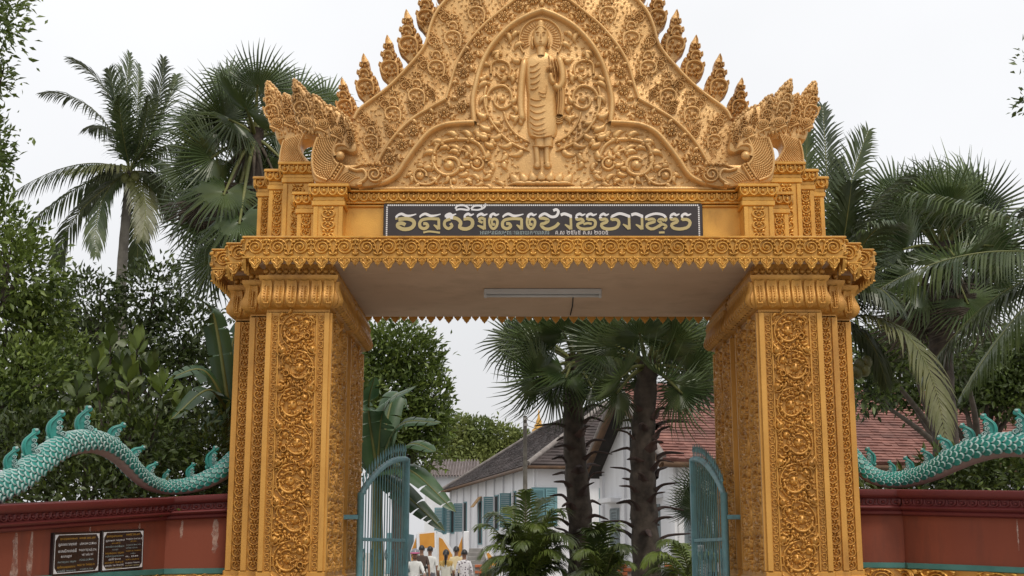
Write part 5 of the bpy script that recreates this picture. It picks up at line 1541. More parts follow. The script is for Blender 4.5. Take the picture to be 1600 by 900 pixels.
# ------------------------------------------------------------------ buildings beyond the gate
def prism_wall(m, pts, z0, z1, mi=0):
    """vertical wall strip along plan points"""
    for a, b in zip(pts[:-1], pts[1:]):
        m.add([(a[0], a[1], z0), (b[0], b[1], z0), (b[0], b[1], z1), (a[0], a[1], z1)], [(0, 1, 2, 3)], mi)
def Fm(origin, dirx, normal):
    """frame on a facade: x along dirx, -y out of the wall, z up"""
    d = Vector((dirx[0], dirx[1], 0)).normalized()
    n = Vector((normal[0], normal[1], 0)).normalized()
    return Matrix(((d.x, -n.x, 0, origin[0]), (d.y, -n.y, 0, origin[1]), (0, 0, 1, origin[2] if len(origin) > 2 else 0), (0, 0, 0, 1)))
def opening(parent, M, x, z, w, h, shutter, leaf_open=(75, 75), frame=WHITEW, name='window', depth=0.12):
    """dark opening with frame and two louvred leaves swung open"""
    m = MB(); m.box(x - w / 2, x + w / 2, -0.015, 0.05, z, z + h)
    win = obj(name, m.mesh(name, DARK, False), parent, M)
    m = MB()
    for (a, b, c, d) in ((x - w / 2 - 0.07, x - w / 2, z - 0.07, z + h + 0.07), (x + w / 2, x + w / 2 + 0.07, z - 0.07, z + h + 0.07), (x - w / 2, x + w / 2, z + h, z + h + 0.07), (x - w / 2, x + w / 2, z - 0.07, z)):
        m.box(a, b, -0.05, 0.04, c, d)
    obj('frame', m.mesh('frame', shutter, False), win, M)
    for sd, ang in ((-1, leaf_open[0]), (1, leaf_open[1])):
        if ang is None: continue
        m = MB()
        lw = w / 2
        m.box(0, lw, -0.02, 0.02, 0, 0.09); m.box(0, lw, -0.02, 0.02, h - 0.09, h); m.box(0, 0.07, -0.02, 0.02, 0.09, h - 0.09); m.box(lw - 0.07, lw, -0.02, 0.02, 0.09, h - 0.09)
        k = max(4, int(h / 0.11))
        for q in range(k):
            zz = 0.1 + (h - 0.2) * (q + 0.5) / k
            m.add([(0.07, 0.014, zz - 0.045), (lw - 0.07, 0.014, zz - 0.045), (lw - 0.07, -0.016, zz + 0.045), (0.07, -0.016, zz + 0.045)], [(0, 1, 2, 3)])
        Lm = M @ Matrix.Translation((x + sd * w / 2, -0.05, z)) @ Matrix.Rotation(R(-ang) if sd < 0 else R(180 + ang), 4, 'Z')
        obj('shutter', m.mesh('shutter', shutter, False), win, Lm)
    return win
def roof_quad(m, a, b, c, d, mi=0, th=0.12):
    """a,b eave; c,d ridge side; slab with thickness"""
    P = [np.array(q, float) for q in (a, b, c, d)]
    n = np.cross(P[1] - P[0], P[3] - P[0]); n /= np.linalg.norm(n)
    if n[2] < 0: n = -n
    V = P + [q - n * th for q in P]
    m.add(V, [(0, 1, 2, 3), (4, 7, 6, 5), (0, 4, 5, 1), (1, 5, 6, 2), (2, 6, 7, 3), (3, 7, 4, 0)], mi)
def tile_rows(parent, a, b, c, d, rows, mat_, name='tile_course', cols=None, seed=1):
    """overlapping tile courses on a roof plane: a,b eave ends, d,c ridge ends"""
    a, b, c, d = (np.array(q, float) for q in (a, b, c, d))
    n = np.cross(b - a, d - a); n /= np.linalg.norm(n)
    if n[2] < 0: n = -n
    rr = random.Random(seed)
    for k in range(rows):
        f0, f1 = k / rows, (k + 1.15) / rows
        L0, R0 = a + (d - a) * f0, b + (c - b) * f0
        L1, R1 = a + (d - a) * f1, b + (c - b) * f1
        m = MB()
        nn = cols or max(2, int(np.linalg.norm(R0 - L0) / 0.5))
        for j in range(nn):
            g0, g1 = j / nn, (j + 1) / nn
            lift = 0.035 + rr.uniform(0, 0.03)
            q = [L0 + (R0 - L0) * g0 + n * lift, L0 + (R0 - L0) * g1 + n * lift, L1 + (R1 - L1) * g1 + n * 0.012, L1 + (R1 - L1) * g0 + n * 0.012]
            q2 = [q[0] - n * 0.05, q[1] - n * 0.05]
            m.add(q + q2, [(0, 1, 2, 3), (4, 5, 1, 0)])
        obj(name, m.mesh(name, mat_, False), parent, kind='stuff') if False else obj(name, m.mesh(name, mat_, False), parent)

# long white hall with the dark hipped roof
P0 = np.array([0.75, 62.0]); P1 = np.array([-4.7, 89.0])
dv = (P1 - P0) / np.linalg.norm(P1 - P0); nv = np.array([-dv[1], dv[0]])      # nv towards the left, out of the facade
if nv[0] > 0: nv = -nv
Lb = np.linalg.norm(P1 - P0); Wb = 10.6
hall = thing('white_hall', 'long whitewashed hall with dark hipped tile roof and teal shutters', 'building', (4, 76, 0))
def H(l, w, z):
    q = P0 + dv * l - nv * w
    return (q[0], q[1], z)
ze, zr = 5.55, 9.1
m = MB()
ov = 0.55
cs = [H(ov, ov, 0), H(Lb - ov, ov, 0), H(Lb - ov, Wb - ov, 0), H(ov, Wb - ov, 0), H(ov, ov, 0)]
prism_wall(m, [(q[0], q[1]) for q in cs], 0, ze - 0.05)
hw = obj('wall', m.mesh('wall', WHITEW, False), hall)
m = MB()
rA, rB = H(5.2, Wb / 2, zr), H(Lb - 6.5, Wb / 2, zr)
eA, eB, eC, eD = H(0, 0, ze), H(Lb, 0, ze), H(Lb, Wb, ze), H(0, Wb, ze)
roof_quad(m, eA, eB, rB, rA); roof_quad(m, eD, eC, rB, rA)
for tri in ((eD, eA, rA), (eB, eC, rB)):
    P = [np.array(q) for q in tri]
    V = P + [q - np.array([0, 0, 0.13]) for q in P]
    m.add(V, [(0, 1, 2), (5, 4, 3), (0, 3, 4, 1)])
hr = obj('roof', m.mesh('roof', ROOFD, False), hall)
tile_rows(hr, eA, eB, rB, rA, 26, ROOFD, cols=60, seed=3)
tile_rows(hr, eD, eA, rA, np.array(rA) + 1e-3 * (np.array(eD) - np.array(eA)), 22, ROOFD, cols=24, seed=4)
HIPM = mat('hip_mortar', (0.16, 0.14, 0.13), 0.9, col2=(0.26, 0.23, 0.215), vscale=3)
for q, r in ((eA, rA), (eB, rB), (eD, rA), (rA, rB)):
    m = MB(); m.tube(resample([q, r], 14) + np.array([0, 0, 0.06]), 0.13, 8)
    obj('hip_ridge', m.mesh('hip_ridge', HIPM if q is not rA else ROOFD), hr)
m = MB(); m.tube([H(0.0, -0.02, ze - 0.12), H(Lb, -0.02, ze - 0.12)], 0.09, 6); obj('eave_board', m.mesh('eave_board', WOOD), hall)
m = MB(); m.tube([H(-0.02, 0, ze - 0.12), H(-0.02, Wb, ze - 0.12)], 0.09, 6); obj('eave_board', m.mesh('eave_board', WOOD), hall)
for k in range(11):
    l = ov + 0.3 + k * (Lb - 1.4) / 10
    m = MB()
    Mf = Fm(H(l, ov, 0), dv, nv)
    m.box(-0.12, 0.12, -0.1, 0.05, 0, ze - 0.1)
    obj('pilaster', m.mesh('pilaster', WHITEW, False), hall, Mf)
Mf = Fm(H(0, ov, 0), dv, nv)
Me_ = Fm(H(ov, 0, 0), -nv, -dv)
def fac_l(px, row):
    """distance along the facade seen at a pixel column"""
    k = (px - 800) / F / (CP - (450 - row) / F * SP)
    # (P0 + dv*l - nv*ov): X = k Y
    ox, oy = P0 - nv * ov
    return (k * oy - ox) / (dv[0] - k * dv[1])
for px, kind in ((776, 'w'), (803, 'w'), (751, 'd'), (727, 'w'), (708, 'w'), (695, 'w')):
    l = fac_l(px, 800)
    if kind == 'w':
        opening(hall, Mf, l, 2.75, 1.15, 1.75, SHUT, (None, 97))
    else:
        opening(hall, Mf, l, 2.0, 1.0, 2.35, SHUT, (None, None), name='door')
        m = MB(); m.box(-0.5, 0.5, -0.55, -0.5, 0, 0.75)
        Ma = Mf @ TRS((l, -0.1, 3.75), rx=R(-38))
        obj('awning', m.mesh('awning', WOODY, False), hall, Ma)
opening(hall, Me_, 1.45 - ov, 2.8, 1.1, 1.65, SHUT, (15, 15))
opening(hall, Me_, 4.2, 2.8, 1.1, 1.65, SHUT, (40, 40))

# stair with orange panelled balustrades in front of the hall door
def slab_poly(name, parent, pts, th, mats):
    """upright panel in a plane facing the camera: pts are (px,row) at distance Y"""
    return None
def balustrade(label, px_pts, Y, inset, th=0.35, group='orange balustrades'):
    root = thing('stair_balustrade', label, 'balustrade', at(sum(p[0] for p in px_pts) / len(px_pts), max(p[1] for p in px_pts), Y), group)
    P = [at(p[0], p[1], Y) for p in px_pts]
    low = min(p[2] for p in P)
    pts = [(p[0], p[2]) for p in P]
    m = MB(); m.poly(pts, Y, Y + th)
    obj('cheek_wall', m.mesh('cheek_wall', WHITEW, False), root)
    c = np.mean(np.array(pts), 0)
    pi = [tuple(c + (np.array(q) - c) * inset) for q in pts]
    m = MB(); m.poly(pi, Y - 0.03, Y + 0.02)
    obj('panel', m.mesh('panel', ORANGE, False), root)
    return root
YS1 = 64.0
balustrade('orange panelled stair landing framed in white behind the waiting people', [(652.5, 832), (681.5, 829), (682, 858), (653.5, 859)], YS1, 0.80)
balustrade('white topped orange balustrade sloping down right from the stair landing', [(683, 830), (690, 833), (712, 868), (712, 900), (683, 900), (683, 858)], YS1 + 0.6, 0.72)
balustrade('dark orange triangular balustrade at the left end of the landing', [(651, 834), (651, 862), (651, 880), (642, 880), (641, 862)], YS1 + 0.6, 0.8)
balustrade('narrow orange triangular balustrade beside the white stair post', [(723.5, 833), (723.5, 866), (715, 876), (709, 872)], YS1 + 1.5, 0.8)
m = MB(); xa, xb = xcol(724, 840, YS1 + 1.2), xcol(733, 840, YS1 + 1.2)
m.bbox(xa, xb, YS1 + 1.2, YS1 + 1.8, 0, zrow(830, YS1 + 1.2), 0.03)
o = obj('stair_post', m.mesh('stair_post', WHITEW, 'auto')); tag(o, 'square white post at the head of the dark stair', 'post')
balustrade('orange balustrade with white cheek right of the dark stair', [(754, 855), (760, 853), (786, 888), (786, 905), (772, 905), (762, 880)], YS1 - 2, 0.62)
st = thing('stair', 'dark concrete stair rising to the hall door', 'stair', at(742, 900, YS1), None)
for k in range(9):
    zt = 1.7 - k * 0.19
    y0 = YS1 + 1.6 - k * 0.32
    m = MB(); m.bbox(xcol(731, 870, y0), xcol(764, 870, y0), y0 - 0.34, y0 + (0.5 if k == 0 else 0.02), 0.0, zt, 0.015)
    obj('step', m.mesh('step', STONE, 'auto'), st)

# small outbuilding with corrugated roof
ann = thing('outbuilding', 'small white outbuilding under a grey corrugated roof beyond the hall', 'building', at(700, 860, 99))
Yb = 99.0
xa, xb = xcol(664, 750, Yb), xcol(745, 750, Yb)
m = MB(); m.box(xa, xb, Yb, Yb + 8, 0, zrow(744, Yb)); obj('wall', m.mesh('wall', WHITEW, False), ann)
ze2, zr2 = zrow(744, Yb - 0.6), zrow(719, Yb + 4)
n = 160
xs = np.linspace(xcol(659, 744, Yb), xcol(747, 744, Yb), n)
wv = 0.10 * np.sin(np.arange(n) / n * 2 * PI * 19)
P = np.array([[(x, Yb - 0.6, ze2 + w), (x, Yb + 4, zr2 + w), (x, Yb + 8.6, ze2 + w)] for x, w in zip(xs, wv)])
m = MB(); m.grid(P); obj('roof', m.mesh('roof', CORRU), ann)
m = MB(); m.poly([(0, 0), (9.2, 0), (4.6, zr2 - ze2)], -0.05, 0.05)
obj('gable_board', m.mesh('gable_board', WOOD, False), ann, TRS((xs[0] + 0.12, Yb - 0.6, ze2 - 0.1), R(90)))
m = MB(); m.bbox(xa - 2.2, xa - 1.2, Yb - 6, Yb + 6, 0, 2.8, 0.02); obj('side_wall', m.mesh('side_wall', SHUT, 'auto'), ann)

# building with the red tile roof: gable end faces left, long slope faces the camera
ROOFSHADE = mat('dark_roof_shade', (0.014, 0.012, 0.011), 0.9, col2=(0.03, 0.025, 0.022), vscale=2)  # near-black colour paints in the shade under the overhanging roof
red = thing('red_roofed_hall', 'whitewashed hall with gabled red clay tile roof right of the fan palms', 'building', (11, 46, 0))
G0 = np.array([5.25, 41.0]); G1 = np.array([3.2, 49.2]); GM_ = (G0 + G1) / 2
gl = np.linalg.norm(G1 - G0); gd = (G1 - G0) / gl; gn = np.array([gd[1], -gd[0]])
if gn[0] < 0: gn = -gn                 # along the building, to the right
zeR, zrR = 4.37, 7.05
LR = 24.0
m = MB()
q0, q1 = G0 + gd * 0.45, G1 - gd * 0.45
prism_wall(m, [tuple(q0 + gn * LR), tuple(q0), tuple(q1), tuple(q1 + gn * LR), tuple(q0 + gn * LR)], 0, zeR - 0.02)
pk = (q0 + q1) / 2
slope = (zrR - zeR) / (gl / 2)
zw = zeR + slope * 0.45
m.add([(q0[0], q0[1], zeR - 0.02), (q1[0], q1[1], zeR - 0.02), (q1[0], q1[1], zw - 0.12), (pk[0], pk[1], zrR - 0.12), (q0[0], q0[1], zw - 0.12)], [(0, 1, 2, 3, 4)])
obj('wall', m.mesh('wall', WHITEW, False), red)
m = MB()
o_ = -0.6
def Q(base, along, z): q = base + gn * along; return (q[0], q[1], z)
a_, b_, c_, d_ = Q(G0, o_, zeR), Q(G0, LR, zeR), Q(GM_, LR, zrR), Q(GM_, o_, zrR)
roof_quad(m, a_, b_, c_, d_)
a2, b2 = Q(G1, o_, zeR), Q(G1, LR, zeR)
roof_quad(m, a2, b2, c_, d_)
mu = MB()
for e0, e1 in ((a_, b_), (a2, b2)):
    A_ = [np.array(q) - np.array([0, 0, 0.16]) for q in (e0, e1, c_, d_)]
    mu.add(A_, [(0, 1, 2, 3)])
obj('roof_underside_shade', mu.mesh('roof_underside_shade', ROOFSHADE, False), red)  # sheet below both slopes, its shade held in the colour
rr_ = obj('roof', m.mesh('roof', ROOFR, False), red)
tile_rows(rr_, a_, b_, c_, d_, 26, ROOFR, cols=96, seed=8)
m = MB(); m.tube(resample([Q(GM_, o_, zrR + 0.04), Q(GM_, LR, zrR + 0.04)], 12), 0.14, 8)
rdg = obj('ridge', m.mesh('ridge', ROOFR), rr_)
for k in range(60):
    f = (k + 0.5) / 60
    q = GM_ + gn * (o_ + (LR - o_) * f)
    m = MB()
    m.tube([(q[0] - gn[0] * 0.2, q[1] - gn[1] * 0.2, zrR + 0.07), (q[0] + gn[0] * 0.2, q[1] + gn[1] * 0.2, zrR + 0.10)], [0.13, 0.17], 8)
    obj('ridge_tile', m.mesh('ridge_tile', ROOFR), rr_)
# verge boards (dark underside on the gable)
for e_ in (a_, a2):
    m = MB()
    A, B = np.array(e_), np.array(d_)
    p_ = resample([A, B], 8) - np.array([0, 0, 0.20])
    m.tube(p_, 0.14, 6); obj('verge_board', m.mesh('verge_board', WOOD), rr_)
    p_ = resample([A, B], 8) + np.array([0, 0, 0.07])
    m = MB(); m.tube(p_, 0.12, 8); obj('verge_tile', m.mesh('verge_tile', HIPM), rr_)
m = MB(); m.tube([Q(G0, o_, zeR - 0.16), Q(G0, LR, zeR - 0.16)], 0.10, 6); obj('eave_board', m.mesh('eave_board', WOOD), red)
Mg = Fm((*(q1), 0), -gd, -gn)
glw = gl - 0.9
for x_, z_, w_, h_ in ((1.5, 1.5, 0.8, 1.5), (4.1, 1.2, 1.0, 1.7), (5.6, 1.5, 0.8, 1.5)):
    opening(red, Mg, x_, z_, w_, h_, SHUTG, (20, 20))
    m = MB(); m.bbox(x_ - w_ / 2 - 0.35, x_ + w_ / 2 + 0.35, -0.42, 0.02, z_ + h_ + 0.25, z_ + h_ + 0.42, 0.02)
    obj('window_hood', m.mesh('window_hood', WHITEW, 'auto'), red, Mg)
for x_ in (0.15, 2.6, 4.9, glw - 0.15):
    m = MB(); m.box(x_ - 0.15, x_ + 0.15, -0.09, 0.05, 0, zeR - 0.1 if x_ in (0.15, glw - 0.15) else zeR + 1.4)
    obj('pilaster', m.mesh('pilaster', WHITEW, False), red, Mg)
for x_ in (2.5, 3.3):
    m = MB(); m.box(x_ - 0.05, x_ + 0.05, -0.03, 0.03, zeR - 0.6 + 1.2 * (x_ > 3), zeR + 0.1 + 1.2 * (x_ > 3)); obj('vent_slot', m.mesh('vent_slot', DARK, False), red, Mg)
Mfr = Fm((*(q0), 0), gn, -gd)
for x_ in (0.8, 3.6, 6.4, 9.2, 12.0):
    opening(red, Mfr, x_, 1.1, 1.0, 2.0, SHUTG, (75, 20))
    m = MB(); m.bbox(x_ - 0.9, x_ + 0.9, -0.55, 0.02, 3.42, 3.58, 0.03)
    obj('window_hood', m.mesh('window_hood', WHITEW, 'auto'), red, Mfr)

# golden spire, utility pole with wires
sp = thing('gilded_spire', 'slender golden stupa spire rising behind the dark roof', 'spire', at(842, 860, 130))
X, Y, _ = at(842, 700, 130)
zt, zm = zrow(640, 130), zrow(672, 130)
m = MB(); m.lathe([(1.1, zm - 3), (0.75, zm - 0.6), (0.62, zm - 0.5), (0.7, zm), (0.42, zm + 0.25), (0.5, zm + 0.4), (0.25, zm + 0.7), (0.3, zm + 0.85), (0.13, zm + 1.2), (0.06, zt - 0.2), (0.0, zt + 0.1)], (X, Y, 0), 12)
obj('spire', m.mesh('spire', GOLDS), sp)
m = MB(); m.lathe([(1.6, 0), (1.6, zm - 4.2), (1.9, zm - 4), (1.1, zm - 3)], (X, Y, 0), 12); obj('tower', m.mesh('tower', WHITEW), sp)
pole = thing('utility_pole', 'thin grey utility pole standing before the dark roof', 'pole', at(820, 860, 59))
X, Y, _ = at(820.5, 700, 59)
m = MB(); m.tube([(X, Y, 0), (X, Y, zrow(650, 59))], [0.12, 0.085], 8); obj('shaft', m.mesh('shaft', GREYTRUNK), pole)
for r_ in (655, 664):
    m = MB(); m.tube([(X, Y - 0.1, zrow(r_, 59)), (X + 3.5, Y + 9, zrow(r_, 59) - 0.35), (X + 7, Y + 18, zrow(r_, 59) - 0.1)], 0.014, 5)
    obj('wire', m.mesh('wire', DARK), pole)
    m = MB(); m.bbox(X - 0.05, X + 0.12, Y - 0.16, Y - 0.06, zrow(r_, 59) - 0.06, zrow(r_, 59) + 0.06, 0.01); obj('insulator', m.mesh('insulator', STONE, 'auto'), pole)

# low orange brick planters
def planter(label, px0, px1, row_top, Y, rows=9):
    root = thing('brick_planter', label, 'planter', at((px0 + px1) / 2, 900, Y), 'brick planters')
    x0, x1 = xcol(px0, row_top, Y), xcol(px1, row_top, Y)
    zt = zrow(row_top, Y)
    m = MB(); m.box(x0 + 0.02, x1 - 0.02, Y + 0.02, Y + 0.9, 0, zt - 0.04)
    obj('core', m.mesh('core', STONE, False), root)
    bm_ = MB(); bm_.bbox(-0.105, 0.105, -0.05, 0.05, -0.034, 0.034, 0.006)
    bme = bm_.mesh('brick', BRICKR, 'auto')
    n = max(2, int((x1 - x0) / 0.23))
    rws = min(rows, int(zt / 0.08))
    for r_ in range(rws):
        for k in range(n):
            x = x0 + (k + 0.5 + 0.5 * (r_ % 2)) * (x1 - x0) / (n + 0.5)
            obj('brick', bme, root, TRS((x, Y + 0.03 + 0.006 * ((k * 7 + r_ * 3) % 4), zt - 0.04 - 0.08 * r_), 0.0))
planter('orange brick planter beside the stair foot', 741, 776, 882, 36.0)
planter('orange brick planter between the two fan palm trunks', 922, 992, 881, 27.5)
planter('orange brick planter right of the larger fan palm', 1040, 1072, 880, 29.0)
# white urn
m = MB()
X, Y, _ = at(1093, 880, 26.0)
m.lathe([(0.30, 0), (0.34, 0.9), (0.30, 0.95), (0.36, 1.0), (0.50, 1.3), (0.56, 1.62), (0.60, 1.66), (0.56, 1.70), (0.48, 1.66), (0.0, 1.62)], (X, Y, 0), 20)
o = obj('white_urn', m.mesh('white_urn', WHITEW, 'auto')); tag(o, 'white concrete plant urn beside the right iron gate leaf', 'urn')
# ------------------------------------------------------------------ vegetation
def leaf_cloud(name, clumps, n, size, mats, parent, seed=1, aspect=0.42, shell=0.55, up=0.35, M=None):
    """many folded leaf faces spread through the clumps (cx, cy, cz, rx, ry, rz)"""
    rg = np.random.default_rng(seed)
    C = np.array(clumps, float)
    vol = C[:, 3] * C[:, 4] * C[:, 5]
    w = vol ** 0.75; w /= w.sum()
    idx = rg.choice(len(C), n, p=w)
    d = rg.normal(size=(n, 3)); d /= np.linalg.norm(d, axis=1)[:, None]
    r = shell + (1 - shell) * rg.random(n) ** 0.5
    r *= 1 + 0.16 * rg.normal(size=n) * (rg.random(n) < 0.35)
    # bunch the leaves into twig-sized clusters
    k = max(1, n // 14)
    cd = d[:k]; sel = rg.integers(0, k, n)
    cl = C[idx]
    tw = rg.normal(size=(n, 3)) * 0.16
    d = cd[sel] + tw
    pos = cl[:, :3] + d * cl[:, 3:] * (r[sel] + 0.10 * rg.normal(size=n))[:, None]
    ax = d + rg.normal(size=(n, 3)) * 0.75 + np.array([0, 0, up])
    ax /= np.linalg.norm(ax, axis=1)[:, None]
    nr = rg.normal(size=(n, 3)) + np.array([0, -0.25, 0.9])
    sd = np.cross(ax, nr); sd /= np.linalg.norm(sd, axis=1)[:, None]
    nn = np.cross(sd, ax)
    s = size * (0.65 + 0.7 * rg.random(n))[:, None]
    v0 = pos
    v1 = pos + ax * s * 0.45 + sd * s * aspect * 0.5 + nn * s * 0.06
    v2 = pos + ax * s - nn * s * 0.12
    v3 = pos + ax * s * 0.45 - sd * s * aspect * 0.5 + nn * s * 0.06
    V = np.stack([v0, v1, v2, v3], 1).reshape(-1, 3)
    b = np.arange(n)[:, None] * 4
    Fc = np.concatenate([b + np.array([[0, 1, 2]]), b + np.array([[0, 2, 3]])], 1).reshape(-1, 3)
    me = bpy.data.meshes.new(name)
    me.vertices.add(len(V)); me.vertices.foreach_set('co', V.ravel())
    me.loops.add(Fc.size); me.loops.foreach_set('vertex_index', Fc.ravel().astype(np.int32))
    me.polygons.add(len(Fc)); me.polygons.foreach_set('loop_start', np.arange(0, Fc.size, 3, dtype=np.int32)); me.polygons.foreach_set('loop_total', np.full(len(Fc), 3, np.int32))
    mats = mats if isinstance(mats, (list, tuple)) else [mats]
    for q in mats: me.materials.append(q)
    if len(mats) > 1:
        mi = (rg.random(n) < 0.28).astype(np.int32)
        me.polygons.foreach_set('material_index', np.repeat(mi, 2))
    me.update(); me.validate()
    return obj(name, me, parent)

def clump_px(lst, Y, dep=1.0):
    out = []
    for px, py, rx, ry, *dy in lst:
        yy = Y + (dy[0] if dy else 0)
        x, y, z = at(px, py, yy)
        k = yy / F
        out.append((x, y, z, rx * k, max(rx, ry) * k * dep, ry * k))
    return out

def tree(label, px_base, Y, clumps, n, size, mats, seed, trunk_r=0.2, name='broadleaf_tree', group=None, bark=None, **kw):
    cl = clump_px(clumps, Y)
    x0 = xcol(px_base, 700, Y)
    root = thing(name, label, 'tree', (x0, Y, 0), group)
    leaf_cloud('crown', cl, n, size, mats, root, seed, **kw)
    rg = random.Random(seed)
    fork = np.array([np.mean([c[0] for c in cl]) * 0.5 + x0 * 0.5, Y, max(1.2, np.mean([c[2] for c in cl]) * 0.5)])
    m = MB()
    m.tube(catmull([(x0, Y, 0), ((x0 + fork[0]) / 2 + 0.1, Y, fork[2] * 0.55), tuple(fork)], 9), np.linspace(trunk_r, trunk_r * 0.72, 9), 10)
    obj('trunk', m.mesh('trunk', bark or BARK), root)
    for c in cl:
        m = MB()
        e = np.array(c[:3]); mid = (fork + e) / 2 + np.array([rg.uniform(-.3, .3), rg.uniform(-.3, .3), 0.1])
        m.tube(catmull([tuple(fork), tuple(mid), tuple(e)], 9), np.linspace(trunk_r * 0.55, trunk_r * 0.10, 9), 7)
        for q in range(3):
            t = e + np.array([rg.uniform(-1, 1) * c[3], rg.uniform(-1, 1) * c[4], rg.uniform(-0.3, 1) * c[5]]) * 0.75
            m.tube(resample([tuple(mid * 0.4 + e * 0.6), tuple(t)], 4), np.linspace(trunk_r * 0.16, trunk_r * 0.04, 4), 5)
        obj('limb', m.mesh('limb', bark or BARK), root)
    return root

# ---- fan palm leaf: pleated hand with free finger tips; petiole along +z, hub at origin
def fan_mesh(seed, nseg=46, spread=160, mats=None, droop=0.12, dead=False):
    rg = random.Random(seed)
    m = MB()
    for i in range(nseg):
        a = R(-spread + 2 * spread * (i + 0.5) / nseg)
        da = R(spread / nseg) * 0.98
        rl = (0.86 + 0.14 * math.cos(a * 0.6)) * rg.uniform(0.90, 1.04)
        dr = droop * rg.uniform(0.3, 2.6)
        if rg.random() < 0.10: dr += 0.35
        rows = []
        split = rg.uniform(0.36, 0.46)
        for r, wf, fold in ((0.05, 1.0, 0.15), (0.28, 1.0, 0.30), (split, 1.0, 0.30), (0.74, 0.62, 0.34), (1.0, 0.05, 0.0)):
            rr = r * rl
            hw = rr * math.tan(da) * wf if r <= split else split * rl * math.tan(da) * wf
            y = dr * max(0, r - 0.45) ** 2 * 2.2 + 0.10 * r * r * abs(math.sin(a))
            zd = -dr * 0.5 * max(0, r - 0.55) ** 2
            c = np.array([rr * math.sin(a), y, rr * math.cos(a) + zd])
            t = np.array([math.cos(a), 0, -math.sin(a)])
            f = hw * fold * 1.6
            rows.append([c - t * hw + np.array([0, f, 0]), c + np.array([0, -f, 0]), c + t * hw + np.array([0, f, 0])])
        m.grid(np.array(rows))
    return m.mesh('fan_leaf', mats or FAN, False)
FANS = [fan_mesh(k, nseg=44 + 4 * (k % 3), spread=150 + 12 * (k % 3), droop=(0.10, 0.22, 0.40, 0.16, 0.60)[k]) for k in range(5)]
FAN_DEAD = [fan_mesh(20 + k, nseg=30, spread=95, mats=DEADF, droop=0.9) for k in range(2)]
def basis(z, y_hint):
    z = Vector(z).normalized()
    y = Vector(y_hint)
    y = (y - z * y.dot(z)).normalized()
    x = y.cross(z)
    return Matrix(((x.x, y.x, z.x, 0), (x.y, y.y, z.y, 0), (x.z, y.z, z.z, 0), (0, 0, 0, 1)))
def fan(parent, C0, hub, r, axis=None, tilt=(0, 0), k=0, dead=False, petiole=True):
    """fan leaf: petiole from crown point C0 to hub, blade radius r; blade faces the viewer with tilt"""
    C0, hub = Vector(C0), Vector(hub)
    ax = Vector(axis) if axis is not None else (hub - C0)
    back = Vector((0.25 * tilt[0], 1.0, tilt[1]))         # local +y points away from the upper face
    M = Matrix.Translation(hub) @ basis(ax, back) @ Matrix.Diagonal((r, r, r, 1))
    me = (FAN_DEAD if dead else FANS)[k % (2 if dead else 5)]
    lf = obj('fan_leaf' if not dead else 'dead_fan_leaf', me, parent, M)
    if petiole:
        m = MB()
        mid = (C0 + hub) / 2 + Vector((0, 0, 0.06 * (hub - C0).length))
        m.tube(catmull([tuple(C0), tuple(mid), tuple(hub + (hub - C0).normalized() * r * 0.10)], 7), np.linspace(0.045, 0.02, 7), 6)
        obj('petiole', m.mesh('petiole', DEADF if dead else FANSTEM), lf)
    return lf
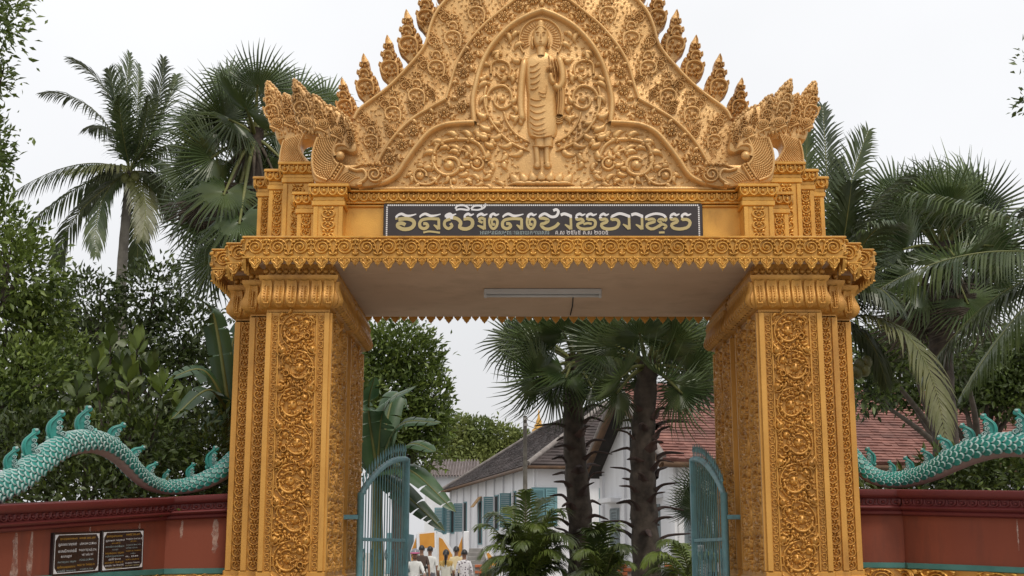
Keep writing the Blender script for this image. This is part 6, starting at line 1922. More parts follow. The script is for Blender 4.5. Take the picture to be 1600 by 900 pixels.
def fan_palm(label, cpx, cpy, Y, base_px, trunk_r, leaves, seed, rand=0, rlen=(0.7, 1.1), rad=(0.85, 1.05), dead=0, boots=None, zcone=(-0.5, 1.0)):
    rg = random.Random(seed)
    C = np.array(at(cpx, cpy, Y))
    bx = xcol(base_px, 860, Y)
    root = thing('fan_palm', label, 'palm tree', (bx, Y, 0), 'fan palms')
    m = MB()
    n = 26
    zz = np.linspace(0, C[2] + 0.15, n)
    tx = np.interp(zz, [0, C[2]], [bx, C[0]]) + 0.05 * np.sin(zz * 1.3 + seed)
    rr = trunk_r * (1.0 + 0.07 * np.sin(np.arange(n) * 2.4)) * np.interp(zz, [0, C[2] * 0.5, C[2]], [1.15, 1.0, 0.8])
    m.tube(np.stack([tx, np.full(n, Y), zz], 1), rr, 14)
    tr = obj('trunk', m.mesh('trunk', PALMBARK), root)
    k = 0
    for (hx, hy, rpx, *rest) in leaves:
        dY = rest[0] if rest else rg.uniform(-0.6, 0.3)
        tilt = (rest[1], rest[2]) if len(rest) > 2 else (rg.uniform(-1, 1), rg.uniform(-0.3, 0.5))
        fan(root, C, at(hx, hy, Y + dY), rpx * Y / F, tilt=tilt, k=k); k += 1
    for q in range(rand):
        a = rg.uniform(0, 2 * PI); e = rg.uniform(*zcone)
        d = np.array([math.cos(a) * math.cos(e), math.sin(a) * math.cos(e), math.sin(e)])
        L = rg.uniform(*rlen)
        fan(root, C, C + d * L, rg.uniform(*rad), axis=d + np.array([0, 0, -0.25]), tilt=(rg.uniform(-2, 2), rg.uniform(-0.9, 0.9)), k=k); k += 1
    for q in range(dead):
        a = rg.uniform(0, 2 * PI)
        d = np.array([math.cos(a) * 0.42, math.sin(a) * 0.42 - 0.15, -0.75])
        fan(root, C, C + d * rg.uniform(0.8, 1.9), rg.uniform(0.75, 1.0), axis=(d[0] * 0.3, d[1] * 0.3, -1), tilt=(rg.uniform(-1.5, 1.5), 0.1), k=q, dead=True)
    if boots:
        z0, z1, nb, L0 = boots
        for q in range(nb):
            f = (q + 0.5) / nb
            z = z0 + (z1 - z0) * f
            a = q * 2.399 + rg.uniform(-0.2, 0.2)
            x = np.interp(z, [0, C[2]], [bx, C[0]])
            L = L0 * rg.uniform(0.55, 1.25)
            d = np.array([math.cos(a), math.sin(a), 0])
            rt = trunk_r * 0.86
            lift = rg.uniform(0.02, 0.28)
            p = catmull([np.array([x, Y, z]) + d * rt, np.array([x, Y, z]) + d * (rt + L * 0.35) + np.array([0, 0, 0.04 + lift * 0.45]), np.array([x, Y, z]) + d * (rt + L) + np.array([0, 0, lift * 0.8 - rg.uniform(-0.03, 0.10)])], 7)
            w = np.array([0.13, 0.10, 0.075, 0.060, 0.052, 0.046, 0.022]) * rg.uniform(0.7, 1.15)
            sd = np.cross(d, [0, 0, 1])
            rows = []
            for i_ in range(7):
                rows.append([p[i_] - sd * w[i_], p[i_] + np.array([0, 0, -w[i_] * 0.55]), p[i_] + sd * w[i_], p[i_] + np.array([0, 0, w[i_] * 0.4])])
            m = MB(); m.grid(np.array(rows), closed_v=True)
            obj('leaf_base', m.mesh('leaf_base', BOOT), tr)
    return root

# ---- feather frond between two points
def frond(parent, p0, p1, bow, leaf_len, n=46, mats=None, seed=1, hang=0.6, width=0.035, name='frond', side=None, stem=0.022, plume=0.0):
    """rachis from p0 to p1 bowed by vector bow; leaflets on both sides drooping by hang"""
    rg = random.Random(seed)
    p0, p1, bow = (np.array(q, float) for q in (p0, p1, bow))
    t = np.linspace(0, 1, 24)[:, None]
    mid = (p0 + p1) / 2 + bow
    C = (1 - t) ** 2 * p0 + 2 * t * (1 - t) * mid + t ** 2 * p1
    m = MB()
    m.tube(C, np.linspace(stem, stem * 0.18, 24), 6, mi=1)
    T = np.gradient(C, axis=0); T /= np.linalg.norm(T, axis=1)[:, None]
    dn = np.array([0, 0, -1.0])
    for i in range(n):
        f = 0.10 + 0.89 * i / (n - 1)
        q = f * 23; a = int(min(22, q)); g = q - a
        c = C[a] * (1 - g) + C[a + 1] * g
        tt = T[a]
        sd = np.cross(tt, [0, 0, 1.0])
        if np.linalg.norm(sd) < 0.15: sd = np.cross(tt, [0, 1.0, 0])
        if side is not None: sd = np.array(side, float)
        sd /= np.linalg.norm(sd)
        L = leaf_len * (0.45 + 0.55 * math.sin(PI * min(1, 0.12 + f * 0.88)) ** 0.6) * rg.uniform(0.85, 1.1) * (1 - 0.45 * max(0, f - 0.8) / 0.2)
        for s in (-1, 1):
            d0 = tt * (0.55 + 0.5 * f) + sd * s * (0.95 - 0.35 * f) + np.array([0, 0, 0.25 - hang * 0.25]) + np.array([rg.uniform(-.1, .1), rg.uniform(-.1, .1), rg.uniform(-.1, .1)])
            d0 /= np.linalg.norm(d0)
            P = [c]
            d = d0.copy()
            for k in range(3):
                d = d + dn * hang * (0.35 + 0.35 * k); d /= np.linalg.norm(d)
                P.append(P[-1] + d * L / 3)
            wv = np.cross(d0, tt); wv = np.cross(d0, np.cross(tt, d0)); wv /= np.linalg.norm(wv) + 1e-9
            wd = [width * 0.5, width, width * 0.75, 0.003]
            rows = [[P[k] - wv * wd[k] * 0.5, P[k] + wv * wd[k] * 0.5] for k in range(4)]
            m.grid(np.array(rows), 0)
    return obj(name, m.mesh(name, [mats or COCO, FANSTEM], False), parent)

# ---- coconut palm on the left
Yc = 36.0
cp = thing('coconut_palm', 'slender coconut palm with drooping feather fronds against the sky, left', 'palm tree', (xcol(188, 700, Yc), Yc, 0))
Cc = np.array(at(203, 268, Yc))
m = MB()
pth = catmull([(xcol(186, 700, Yc), Yc, 0), (xcol(188, 560, Yc), Yc, zrow(560, Yc)), (xcol(190, 430, Yc), Yc, zrow(430, Yc)), tuple(Cc)], 30)
m.tube(pth, np.linspace(0.20, 0.12, 30) * (1 + 0.05 * (np.arange(30) % 2)), 10)
obj('trunk', m.mesh('trunk', GREYTRUNK), cp)
k = 0
for (tx, ty, bx, by, dY, ln, hg, mt) in ((108, 92, 30, 60, -0.6, 0.85, 0.35, COCO), (66, 146, 20, 78, 0.5, 0.9, 0.5, COCO), (14, 305, 10, 62, -0.8, 0.95, 0.95, COCO), (89, 420, -62, 10, 0.6, 0.95, 0.55, COCO), (203, 84, -14, 0, 0.8, 0.75, 0.3, COCO), (255, 92, 26, 14, -0.3, 0.8, 0.4, COCO), (275, 118, 26, 28, 1.0, 0.8, 0.5, COCO), (222, 372, 24, 22, -1.5, 0.9, 0.6, COCOY), (44, 350, 20, 52, 1.2, 0.9, 0.9, COCO), (275, 285, 10, 62, -1.0, 0.85, 0.9, COCO), (212, 425, 14, -30, 0.9, 0.8, 0.5, COCO), (98, 268, 30, 24, -1.6, 0.85, 0.6, COCOY), (170, 110, -6, 24, -1.2, 0.8, 0.45, COCO), (230, 150, 16, 40, -1.8, 0.8, 0.6, COCO), (300, 360, 40, 60, 0.8, .9, .8, COCO), (150, 400, -40, 40, -1.2, .9, .7, COCO), (185, 150, -10, 20, -2.0, .8, .5, COCO), (260, 200, 20, 50, -1.6, .85, .7, COCO), (216, 100, 8, 10, 1.4, .8, .4, COCO), (188, 104, -10, 14, 1.6, .8, .4, COCO), (242, 128, 20, 24, 1.8, .8, .5, COCO), (140, 200, 10, 60, 1.5, .9, .7, COCO), (290, 240, 20, 60, 1.2, .9, .8, COCO), (130, 330, -10, 60, 1.6, .9, .9, COCO), (265, 340, 20, 50, 1.6, .9, .8, COCO)):
    e = np.array(at(tx, ty, Yc + dY))
    pxm = Yc / F
    frond(cp, Cc, e, (bx * pxm, 0.1, by * pxm), ln, 44, mt, 100 + k, hg, 0.06, side=(0.35, 0.9, 0.1) if abs(tx - 203) < 60 and ty < 260 else None); k += 1
for (nx, ny) in ((196, 278), (211, 276), (204, 286)):
    m = MB(); m.ball(at(nx, ny, Yc - 0.35), 0.13, 10, 7, sq=(1, 1, 1.2)); obj('coconut', m.mesh('coconut', FANSTEM), cp)

# ---- fan palm behind the left corner of the gate
fan_palm('tall fan palm behind the left pillar, old leaves hanging below its crown', 398, 215, 22.0, 400, 0.22,
         [(385, 172, 92, -1.2, 0.3, 0.1), (402, 140, 84, -0.4, -0.2, 0.2), (350, 185, 92, -0.6, -0.6, 0.2), (335, 245, 96, -0.9, -0.8, 0.4), (352, 300, 100, -1.3, -0.4, -0.1), (330, 335, 95, -0.3, -0.6, -0.3), (460, 160, 90, 0.2, 0.6, 0.2), (505, 165, 84, 0.5, 0.6, 0.1), (430, 130, 75, 0.6, 0.1, 0.4), (375, 345, 92, -1.6, 0.2, -0.3), (410, 300, 96, 0.3, 0.3, 0.1), (440, 250, 90, -0.2, 0.2, 0.2), (350, 395, 88, -1.0, -0.4, -0.6), (318, 205, 84, 0.4, -0.7, 0.2), (305, 262, 84, -0.2, -0.8, 0.0), (310, 320, 84, 0.3, -0.8, -0.2), (330, 410, 84, 0.2, -0.5, -0.5), (360, 130, 80, 0.3, -0.3, 0.3)], 7, rand=7, dead=7, rlen=(0.5, 1.0))
# ---- two fan palms in the courtyard
fan_palm('fan palm with ragged old leaf bases, left of the pair behind the arch', 898, 566, 25.0, 906, 0.225,
         [(850, 540, 92, -0.5, -0.3, 0.2), (838, 588, 88, -0.9, -0.7, 0.5), (808, 530, 80, 0.3, -0.4, 0.1), (880, 520, 90, -1.0, 0.1, 0.3), (930, 525, 85, -0.2, 0.4, 0.2), (885, 590, 70, -1.2, -0.2, 0.8), (940, 585, 66, 0.4, 0.6, 0.5), (862, 606, 70, -0.6, -0.5, 0.2), (925, 606, 62, -0.8, 0.3, 0.2)], 12, rand=10, boots=(1.7, 4.3, 30, 0.5), zcone=(-0.45, 1.2))
fan_palm('thicker fan palm with spiky dead leaf bases, right of the pair behind the arch', 1010, 572, 23.5, 1002, 0.235,
         [(960, 540, 88, -0.4, -0.4, 0.2), (1000, 525, 95, -1.0, 0.0, 0.3), (1050, 535, 95, -0.7, 0.4, 0.2), (1075, 580, 85, -0.6, 0.8, 0.4), (1040, 590, 70, -1.3, 0.4, 0.8), (970, 590, 70, -1.2, -0.4, 0.7), (1090, 530, 80, 0.3, 0.5, 0.1), (1062, 612, 78, -0.7, 0.6, 0.2), (966, 612, 70, -0.8, -0.5, 0.2), (1085, 598, 80, 0.2, .6, .2)], 13, rand=11, boots=(1.7, 4.1, 34, 0.55), zcone=(-0.45, 1.2))
# ---- fan palm on the right
fan_palm('full crowned fan palm standing right of the gateway with a brown skirt of dead leaves', 1470, 390, 25.0, 1475, 0.25,
         [(1440, 330, 95, -0.6, -0.4, 0.3), (1400, 310, 95, 0.2, -0.5, 0.2), (1480, 320, 92, -0.9, 0.1, 0.4), (1530, 330, 92, -0.5, 0.6, 0.3), (1545, 385, 90, -0.8, 0.7, 0.2), (1415, 390, 95, -1.0, -0.6, 0.4), (1380, 420, 90, -0.3, -0.5, 0.2), (1490, 400, 95, -1.4, 0.2, 0.7), (1550, 440, 85, -0.4, 0.8, 0.0), (1430, 450, 88, -1.2, -0.3, 0.2), (1510, 470, 85, -0.9, 0.5, -0.2), (1460, 290, 80, 0.6, 0.0, 0.3), (1510, 290, 80, 0.5, 0.3, 0.2)], 17, rand=12, dead=14, rlen=(0.6, 1.1))
# ---- coconut palms on the right
Yd = 20.0
cr = thing('coconut_palm', 'coconut palm hidden behind the right pillar, one frond drooping past the red roof', 'palm tree', (xcol(1296, 700, Yd), Yd, 0))
Cr = np.array(at(1296, 500, Yd))
m = MB(); m.tube(catmull([(xcol(1290, 800, Yd), Yd, 0), (xcol(1292, 650, Yd), Yd, zrow(650, Yd)), tuple(Cr)], 20), np.linspace(0.19, 0.13, 20), 10); obj('trunk', m.mesh('trunk', GREYTRUNK), cr)
k = 0
for (tx, ty, bx, by, dY, ln, hg, mt, sd) in ((1285, 165, 5, 20, 0.4, 0.55, 0.25, COCO, (0.95, 0.3, 0)), (1262, 205, -30, 20, -0.4, 0.5, 0.3, COCO, (0.9, 0.4, 0)), (1357, 205, -20, 30, 0.3, 0.55, 0.35, COCO, (0.9, 0.4, 0)), (1425, 275, -30, 70, -0.5, 0.6, 0.45, COCO, None), (1395, 345, 0, 70, -1.2, 0.6, 0.55, COCO, None), (1478, 690, 70, 130, -1.6, 0.62, 0.5, COCOY, None), (1400, 480, 20, 80, -1.0, 0.6, 0.8, COCO, None), (1330, 290, 10, 40, -0.8, 0.55, .4, COCO, (0.9, 0.4, 0)), (1385, 600, 20, 60, 0.3, .55, .8, COCO, None), (1310, 250, 8, 20, .6, .55, .3, COCO, (.95, .3, 0))):
    pxm = Yd / F
    frond(cr, Cr, at(tx, ty, Yd + dY), (bx * pxm, -0.1, by * pxm), ln * 1.15, 58, mt, 300 + k, hg, 0.040, side=sd); k += 1
for (nx, ny) in ((1343, 570), (1351, 578), (1340, 582), (1354, 566)):
    m = MB(); m.ball(at(nx, ny, Yd - 0.2), 0.09, 10, 7, sq=(1, 1, 1.2)); obj('coconut', m.mesh('coconut', COCOY), cr)
ce = thing('coconut_palm', 'coconut palm at the right edge, long frond arching leftwards over the fan palm', 'palm tree', (xcol(1735, 700, 21), 21, 0))
Ce = np.array(at(1735, 430, 21.0))
m = MB(); m.tube(catmull([(xcol(1735, 800, 21), 21, 0), (xcol(1732, 600, 21), 21, zrow(600, 21)), tuple(Ce)], 16), np.linspace(0.19, 0.13, 16), 10); obj('trunk', m.mesh('trunk', GREYTRUNK), ce)
for k, (tx, ty, bx, by, dY, ln, hg, mt) in enumerate(((1330, 480, 0, 120, -1.5, 1.0, 0.95, COCO), (1380, 300, 0, 70, -0.5, 0.85, 0.7, COCO), (1440, 590, 0, 130, 0.5, 0.9, 0.95, COCO), (1600, 330, 0, 60, 0.8, .7, .5, COCO), (1500, 620, 30, 140, -0.8, 0.9, 0.9, COCO), (1900, 300, 0, 60, 0.5, .8, .6, COCO), (2000, 480, 0, 90, -0.6, .8, .8, COCO), (1760, 200, 0, 0, 0.6, .7, .4, COCO), (1860, 620, 20, 120, 0.8, .8, .9, COCO), (1680, 250, -20, 20, 1.2, .7, .4, COCO), (1790, 660, 30, 60, -1.5, .8, .8, COCOY))):
    pxm = 21 / F
    frond(ce, Ce, at(tx, ty, 21 + dY), (bx * pxm, 0, by * pxm), ln, 84, mt, 400 + k, hg, 0.042)

# ---- banana plants
def banana_leaf(parent, p0, pm, p1, w, seed, tear=5, mats=None, roll=0.5):
    rg = random.Random(seed)
    C = catmull([p0, pm, p1], 22)
    T = np.gradient(C, axis=0); T /= np.linalg.norm(T, axis=1)[:, None]
    m = MB()
    for s in (-1, 1):
        cuts = sorted(rg.sample(range(3, 20), tear))
        segs = [0] + cuts + [21]
        for a, b in zip(segs[:-1], segs[1:]):
            dr = rg.uniform(0.15, 0.65) * roll
            rows = []
            for i in range(a, b + 1):
                f = i / 21
                ww = w * (math.sin(PI * min(1, 0.06 + 0.94 * f) ** 0.8) ** 0.55)
                sd = np.cross(T[i], [0, -0.55, 0.85]); sd /= np.linalg.norm(sd)
                up = np.cross(sd, T[i])
                sh = (0.02 if i == a and a > 0 else (-0.02 if i == b and b < 21 else 0))
                rows.append([C[i] + T[i] * sh * q + sd * s * ww * q + up * (0.16 * ww * math.sin(q * 2.2) - dr * ww * q * q) * 1.0 for q in (0, 0.35, 0.7, 1.0)])
            m.grid(np.array(rows), 0)
    lf = obj('banana_leaf', m.mesh('banana_leaf', [mats or BANANA]), parent)
    m = MB(); m.tube(C, np.linspace(0.035, 0.008, 22), 6); obj('midrib', m.mesh('midrib', FANSTEM), lf)
    return lf
def banana(label, Y, base_px, zc_row, leaves, seed):
    X = xcol(base_px, 800, Y)
    root = thing('banana_plant', label, 'banana plant', (X, Y, 0), 'banana plants')
    zt = zrow(zc_row, Y)
    m = MB(); m.tube(catmull([(X, Y, 0), (X + 0.03, Y, zt * 0.5), (X, Y, zt)], 12), np.linspace(0.14, 0.08, 12), 10); obj('stem', m.mesh('stem', FANSTEM), root)
    for k, (mx, my, tx, ty, w, d1, d2) in enumerate(leaves):
        banana_leaf(root, (X, Y, zt - 0.05), at(mx, my, Y + d1), at(tx, ty, Y + d2), w, seed + k)
    return root
banana('tall banana plant with torn leaves behind the left iron gate leaf', 24.0, 588, 735, [(600, 640, 652, 602, 0.27, -.3, -.8), (576, 640, 585, 588, 0.26, -.4, -.9), (625, 665, 690, 660, 0.26, -.5, -.9), (640, 695, 680, 706, 0.25, -.7, -1.2), (640, 735, 712, 800, 0.26, -.8, -1.4), (630, 770, 695, 830, 0.26, -.4, -.7), (560, 680, 530, 700, 0.25, .2, .4), (600, 700, 640, 760, 0.24, .5, 1.0), (580, 670, 560, 610, .25, .4, .6), (615, 620, 640, 640, .24, .5, .8)], 50)
banana('banana plant with dark leaves hanging beside the left pillar, above the serpent', 18.2, 352, 640, [(335, 500, 312, 466, 0.17, -.2, -.5), (318, 580, 262, 592, 0.20, -.3, -.6), (325, 610, 268, 655, 0.20, -.6, -1.0), (335, 600, 300, 570, .18, .1, .3), (340, 650, 305, 700, 0.18, -.2, -.4), (360, 560, 372, 500, .18, .2, .3), (348, 540, 330, 500, .16, .4, .6)], 70)

# ---- broadleaf trees
tree('leafy tree at the left edge, bright green crown reaching above the frame', -60, 19.0, [(-28, 235, 42, 70), (-20, 380, 70, 80, 0.3), (30, 430, 60, 70), (20, 520, 75, 60, .5), (40, 590, 80, 55, -0.3), (-20, 640, 90, 60, -0.2), (70, 480, 45, 45, .4), (-45, 20, 80, 85, -0.5), (-30, 120, 50, 30), (60, 680, 90, 50, 0.5), (100, 560, 50, 40, 0.8)], 15000, 0.125, [LEAF_M, LEAF_BR], 21, 0.24, group='broadleaf trees')
tree('dark small leaved tree below the left coconut palm', 230, 27.0, [(130, 475, 60, 50), (240, 460, 60, 50), (290, 520, 60, 60), (170, 540, 80, 60), (240, 600, 90, 70), (310, 600, 60, 70), (100, 600, 80, 80), (170, 680, 120, 60), (300, 690, 80, 60), (60, 520, 60, 60, 1)], 17000, 0.15, [LEAF_D, LEAF_M], 22, 0.22, group='broadleaf trees')
tree('large rounded tree with dense crown behind the left gate leaf', 625, 48.0, [(620, 545, 60, 45), (655, 570, 38, 40), (668, 620, 36, 50), (600, 610, 60, 60), (640, 660, 58, 45), (675, 665, 30, 36), (590, 680, 60, 50), (640, 710, 50, 35), (580, 560, 40, 50), (560, 640, 50, 60, -1)], 15000, 0.24, [LEAF_M, LEAF_BR], 23, 0.35, group='broadleaf trees')
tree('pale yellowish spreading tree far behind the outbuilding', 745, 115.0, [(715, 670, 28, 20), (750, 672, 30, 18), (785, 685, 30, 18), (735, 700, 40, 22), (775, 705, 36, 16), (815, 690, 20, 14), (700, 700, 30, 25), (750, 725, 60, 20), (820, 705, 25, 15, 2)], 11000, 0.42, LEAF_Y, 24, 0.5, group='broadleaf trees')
tree('dark tree behind the dead palm leaves at the right edge', 1590, 38.0, [(1580, 560, 60, 45), (1540, 590, 60, 45), (1620, 600, 60, 60), (1500, 600, 50, 35), (1570, 620, 70, 30), (1400, 590, 60, 40, 1), (1450, 610, 60, 35, 1), (1370, 560, 45, 50, -6), (1420, 545, 50, 40, -6), (1350, 610, 40, 35, -6), (1500, 550, 60, 40, -6)], 13000, 0.22, [LEAF_D, LEAF_M], 25, 0.28, group='broadleaf trees')
tree('tree outside the right edge, only a few leaf tips in view', 1730, 17.0, [(1612, 90, 22, 40), (1625, 160, 40, 26), (1700, 120, 60, 60), (1660, 60, 40, 40)], 700, 0.10, [LEAF_M], 26, 0.12, group='broadleaf trees', aspect=0.5)
# ---- shrubs
def shrub(label, px, Y, clumps, n, size, mats, seed, **kw):
    cl = clump_px(clumps, Y)
    root = thing('shrub', label, 'shrub', (xcol(px, 800, Y), Y, 0), 'shrubs behind the walls')
    leaf_cloud('foliage', cl, n, size, mats, root, seed, **kw)
    m = MB()
    for c in cl:
        m.tube(resample([(xcol(px, 800, Y), Y, 0), (c[0], c[1], c[2])], 5), np.linspace(0.05, 0.012, 5), 6)
    obj('stems', m.mesh('stems', BARK), root)
shrub('dense dark shrub behind the left wall under the serpent arch', 130, 17.4, [(60, 700, 90, 60), (150, 730, 90, 60), (220, 700, 80, 70), (300, 740, 60, 60), (10, 720, 80, 60), (150, 790, 160, 60), (330, 720, 40, 70)], 9000, 0.11, [LEAF_D, LEAF_M], 31)
shrub('low dark shrub behind the right wall under the serpent', 1540, 17.6, [(1500, 745, 70, 35), (1570, 750, 70, 40), (1620, 740, 60, 40), (1440, 770, 70, 30), (1380, 775, 60, 25)], 4500, 0.12, [LEAF_D, LEAF_M], 32)
# large leaved shrub: every leaf its own piece
rg = random.Random(77)
m = MB()
tt = np.linspace(0, 1, 7)
wv = np.array([0.05, 0.45, 0.8, 1.0, 0.92, 0.55, 0.02]) * 0.19
P = np.array([[(-w_, 0.06 * t_ * 0 + 0.25 * w_, t_ * 1.0), (0, -0.02 + 0.16 * t_ * t_, t_), (w_, 0.25 * w_, t_)] for t_, w_ in zip(tt, wv)])
m.grid(P)
LF = [m.mesh('leaf', LEAF_M), None, None]
LF[1] = LF[0].copy(); LF[1].materials.clear(); LF[1].materials.append(LEAF_BR)
LF[2] = LF[0].copy(); LF[2].materials.clear(); LF[2].materials.append(LEAF_D)
bs = thing('big_leaved_shrub', 'shrub with large glossy upright leaves rising behind the left serpent', 'shrub', (xcol(200, 800, 18.0), 18.0, 0), 'shrubs behind the walls')
sm = MB()
tips = [(172, 505), (215, 515), (150, 545), (190, 545), (235, 550), (120, 585), (165, 590), (210, 585), (255, 575), (285, 600), (100, 625), (140, 640), (185, 630), (230, 640), (270, 645), (80, 670), (125, 690), (170, 680), (215, 690), (255, 700), (300, 690), (60, 640), (320, 725), (290, 745), (200, 560)]
for ti, (tx, ty) in enumerate(tips):
    Y = 17.9 + rg.uniform(-0.5, 0.7)
    tip = np.array(at(tx, ty + 26, Y))
    b0 = np.array([xcol(200, 800, 18.0) + rg.uniform(-.4, .4), 18.0, 0.2])
    sm.tube(catmull([tuple(b0), tuple((b0 + tip) / 2 + np.array([0, 0, 0.3])), tuple(tip)], 8), np.linspace(0.03, 0.012, 8), 5)
    for q in range(11):
        a = q * 2.4 + rg.uniform(-.3, .3)
        el = R(78 - 5.2 * q + rg.uniform(-8, 8))
        d = Vector((math.cos(a) * math.cos(el), math.sin(a) * math.cos(el), math.sin(el)))
        L = rg.uniform(0.22, 0.36)
        base = Vector(tip) - Vector((0, 0, 0.022 * q))
        M = Matrix.Translation(base) @ basis(d, (rg.uniform(-.3, .3) - d.x, 0.3 - d.y, -0.8)) @ Matrix.Diagonal((L, L, L, 1))
        obj('leaf', LF[rg.choice([0, 0, 0, 1, 2, 2])], bs, M)
obj('stems', sm.mesh('stems', BARK), bs)

# ---- feathery areca clumps in the courtyard
def areca(label, px, row, Y, tips, seed, ln=0.42, n=26, mats=None):
    X, _, Z = at(px, row, Y)
    root = thing('areca_palm', label, 'palm', (X, Y, 0), 'small feathery palms')
    m = MB()
    rg = random.Random(seed)
    for k in range(6):
        m.tube(catmull([(X + rg.uniform(-.25, .25), Y + rg.uniform(-.2, .2), 0), (X + rg.uniform(-.2, .2), Y, 0.7), (X + rg.uniform(-.15, .15), Y, max(1.0, Z))], 6), np.linspace(0.035, 0.02, 6), 6)
    obj('canes', m.mesh('canes', FANSTEM), root)
    for k, (tx, ty, up) in enumerate(tips):
        dY = rg.uniform(-0.8, 0.8)
        tx = px + (tx - px) * 1.12; e = np.array(at(tx, ty + rg.uniform(0, 26), Y + dY))
        frond(root, (X + rg.uniform(-.12, .12), Y, max(0.9, Z - rg.uniform(0, 0.4))), e, (0, 0, (up * 1.9) * Y / F), ln * rg.uniform(0.75, 1.05), n + 6, (mats or ARECA) if k % 3 else LEAF_BR, seed * 100 + k, 0.6, 0.042, stem=0.014)
areca('feathery palm clump in front of the white hall, left of the fan palm trunks', 825, 905, 24.5, [(752, 822, 40), (762, 860, 30), (772, 792, 45), (796, 772, 45), (822, 764, 40), (848, 772, 40), (872, 790, 40), (888, 830, 40), (892, 870, 30), (760, 895, 25), (800, 820, 40), (845, 830, 40), (870, 860, 30), (785, 870, 30), (815, 850, 35), (838, 800, 40), (780, 830, 40), (860, 810, 40), (805, 880, 25), (880, 895, 20), (830, 880, 25), (850, 870, 30), (770, 880, 30), (790, 850, 40), (755, 850, 40), (865, 835, 40), (820, 815, 45), (842, 850, 40), (895, 850, 40), (878, 880, 30)], 5, 0.5)
areca('small palm clump between the two fan palm trunks', 938, 925, 22.5, [(905, 850, 35), (925, 815, 35), (940, 800, 25), (958, 812, 35), (978, 850, 35), (900, 885, 25), (985, 880, 25), (945, 840, 25), (920, 870, 20), (965, 870, 25), (930, 850, 30), (955, 890, 25), (912, 900, 20)], 6, 0.4, 22, ARECA)
areca('drooping palm clump at the foot of the right iron gate leaf', 1075, 900, 22.5, [(1012, 868, 40), (1005, 895, 30), (1035, 850, 35), (1062, 838, 30), (1100, 850, 30), (1040, 885, 25), (1120, 870, 30), (1020, 880, 30)], 8, 0.4, 24, ARECA)
fp = thing('young_fan_palm', 'young fan palm before the red roofed hall, leaves behind the right gate leaf', 'palm', (xcol(1112, 800, 25.5), 25.5, 0))
Xf = xcol(1112, 800, 25.5)
m = MB(); m.tube([(Xf, 25.5, 0), (Xf, 25.5, 1.2)], [0.12, 0.1], 8); obj('stem', m.mesh('stem', PALMBARK), fp)
for k, (hx, hy, r) in enumerate(((1090, 775, 52), (1105, 760, 55), (1082, 795, 45), (1130, 770, 50), (1120, 790, 45), (1100, 800, 40))):
    fan(fp, (Xf, 25.5, 1.2), at(hx, hy, 25.3 - 0.1 * k), r * 25.5 / F, tilt=(0.3 * (k - 2), 0.2), k=k)
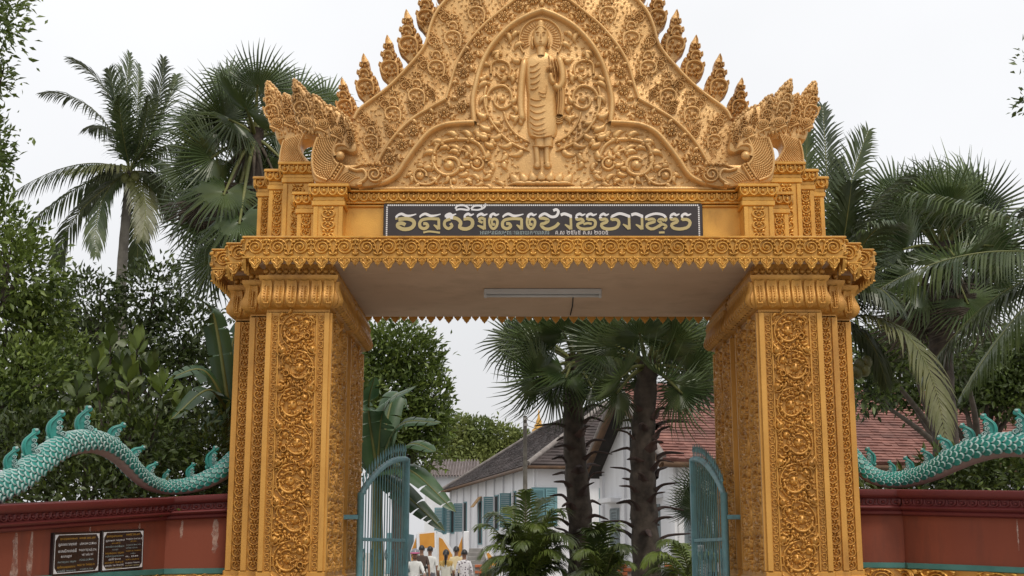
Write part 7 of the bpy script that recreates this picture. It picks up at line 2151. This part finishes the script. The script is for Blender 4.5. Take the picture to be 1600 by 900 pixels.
# ------------------------------------------------------------------ people in the courtyard
def person(label, px, top_row, Y, face_cam, shirt, trousers, hair='short', scale=1.0, pose='stand', turn=0.0, pattern=None, sleeves='short', extra=None):
    verts, edges, rad = [], [], []
    def V(co, r, p=None):
        verts.append(co); rad.append(r if isinstance(r, tuple) else (r, r))
        if p is not None: edges.append((p, len(verts) - 1))
        return len(verts) - 1
    sit = pose == 'ride'
    pel = V((0, 0, 0.95), (0.155, 0.11))
    wai = V((0, 0, 1.10), (0.135, 0.10), pel)
    che = V((0, -0.01, 1.28), (0.165, 0.115), wai)
    nb = V((0, 0.0, 1.43), (0.085, 0.075), che)
    ne = V((0, -0.005, 1.49), 0.052, nb)
    hd = V((0, -0.012, 1.56), (0.066, 0.078), ne)
    h2 = V((0, -0.006, 1.64), (0.074, 0.092), hd)
    V((0, 0.0, 1.70), (0.050, 0.062), h2)
    hands = []
    for s in (-1, 1):
        sh = V((s * 0.155, 0.0, 1.385), 0.066, che)
        if sit:
            el = V((s * 0.25, -0.10, 1.16), 0.046, sh); wr = V((s * 0.29, -0.36, 1.10), 0.032, el); ha = V((s * 0.29, -0.43, 1.09), (0.036, 0.022), wr)
            fd = (0, -1, -0.25)
        elif pose == 'carry':
            el = V((s * 0.215, 0.03, 1.12), 0.047, sh); wr = V((s * 0.19, -0.17, 0.98), 0.032, el); ha = V((s * 0.18, -0.24, 0.97), (0.036, 0.022), wr)
            fd = (0, -1, 0.1)
        else:
            el = V((s * 0.215, 0.02, 1.12), 0.047, sh); wr = V((s * 0.235, -0.03, 0.88), 0.032, el); ha = V((s * 0.235, -0.045, 0.81), (0.022, 0.036), wr)
            fd = (0, -0.25, -1)
        fv = Vector(fd).normalized()
        sv = Vector((1, 0, 0)) if abs(fv.z) < 0.6 else Vector((0, 1, 0))
        for q, (o, L) in enumerate(((-0.028, 0.062), (-0.010, 0.075), (0.009, 0.078), (0.027, 0.068))):
            a = Vector(verts[ha]) + sv * o + fv * 0.03
            i1 = V(tuple(a), 0.0095, ha); i2 = V(tuple(a + fv * L * 0.5), 0.009, i1); V(tuple(a + fv * L * 0.85 + Vector((0, -0.015, -0.012))), 0.0075, i2)
        a = Vector(verts[ha]) - sv * 0.042 * s
        i1 = V(tuple(a), 0.011, ha); V(tuple(a - sv * 0.015 * s + fv * 0.04), 0.009, i1)
        hp = V((s * 0.085, 0, 0.90), (0.098, 0.10), pel)
        if sit:
            kn = V((s * 0.16, -0.42, 0.86), 0.064, hp); an = V((s * 0.16, -0.32, 0.46), 0.043, kn); V((s * 0.16, -0.50, 0.42), 0.036, an)
        else:
            kn = V((s * 0.095, -0.02, 0.50), 0.064, hp); an = V((s * 0.095, 0.02, 0.09), 0.043, kn); V((s * 0.105, -0.15, 0.045), 0.036, an)
    me = bpy.data.meshes.new('body_cage')
    me.from_pydata(verts, edges, [])
    ob = bpy.data.objects.new('tmp', me); COL.objects.link(ob)
    ob.modifiers.new('skin', 'SKIN'); sb = ob.modifiers.new('sub', 'SUBSURF'); sb.levels = 2
    for i, d in enumerate(me.skin_vertices[0].data):
        d.radius = rad[i]; d.use_root = (i == 0)
    dg = bpy.context.evaluated_depsgraph_get()
    body = bpy.data.meshes.new_from_object(ob.evaluated_get(dg))
    bpy.data.objects.remove(ob)
    body.name = 'body'
    mats = [SKIN, shirt, trousers, RUBBER, pattern or shirt]
    body.materials.clear()
    for q in mats: body.materials.append(q)
    mi = []
    for p in body.polygons:
        c = p.center
        if sit:
            leg = c.z < 0.98 and (c.z < 0.90 or c.y < -0.05) and abs(c.x) < 0.24
        else:
            leg = c.z < 0.97 and abs(c.x) < 0.20
        arm = abs(c.x) > 0.185 and c.z < 1.36 and not leg
        if c.z > 1.465: k = 0
        elif leg: k = 2 if c.z > (0.07 if not sit else 0.47) else 3
        elif arm:
            lim = 1.18 if sleeves == 'short' else -1
            wrist = (c.z < 0.87 and not sit and pose != 'carry') or (pose == 'carry' and c.y < -0.16) or (sit and c.y < -0.33)
            k = 0 if (wrist or c.z < lim) else 1
        else: k = 4 if (pattern and c.z > 1.30) else 1
        mi.append(k)
    body.polygons.foreach_set('material_index', mi)
    body.polygons.foreach_set('use_smooth', [True] * len(body.polygons))
    X, _, Z = at(px, top_row, Y)
    zg = Z - 1.78 * scale
    root = obj('person', body, None, TRS((X, Y, zg), (0 if face_cam else PI) + turn, scale))
    tag(root, label, 'person', 'people in the courtyard')
    M = WM[root.name]
    if hair != 'helmet':
        m = MB()
        th = np.linspace(0.04, 1.75, 9); ph = np.linspace(0, 2 * PI, 20, endpoint=False)
        P = []
        for a in th:
            row = []
            for b in ph:
                ext = 1.0 if math.sin(b) > -0.25 else (0.62 if a > 1.0 else 1.0)
                aa = a * (1.0 if math.sin(b) > -0.2 else 0.62)
                row.append((0.094 * math.sin(aa) * math.cos(b), 0.006 + 0.112 * math.sin(aa) * math.sin(b), 1.640 + 0.120 * math.cos(aa)))
            P.append(row)
        m.grid(np.array(P), closed_v=True)
        if hair == 'tail':
            m.tube(catmull([(0, 0.10, 1.66), (0, 0.17, 1.60), (0, 0.15, 1.44), (0, 0.13, 1.30)], 9), [0.03, 0.04, 0.042, 0.04, 0.036, 0.03, 0.025, 0.018, 0.006], 8)
        if hair == 'bun':
            m.ball((0, 0.115, 1.63), 0.05, 10, 6)
        obj('hair', m.mesh('hair', HAIR), root, M)
    else:
        m = MB()
        th = np.linspace(0.04, 1.62, 8); ph = np.linspace(0, 2 * PI, 20, endpoint=False)
        P = np.array([[(0.130 * math.sin(a * (1.0 if math.sin(b) > -0.3 else 0.82)) * math.cos(b), 0.012 + 0.150 * math.sin(a * (1.0 if math.sin(b) > -0.3 else 0.82)) * math.sin(b), 1.645 + 0.150 * math.cos(a * (1.0 if math.sin(b) > -0.3 else 0.82))) for b in ph] for a in th])
        m.grid(P, closed_v=True)
        hm = obj('helmet', m.mesh('helmet', HELM), root, M)
        m = MB()
        a = np.linspace(PI * 1.08, PI * 1.92, 12)
        P = np.array([[(0.134 * math.cos(q), 0.012 + (0.152 + o) * math.sin(q), z) for q in a] for o, z in ((0.0, 1.685), (0.012, 1.672), (0.05, 1.660), (0.052, 1.654), (0.0, 1.648))])
        m.grid(P); obj('peak', m.mesh('peak', PINK), hm, M)
        for s in (-1, 1):
            m = MB(); m.tube([(s * 0.105, -0.03, 1.62), (s * 0.07, -0.07, 1.54), (0, -0.075, 1.505)], 0.008, 5); obj('chin_strap', m.mesh('chin_strap', RUBBER), hm, M)
    # face: eyes, brows, nose, mouth, ears
    m = MB()
    m.tube([(0, -0.092, 1.645), (0, -0.113, 1.605), (0, -0.098, 1.595)], [0.008, 0.014, 0.010], 6)
    for s in (-1, 1):
        m.ball((s * 0.078, 0.0, 1.61), 0.026, 8, 5, sq=(0.4, 0.8, 1.25))
    obj('nose_and_ears', m.mesh('nose_and_ears', SKIN), root, M, kind='stuff')
    for s in (-1, 1):
        m = MB(); m.ball((s * 0.030, -0.084, 1.632), 0.012, 8, 5, sq=(1.2, 0.6, 0.6)); obj('eye', m.mesh('eye', HAIR), root, M)
        m = MB(); m.tube([(s * 0.014, -0.090, 1.652), (s * 0.046, -0.080, 1.650)], 0.004, 5); obj('brow', m.mesh('brow', HAIR), root, M)
    m = MB(); m.tube([(-0.022, -0.080, 1.572), (0, -0.090, 1.571), (0.022, -0.080, 1.572)], 0.005, 5); obj('mouth', m.mesh('mouth', LIP), root, M)
    return root, M
LIP = cloth('lip', (0.20, 0.07, 0.06))
HELM = mat('helmet_shell', (0.17, 0.17, 0.19), 0.2, var=0.1)
PINK = mat('pink_peak', (0.45, 0.08, 0.20), 0.35, var=0.1)
W1 = cloth('white_cotton', (0.62, 0.62, 0.60)); W2 = cloth('off_white_cloth', (0.56, 0.54, 0.47)); BRN = cloth('brown_shirt', (0.07, 0.045, 0.035))
YEL = cloth('mustard_yoke', (0.42, 0.27, 0.08)); CRM = cloth('cream_cloth', (0.58, 0.47, 0.28)); REDS = cloth('red_skirt', (0.40, 0.02, 0.05)); BLK = cloth('black_trousers', (0.015, 0.014, 0.016))
GRT = cloth('grey_trousers', (0.12, 0.12, 0.14)); KHA = cloth('khaki_trousers', (0.20, 0.16, 0.10))
DOT = cloth('spotted_white_blouse', (0.60, 0.58, 0.60))
_n, _l = DOT.node_tree.nodes, DOT.node_tree.links
_v = _n.new('ShaderNodeTexVoronoi'); _v.inputs['Scale'].default_value = 14
_g = _n.new('ShaderNodeTexCoord'); _l.new(_g.outputs['Object'], _v.inputs['Vector'])
_r = _n.new('ShaderNodeValToRGB'); _r.color_ramp.elements[0].position = 0.26; _r.color_ramp.elements[1].position = 0.32
_r.color_ramp.elements[0].color = (0.10, 0.07, 0.10, 1); _r.color_ramp.elements[1].color = (0.62, 0.60, 0.62, 1)
_l.new(_v.outputs['Distance'], _r.inputs['Fac']); _l.new(_r.outputs['Color'], _n['Principled BSDF'].inputs['Base Color'])
Yp = 38.5
person('person in a brown shirt with short black hair, back turned, behind the helmeted rider', 659, 850.5, Yp + 1.4, False, BRN, KHA, 'short')
person('person in a white shirt, back turned, right of the person in brown', 672, 852, Yp + 2.0, False, W1, GRT, 'short')
person('person with a long ponytail in a mustard and white blouse and red skirt', 697, 857, Yp - 1.5, False, W2, REDS, 'tail', 0.98, pattern=YEL, pose='carry', sleeves='short')
person('person in a loose cream top and black trousers, back turned, beside the ponytail', 713, 852, Yp + 1.5, False, CRM, BLK, 'bun', 1.0, pose='carry', sleeves='long')
person('person in a spotted white long sleeved blouse, rightmost of the group', 725.5, 857, Yp - 1.0, False, DOT, W1, 'short', 0.98, sleeves='long')
rider, RM = person('person in a white shirt and pink peaked helmet riding a motorbike towards the gate', 648.5, 857.5, Yp - 2.0, True, W1, GRT, 'helmet', 1.0, pose='ride', sleeves='long')
# motorbike under the rider
bike = thing('motorbike', 'small dark motorbike under the helmeted rider, facing the gate', 'motorbike', tuple(RM.translation))
def bk(name, mb, mt, smooth=True, parent=None):
    return obj(name, mb.mesh(name, mt, smooth), parent or bike, RM)
BIKE = mat('motorbike_plastic', (0.03, 0.012, 0.014), 0.3)
gz = -RM.translation.z       # ground height in the rider's frame
for y in (-0.86, 0.42):
    m = MB(); a = np.linspace(0, 2 * PI, 25)
    m.tube([(0, y + 0.26 * math.cos(q), gz + 0.29 + 0.26 * math.sin(q)) for q in a], 0.035, 8, caps=False); w_ = bk('wheel', m, RUBBER)
    m = MB(); m.tube([(-0.05, y, gz + 0.29), (0.05, y, gz + 0.29)], 0.05, 10)
    for q in range(8):
        m.tube([(0, y, gz + 0.29), (0, y + 0.24 * math.cos(q * PI / 4), gz + 0.29 + 0.24 * math.sin(q * PI / 4))], 0.006, 5)
    bk('rim', m, METAL, parent=w_)
m = MB()
for s in (-1, 1): m.tube([(s * 0.07, -0.86, gz + 0.29), (s * 0.07, -0.62, 1.00)], 0.022, 8)
bk('fork', m, METAL)
m = MB(); m.tube(catmull([(-0.33, -0.40, 1.09), (-0.18, -0.52, 1.10), (0, -0.60, 1.04), (0.18, -0.52, 1.10), (0.33, -0.40, 1.09)], 15), 0.014, 8); bk('handlebar', m, METAL)
m = MB(); m.ball((0, -0.68, 0.98), 0.10, 12, 8, sq=(1.1, 0.8, 0.9)); bk('headlight', m, LAMPW)
for s in (-1, 1):
    m = MB(); m.tube([(s * 0.24, -0.48, 1.10), (s * 0.32, -0.52, 1.26)], 0.007, 5); m.ball((s * 0.34, -0.52, 1.29), 0.05, 10, 6, sq=(1.2, 0.35, 0.8)); bk('mirror', m, RUBBER)
m = MB(); m.bbox(-0.13, 0.13, -0.15, 0.62, 0.76, 0.86, 0.03); bk('seat', m, RUBBER, 'auto')
m = MB(); m.bbox(-0.10, 0.10, -0.66, 0.55, 0.42, 0.77, 0.05); bk('fairing', m, BIKE, 'auto')
m = MB(); m.bbox(-0.22, 0.22, -0.70, -0.58, 0.35, 0.92, 0.04); bk('leg_shield', m, BIKE, 'auto')
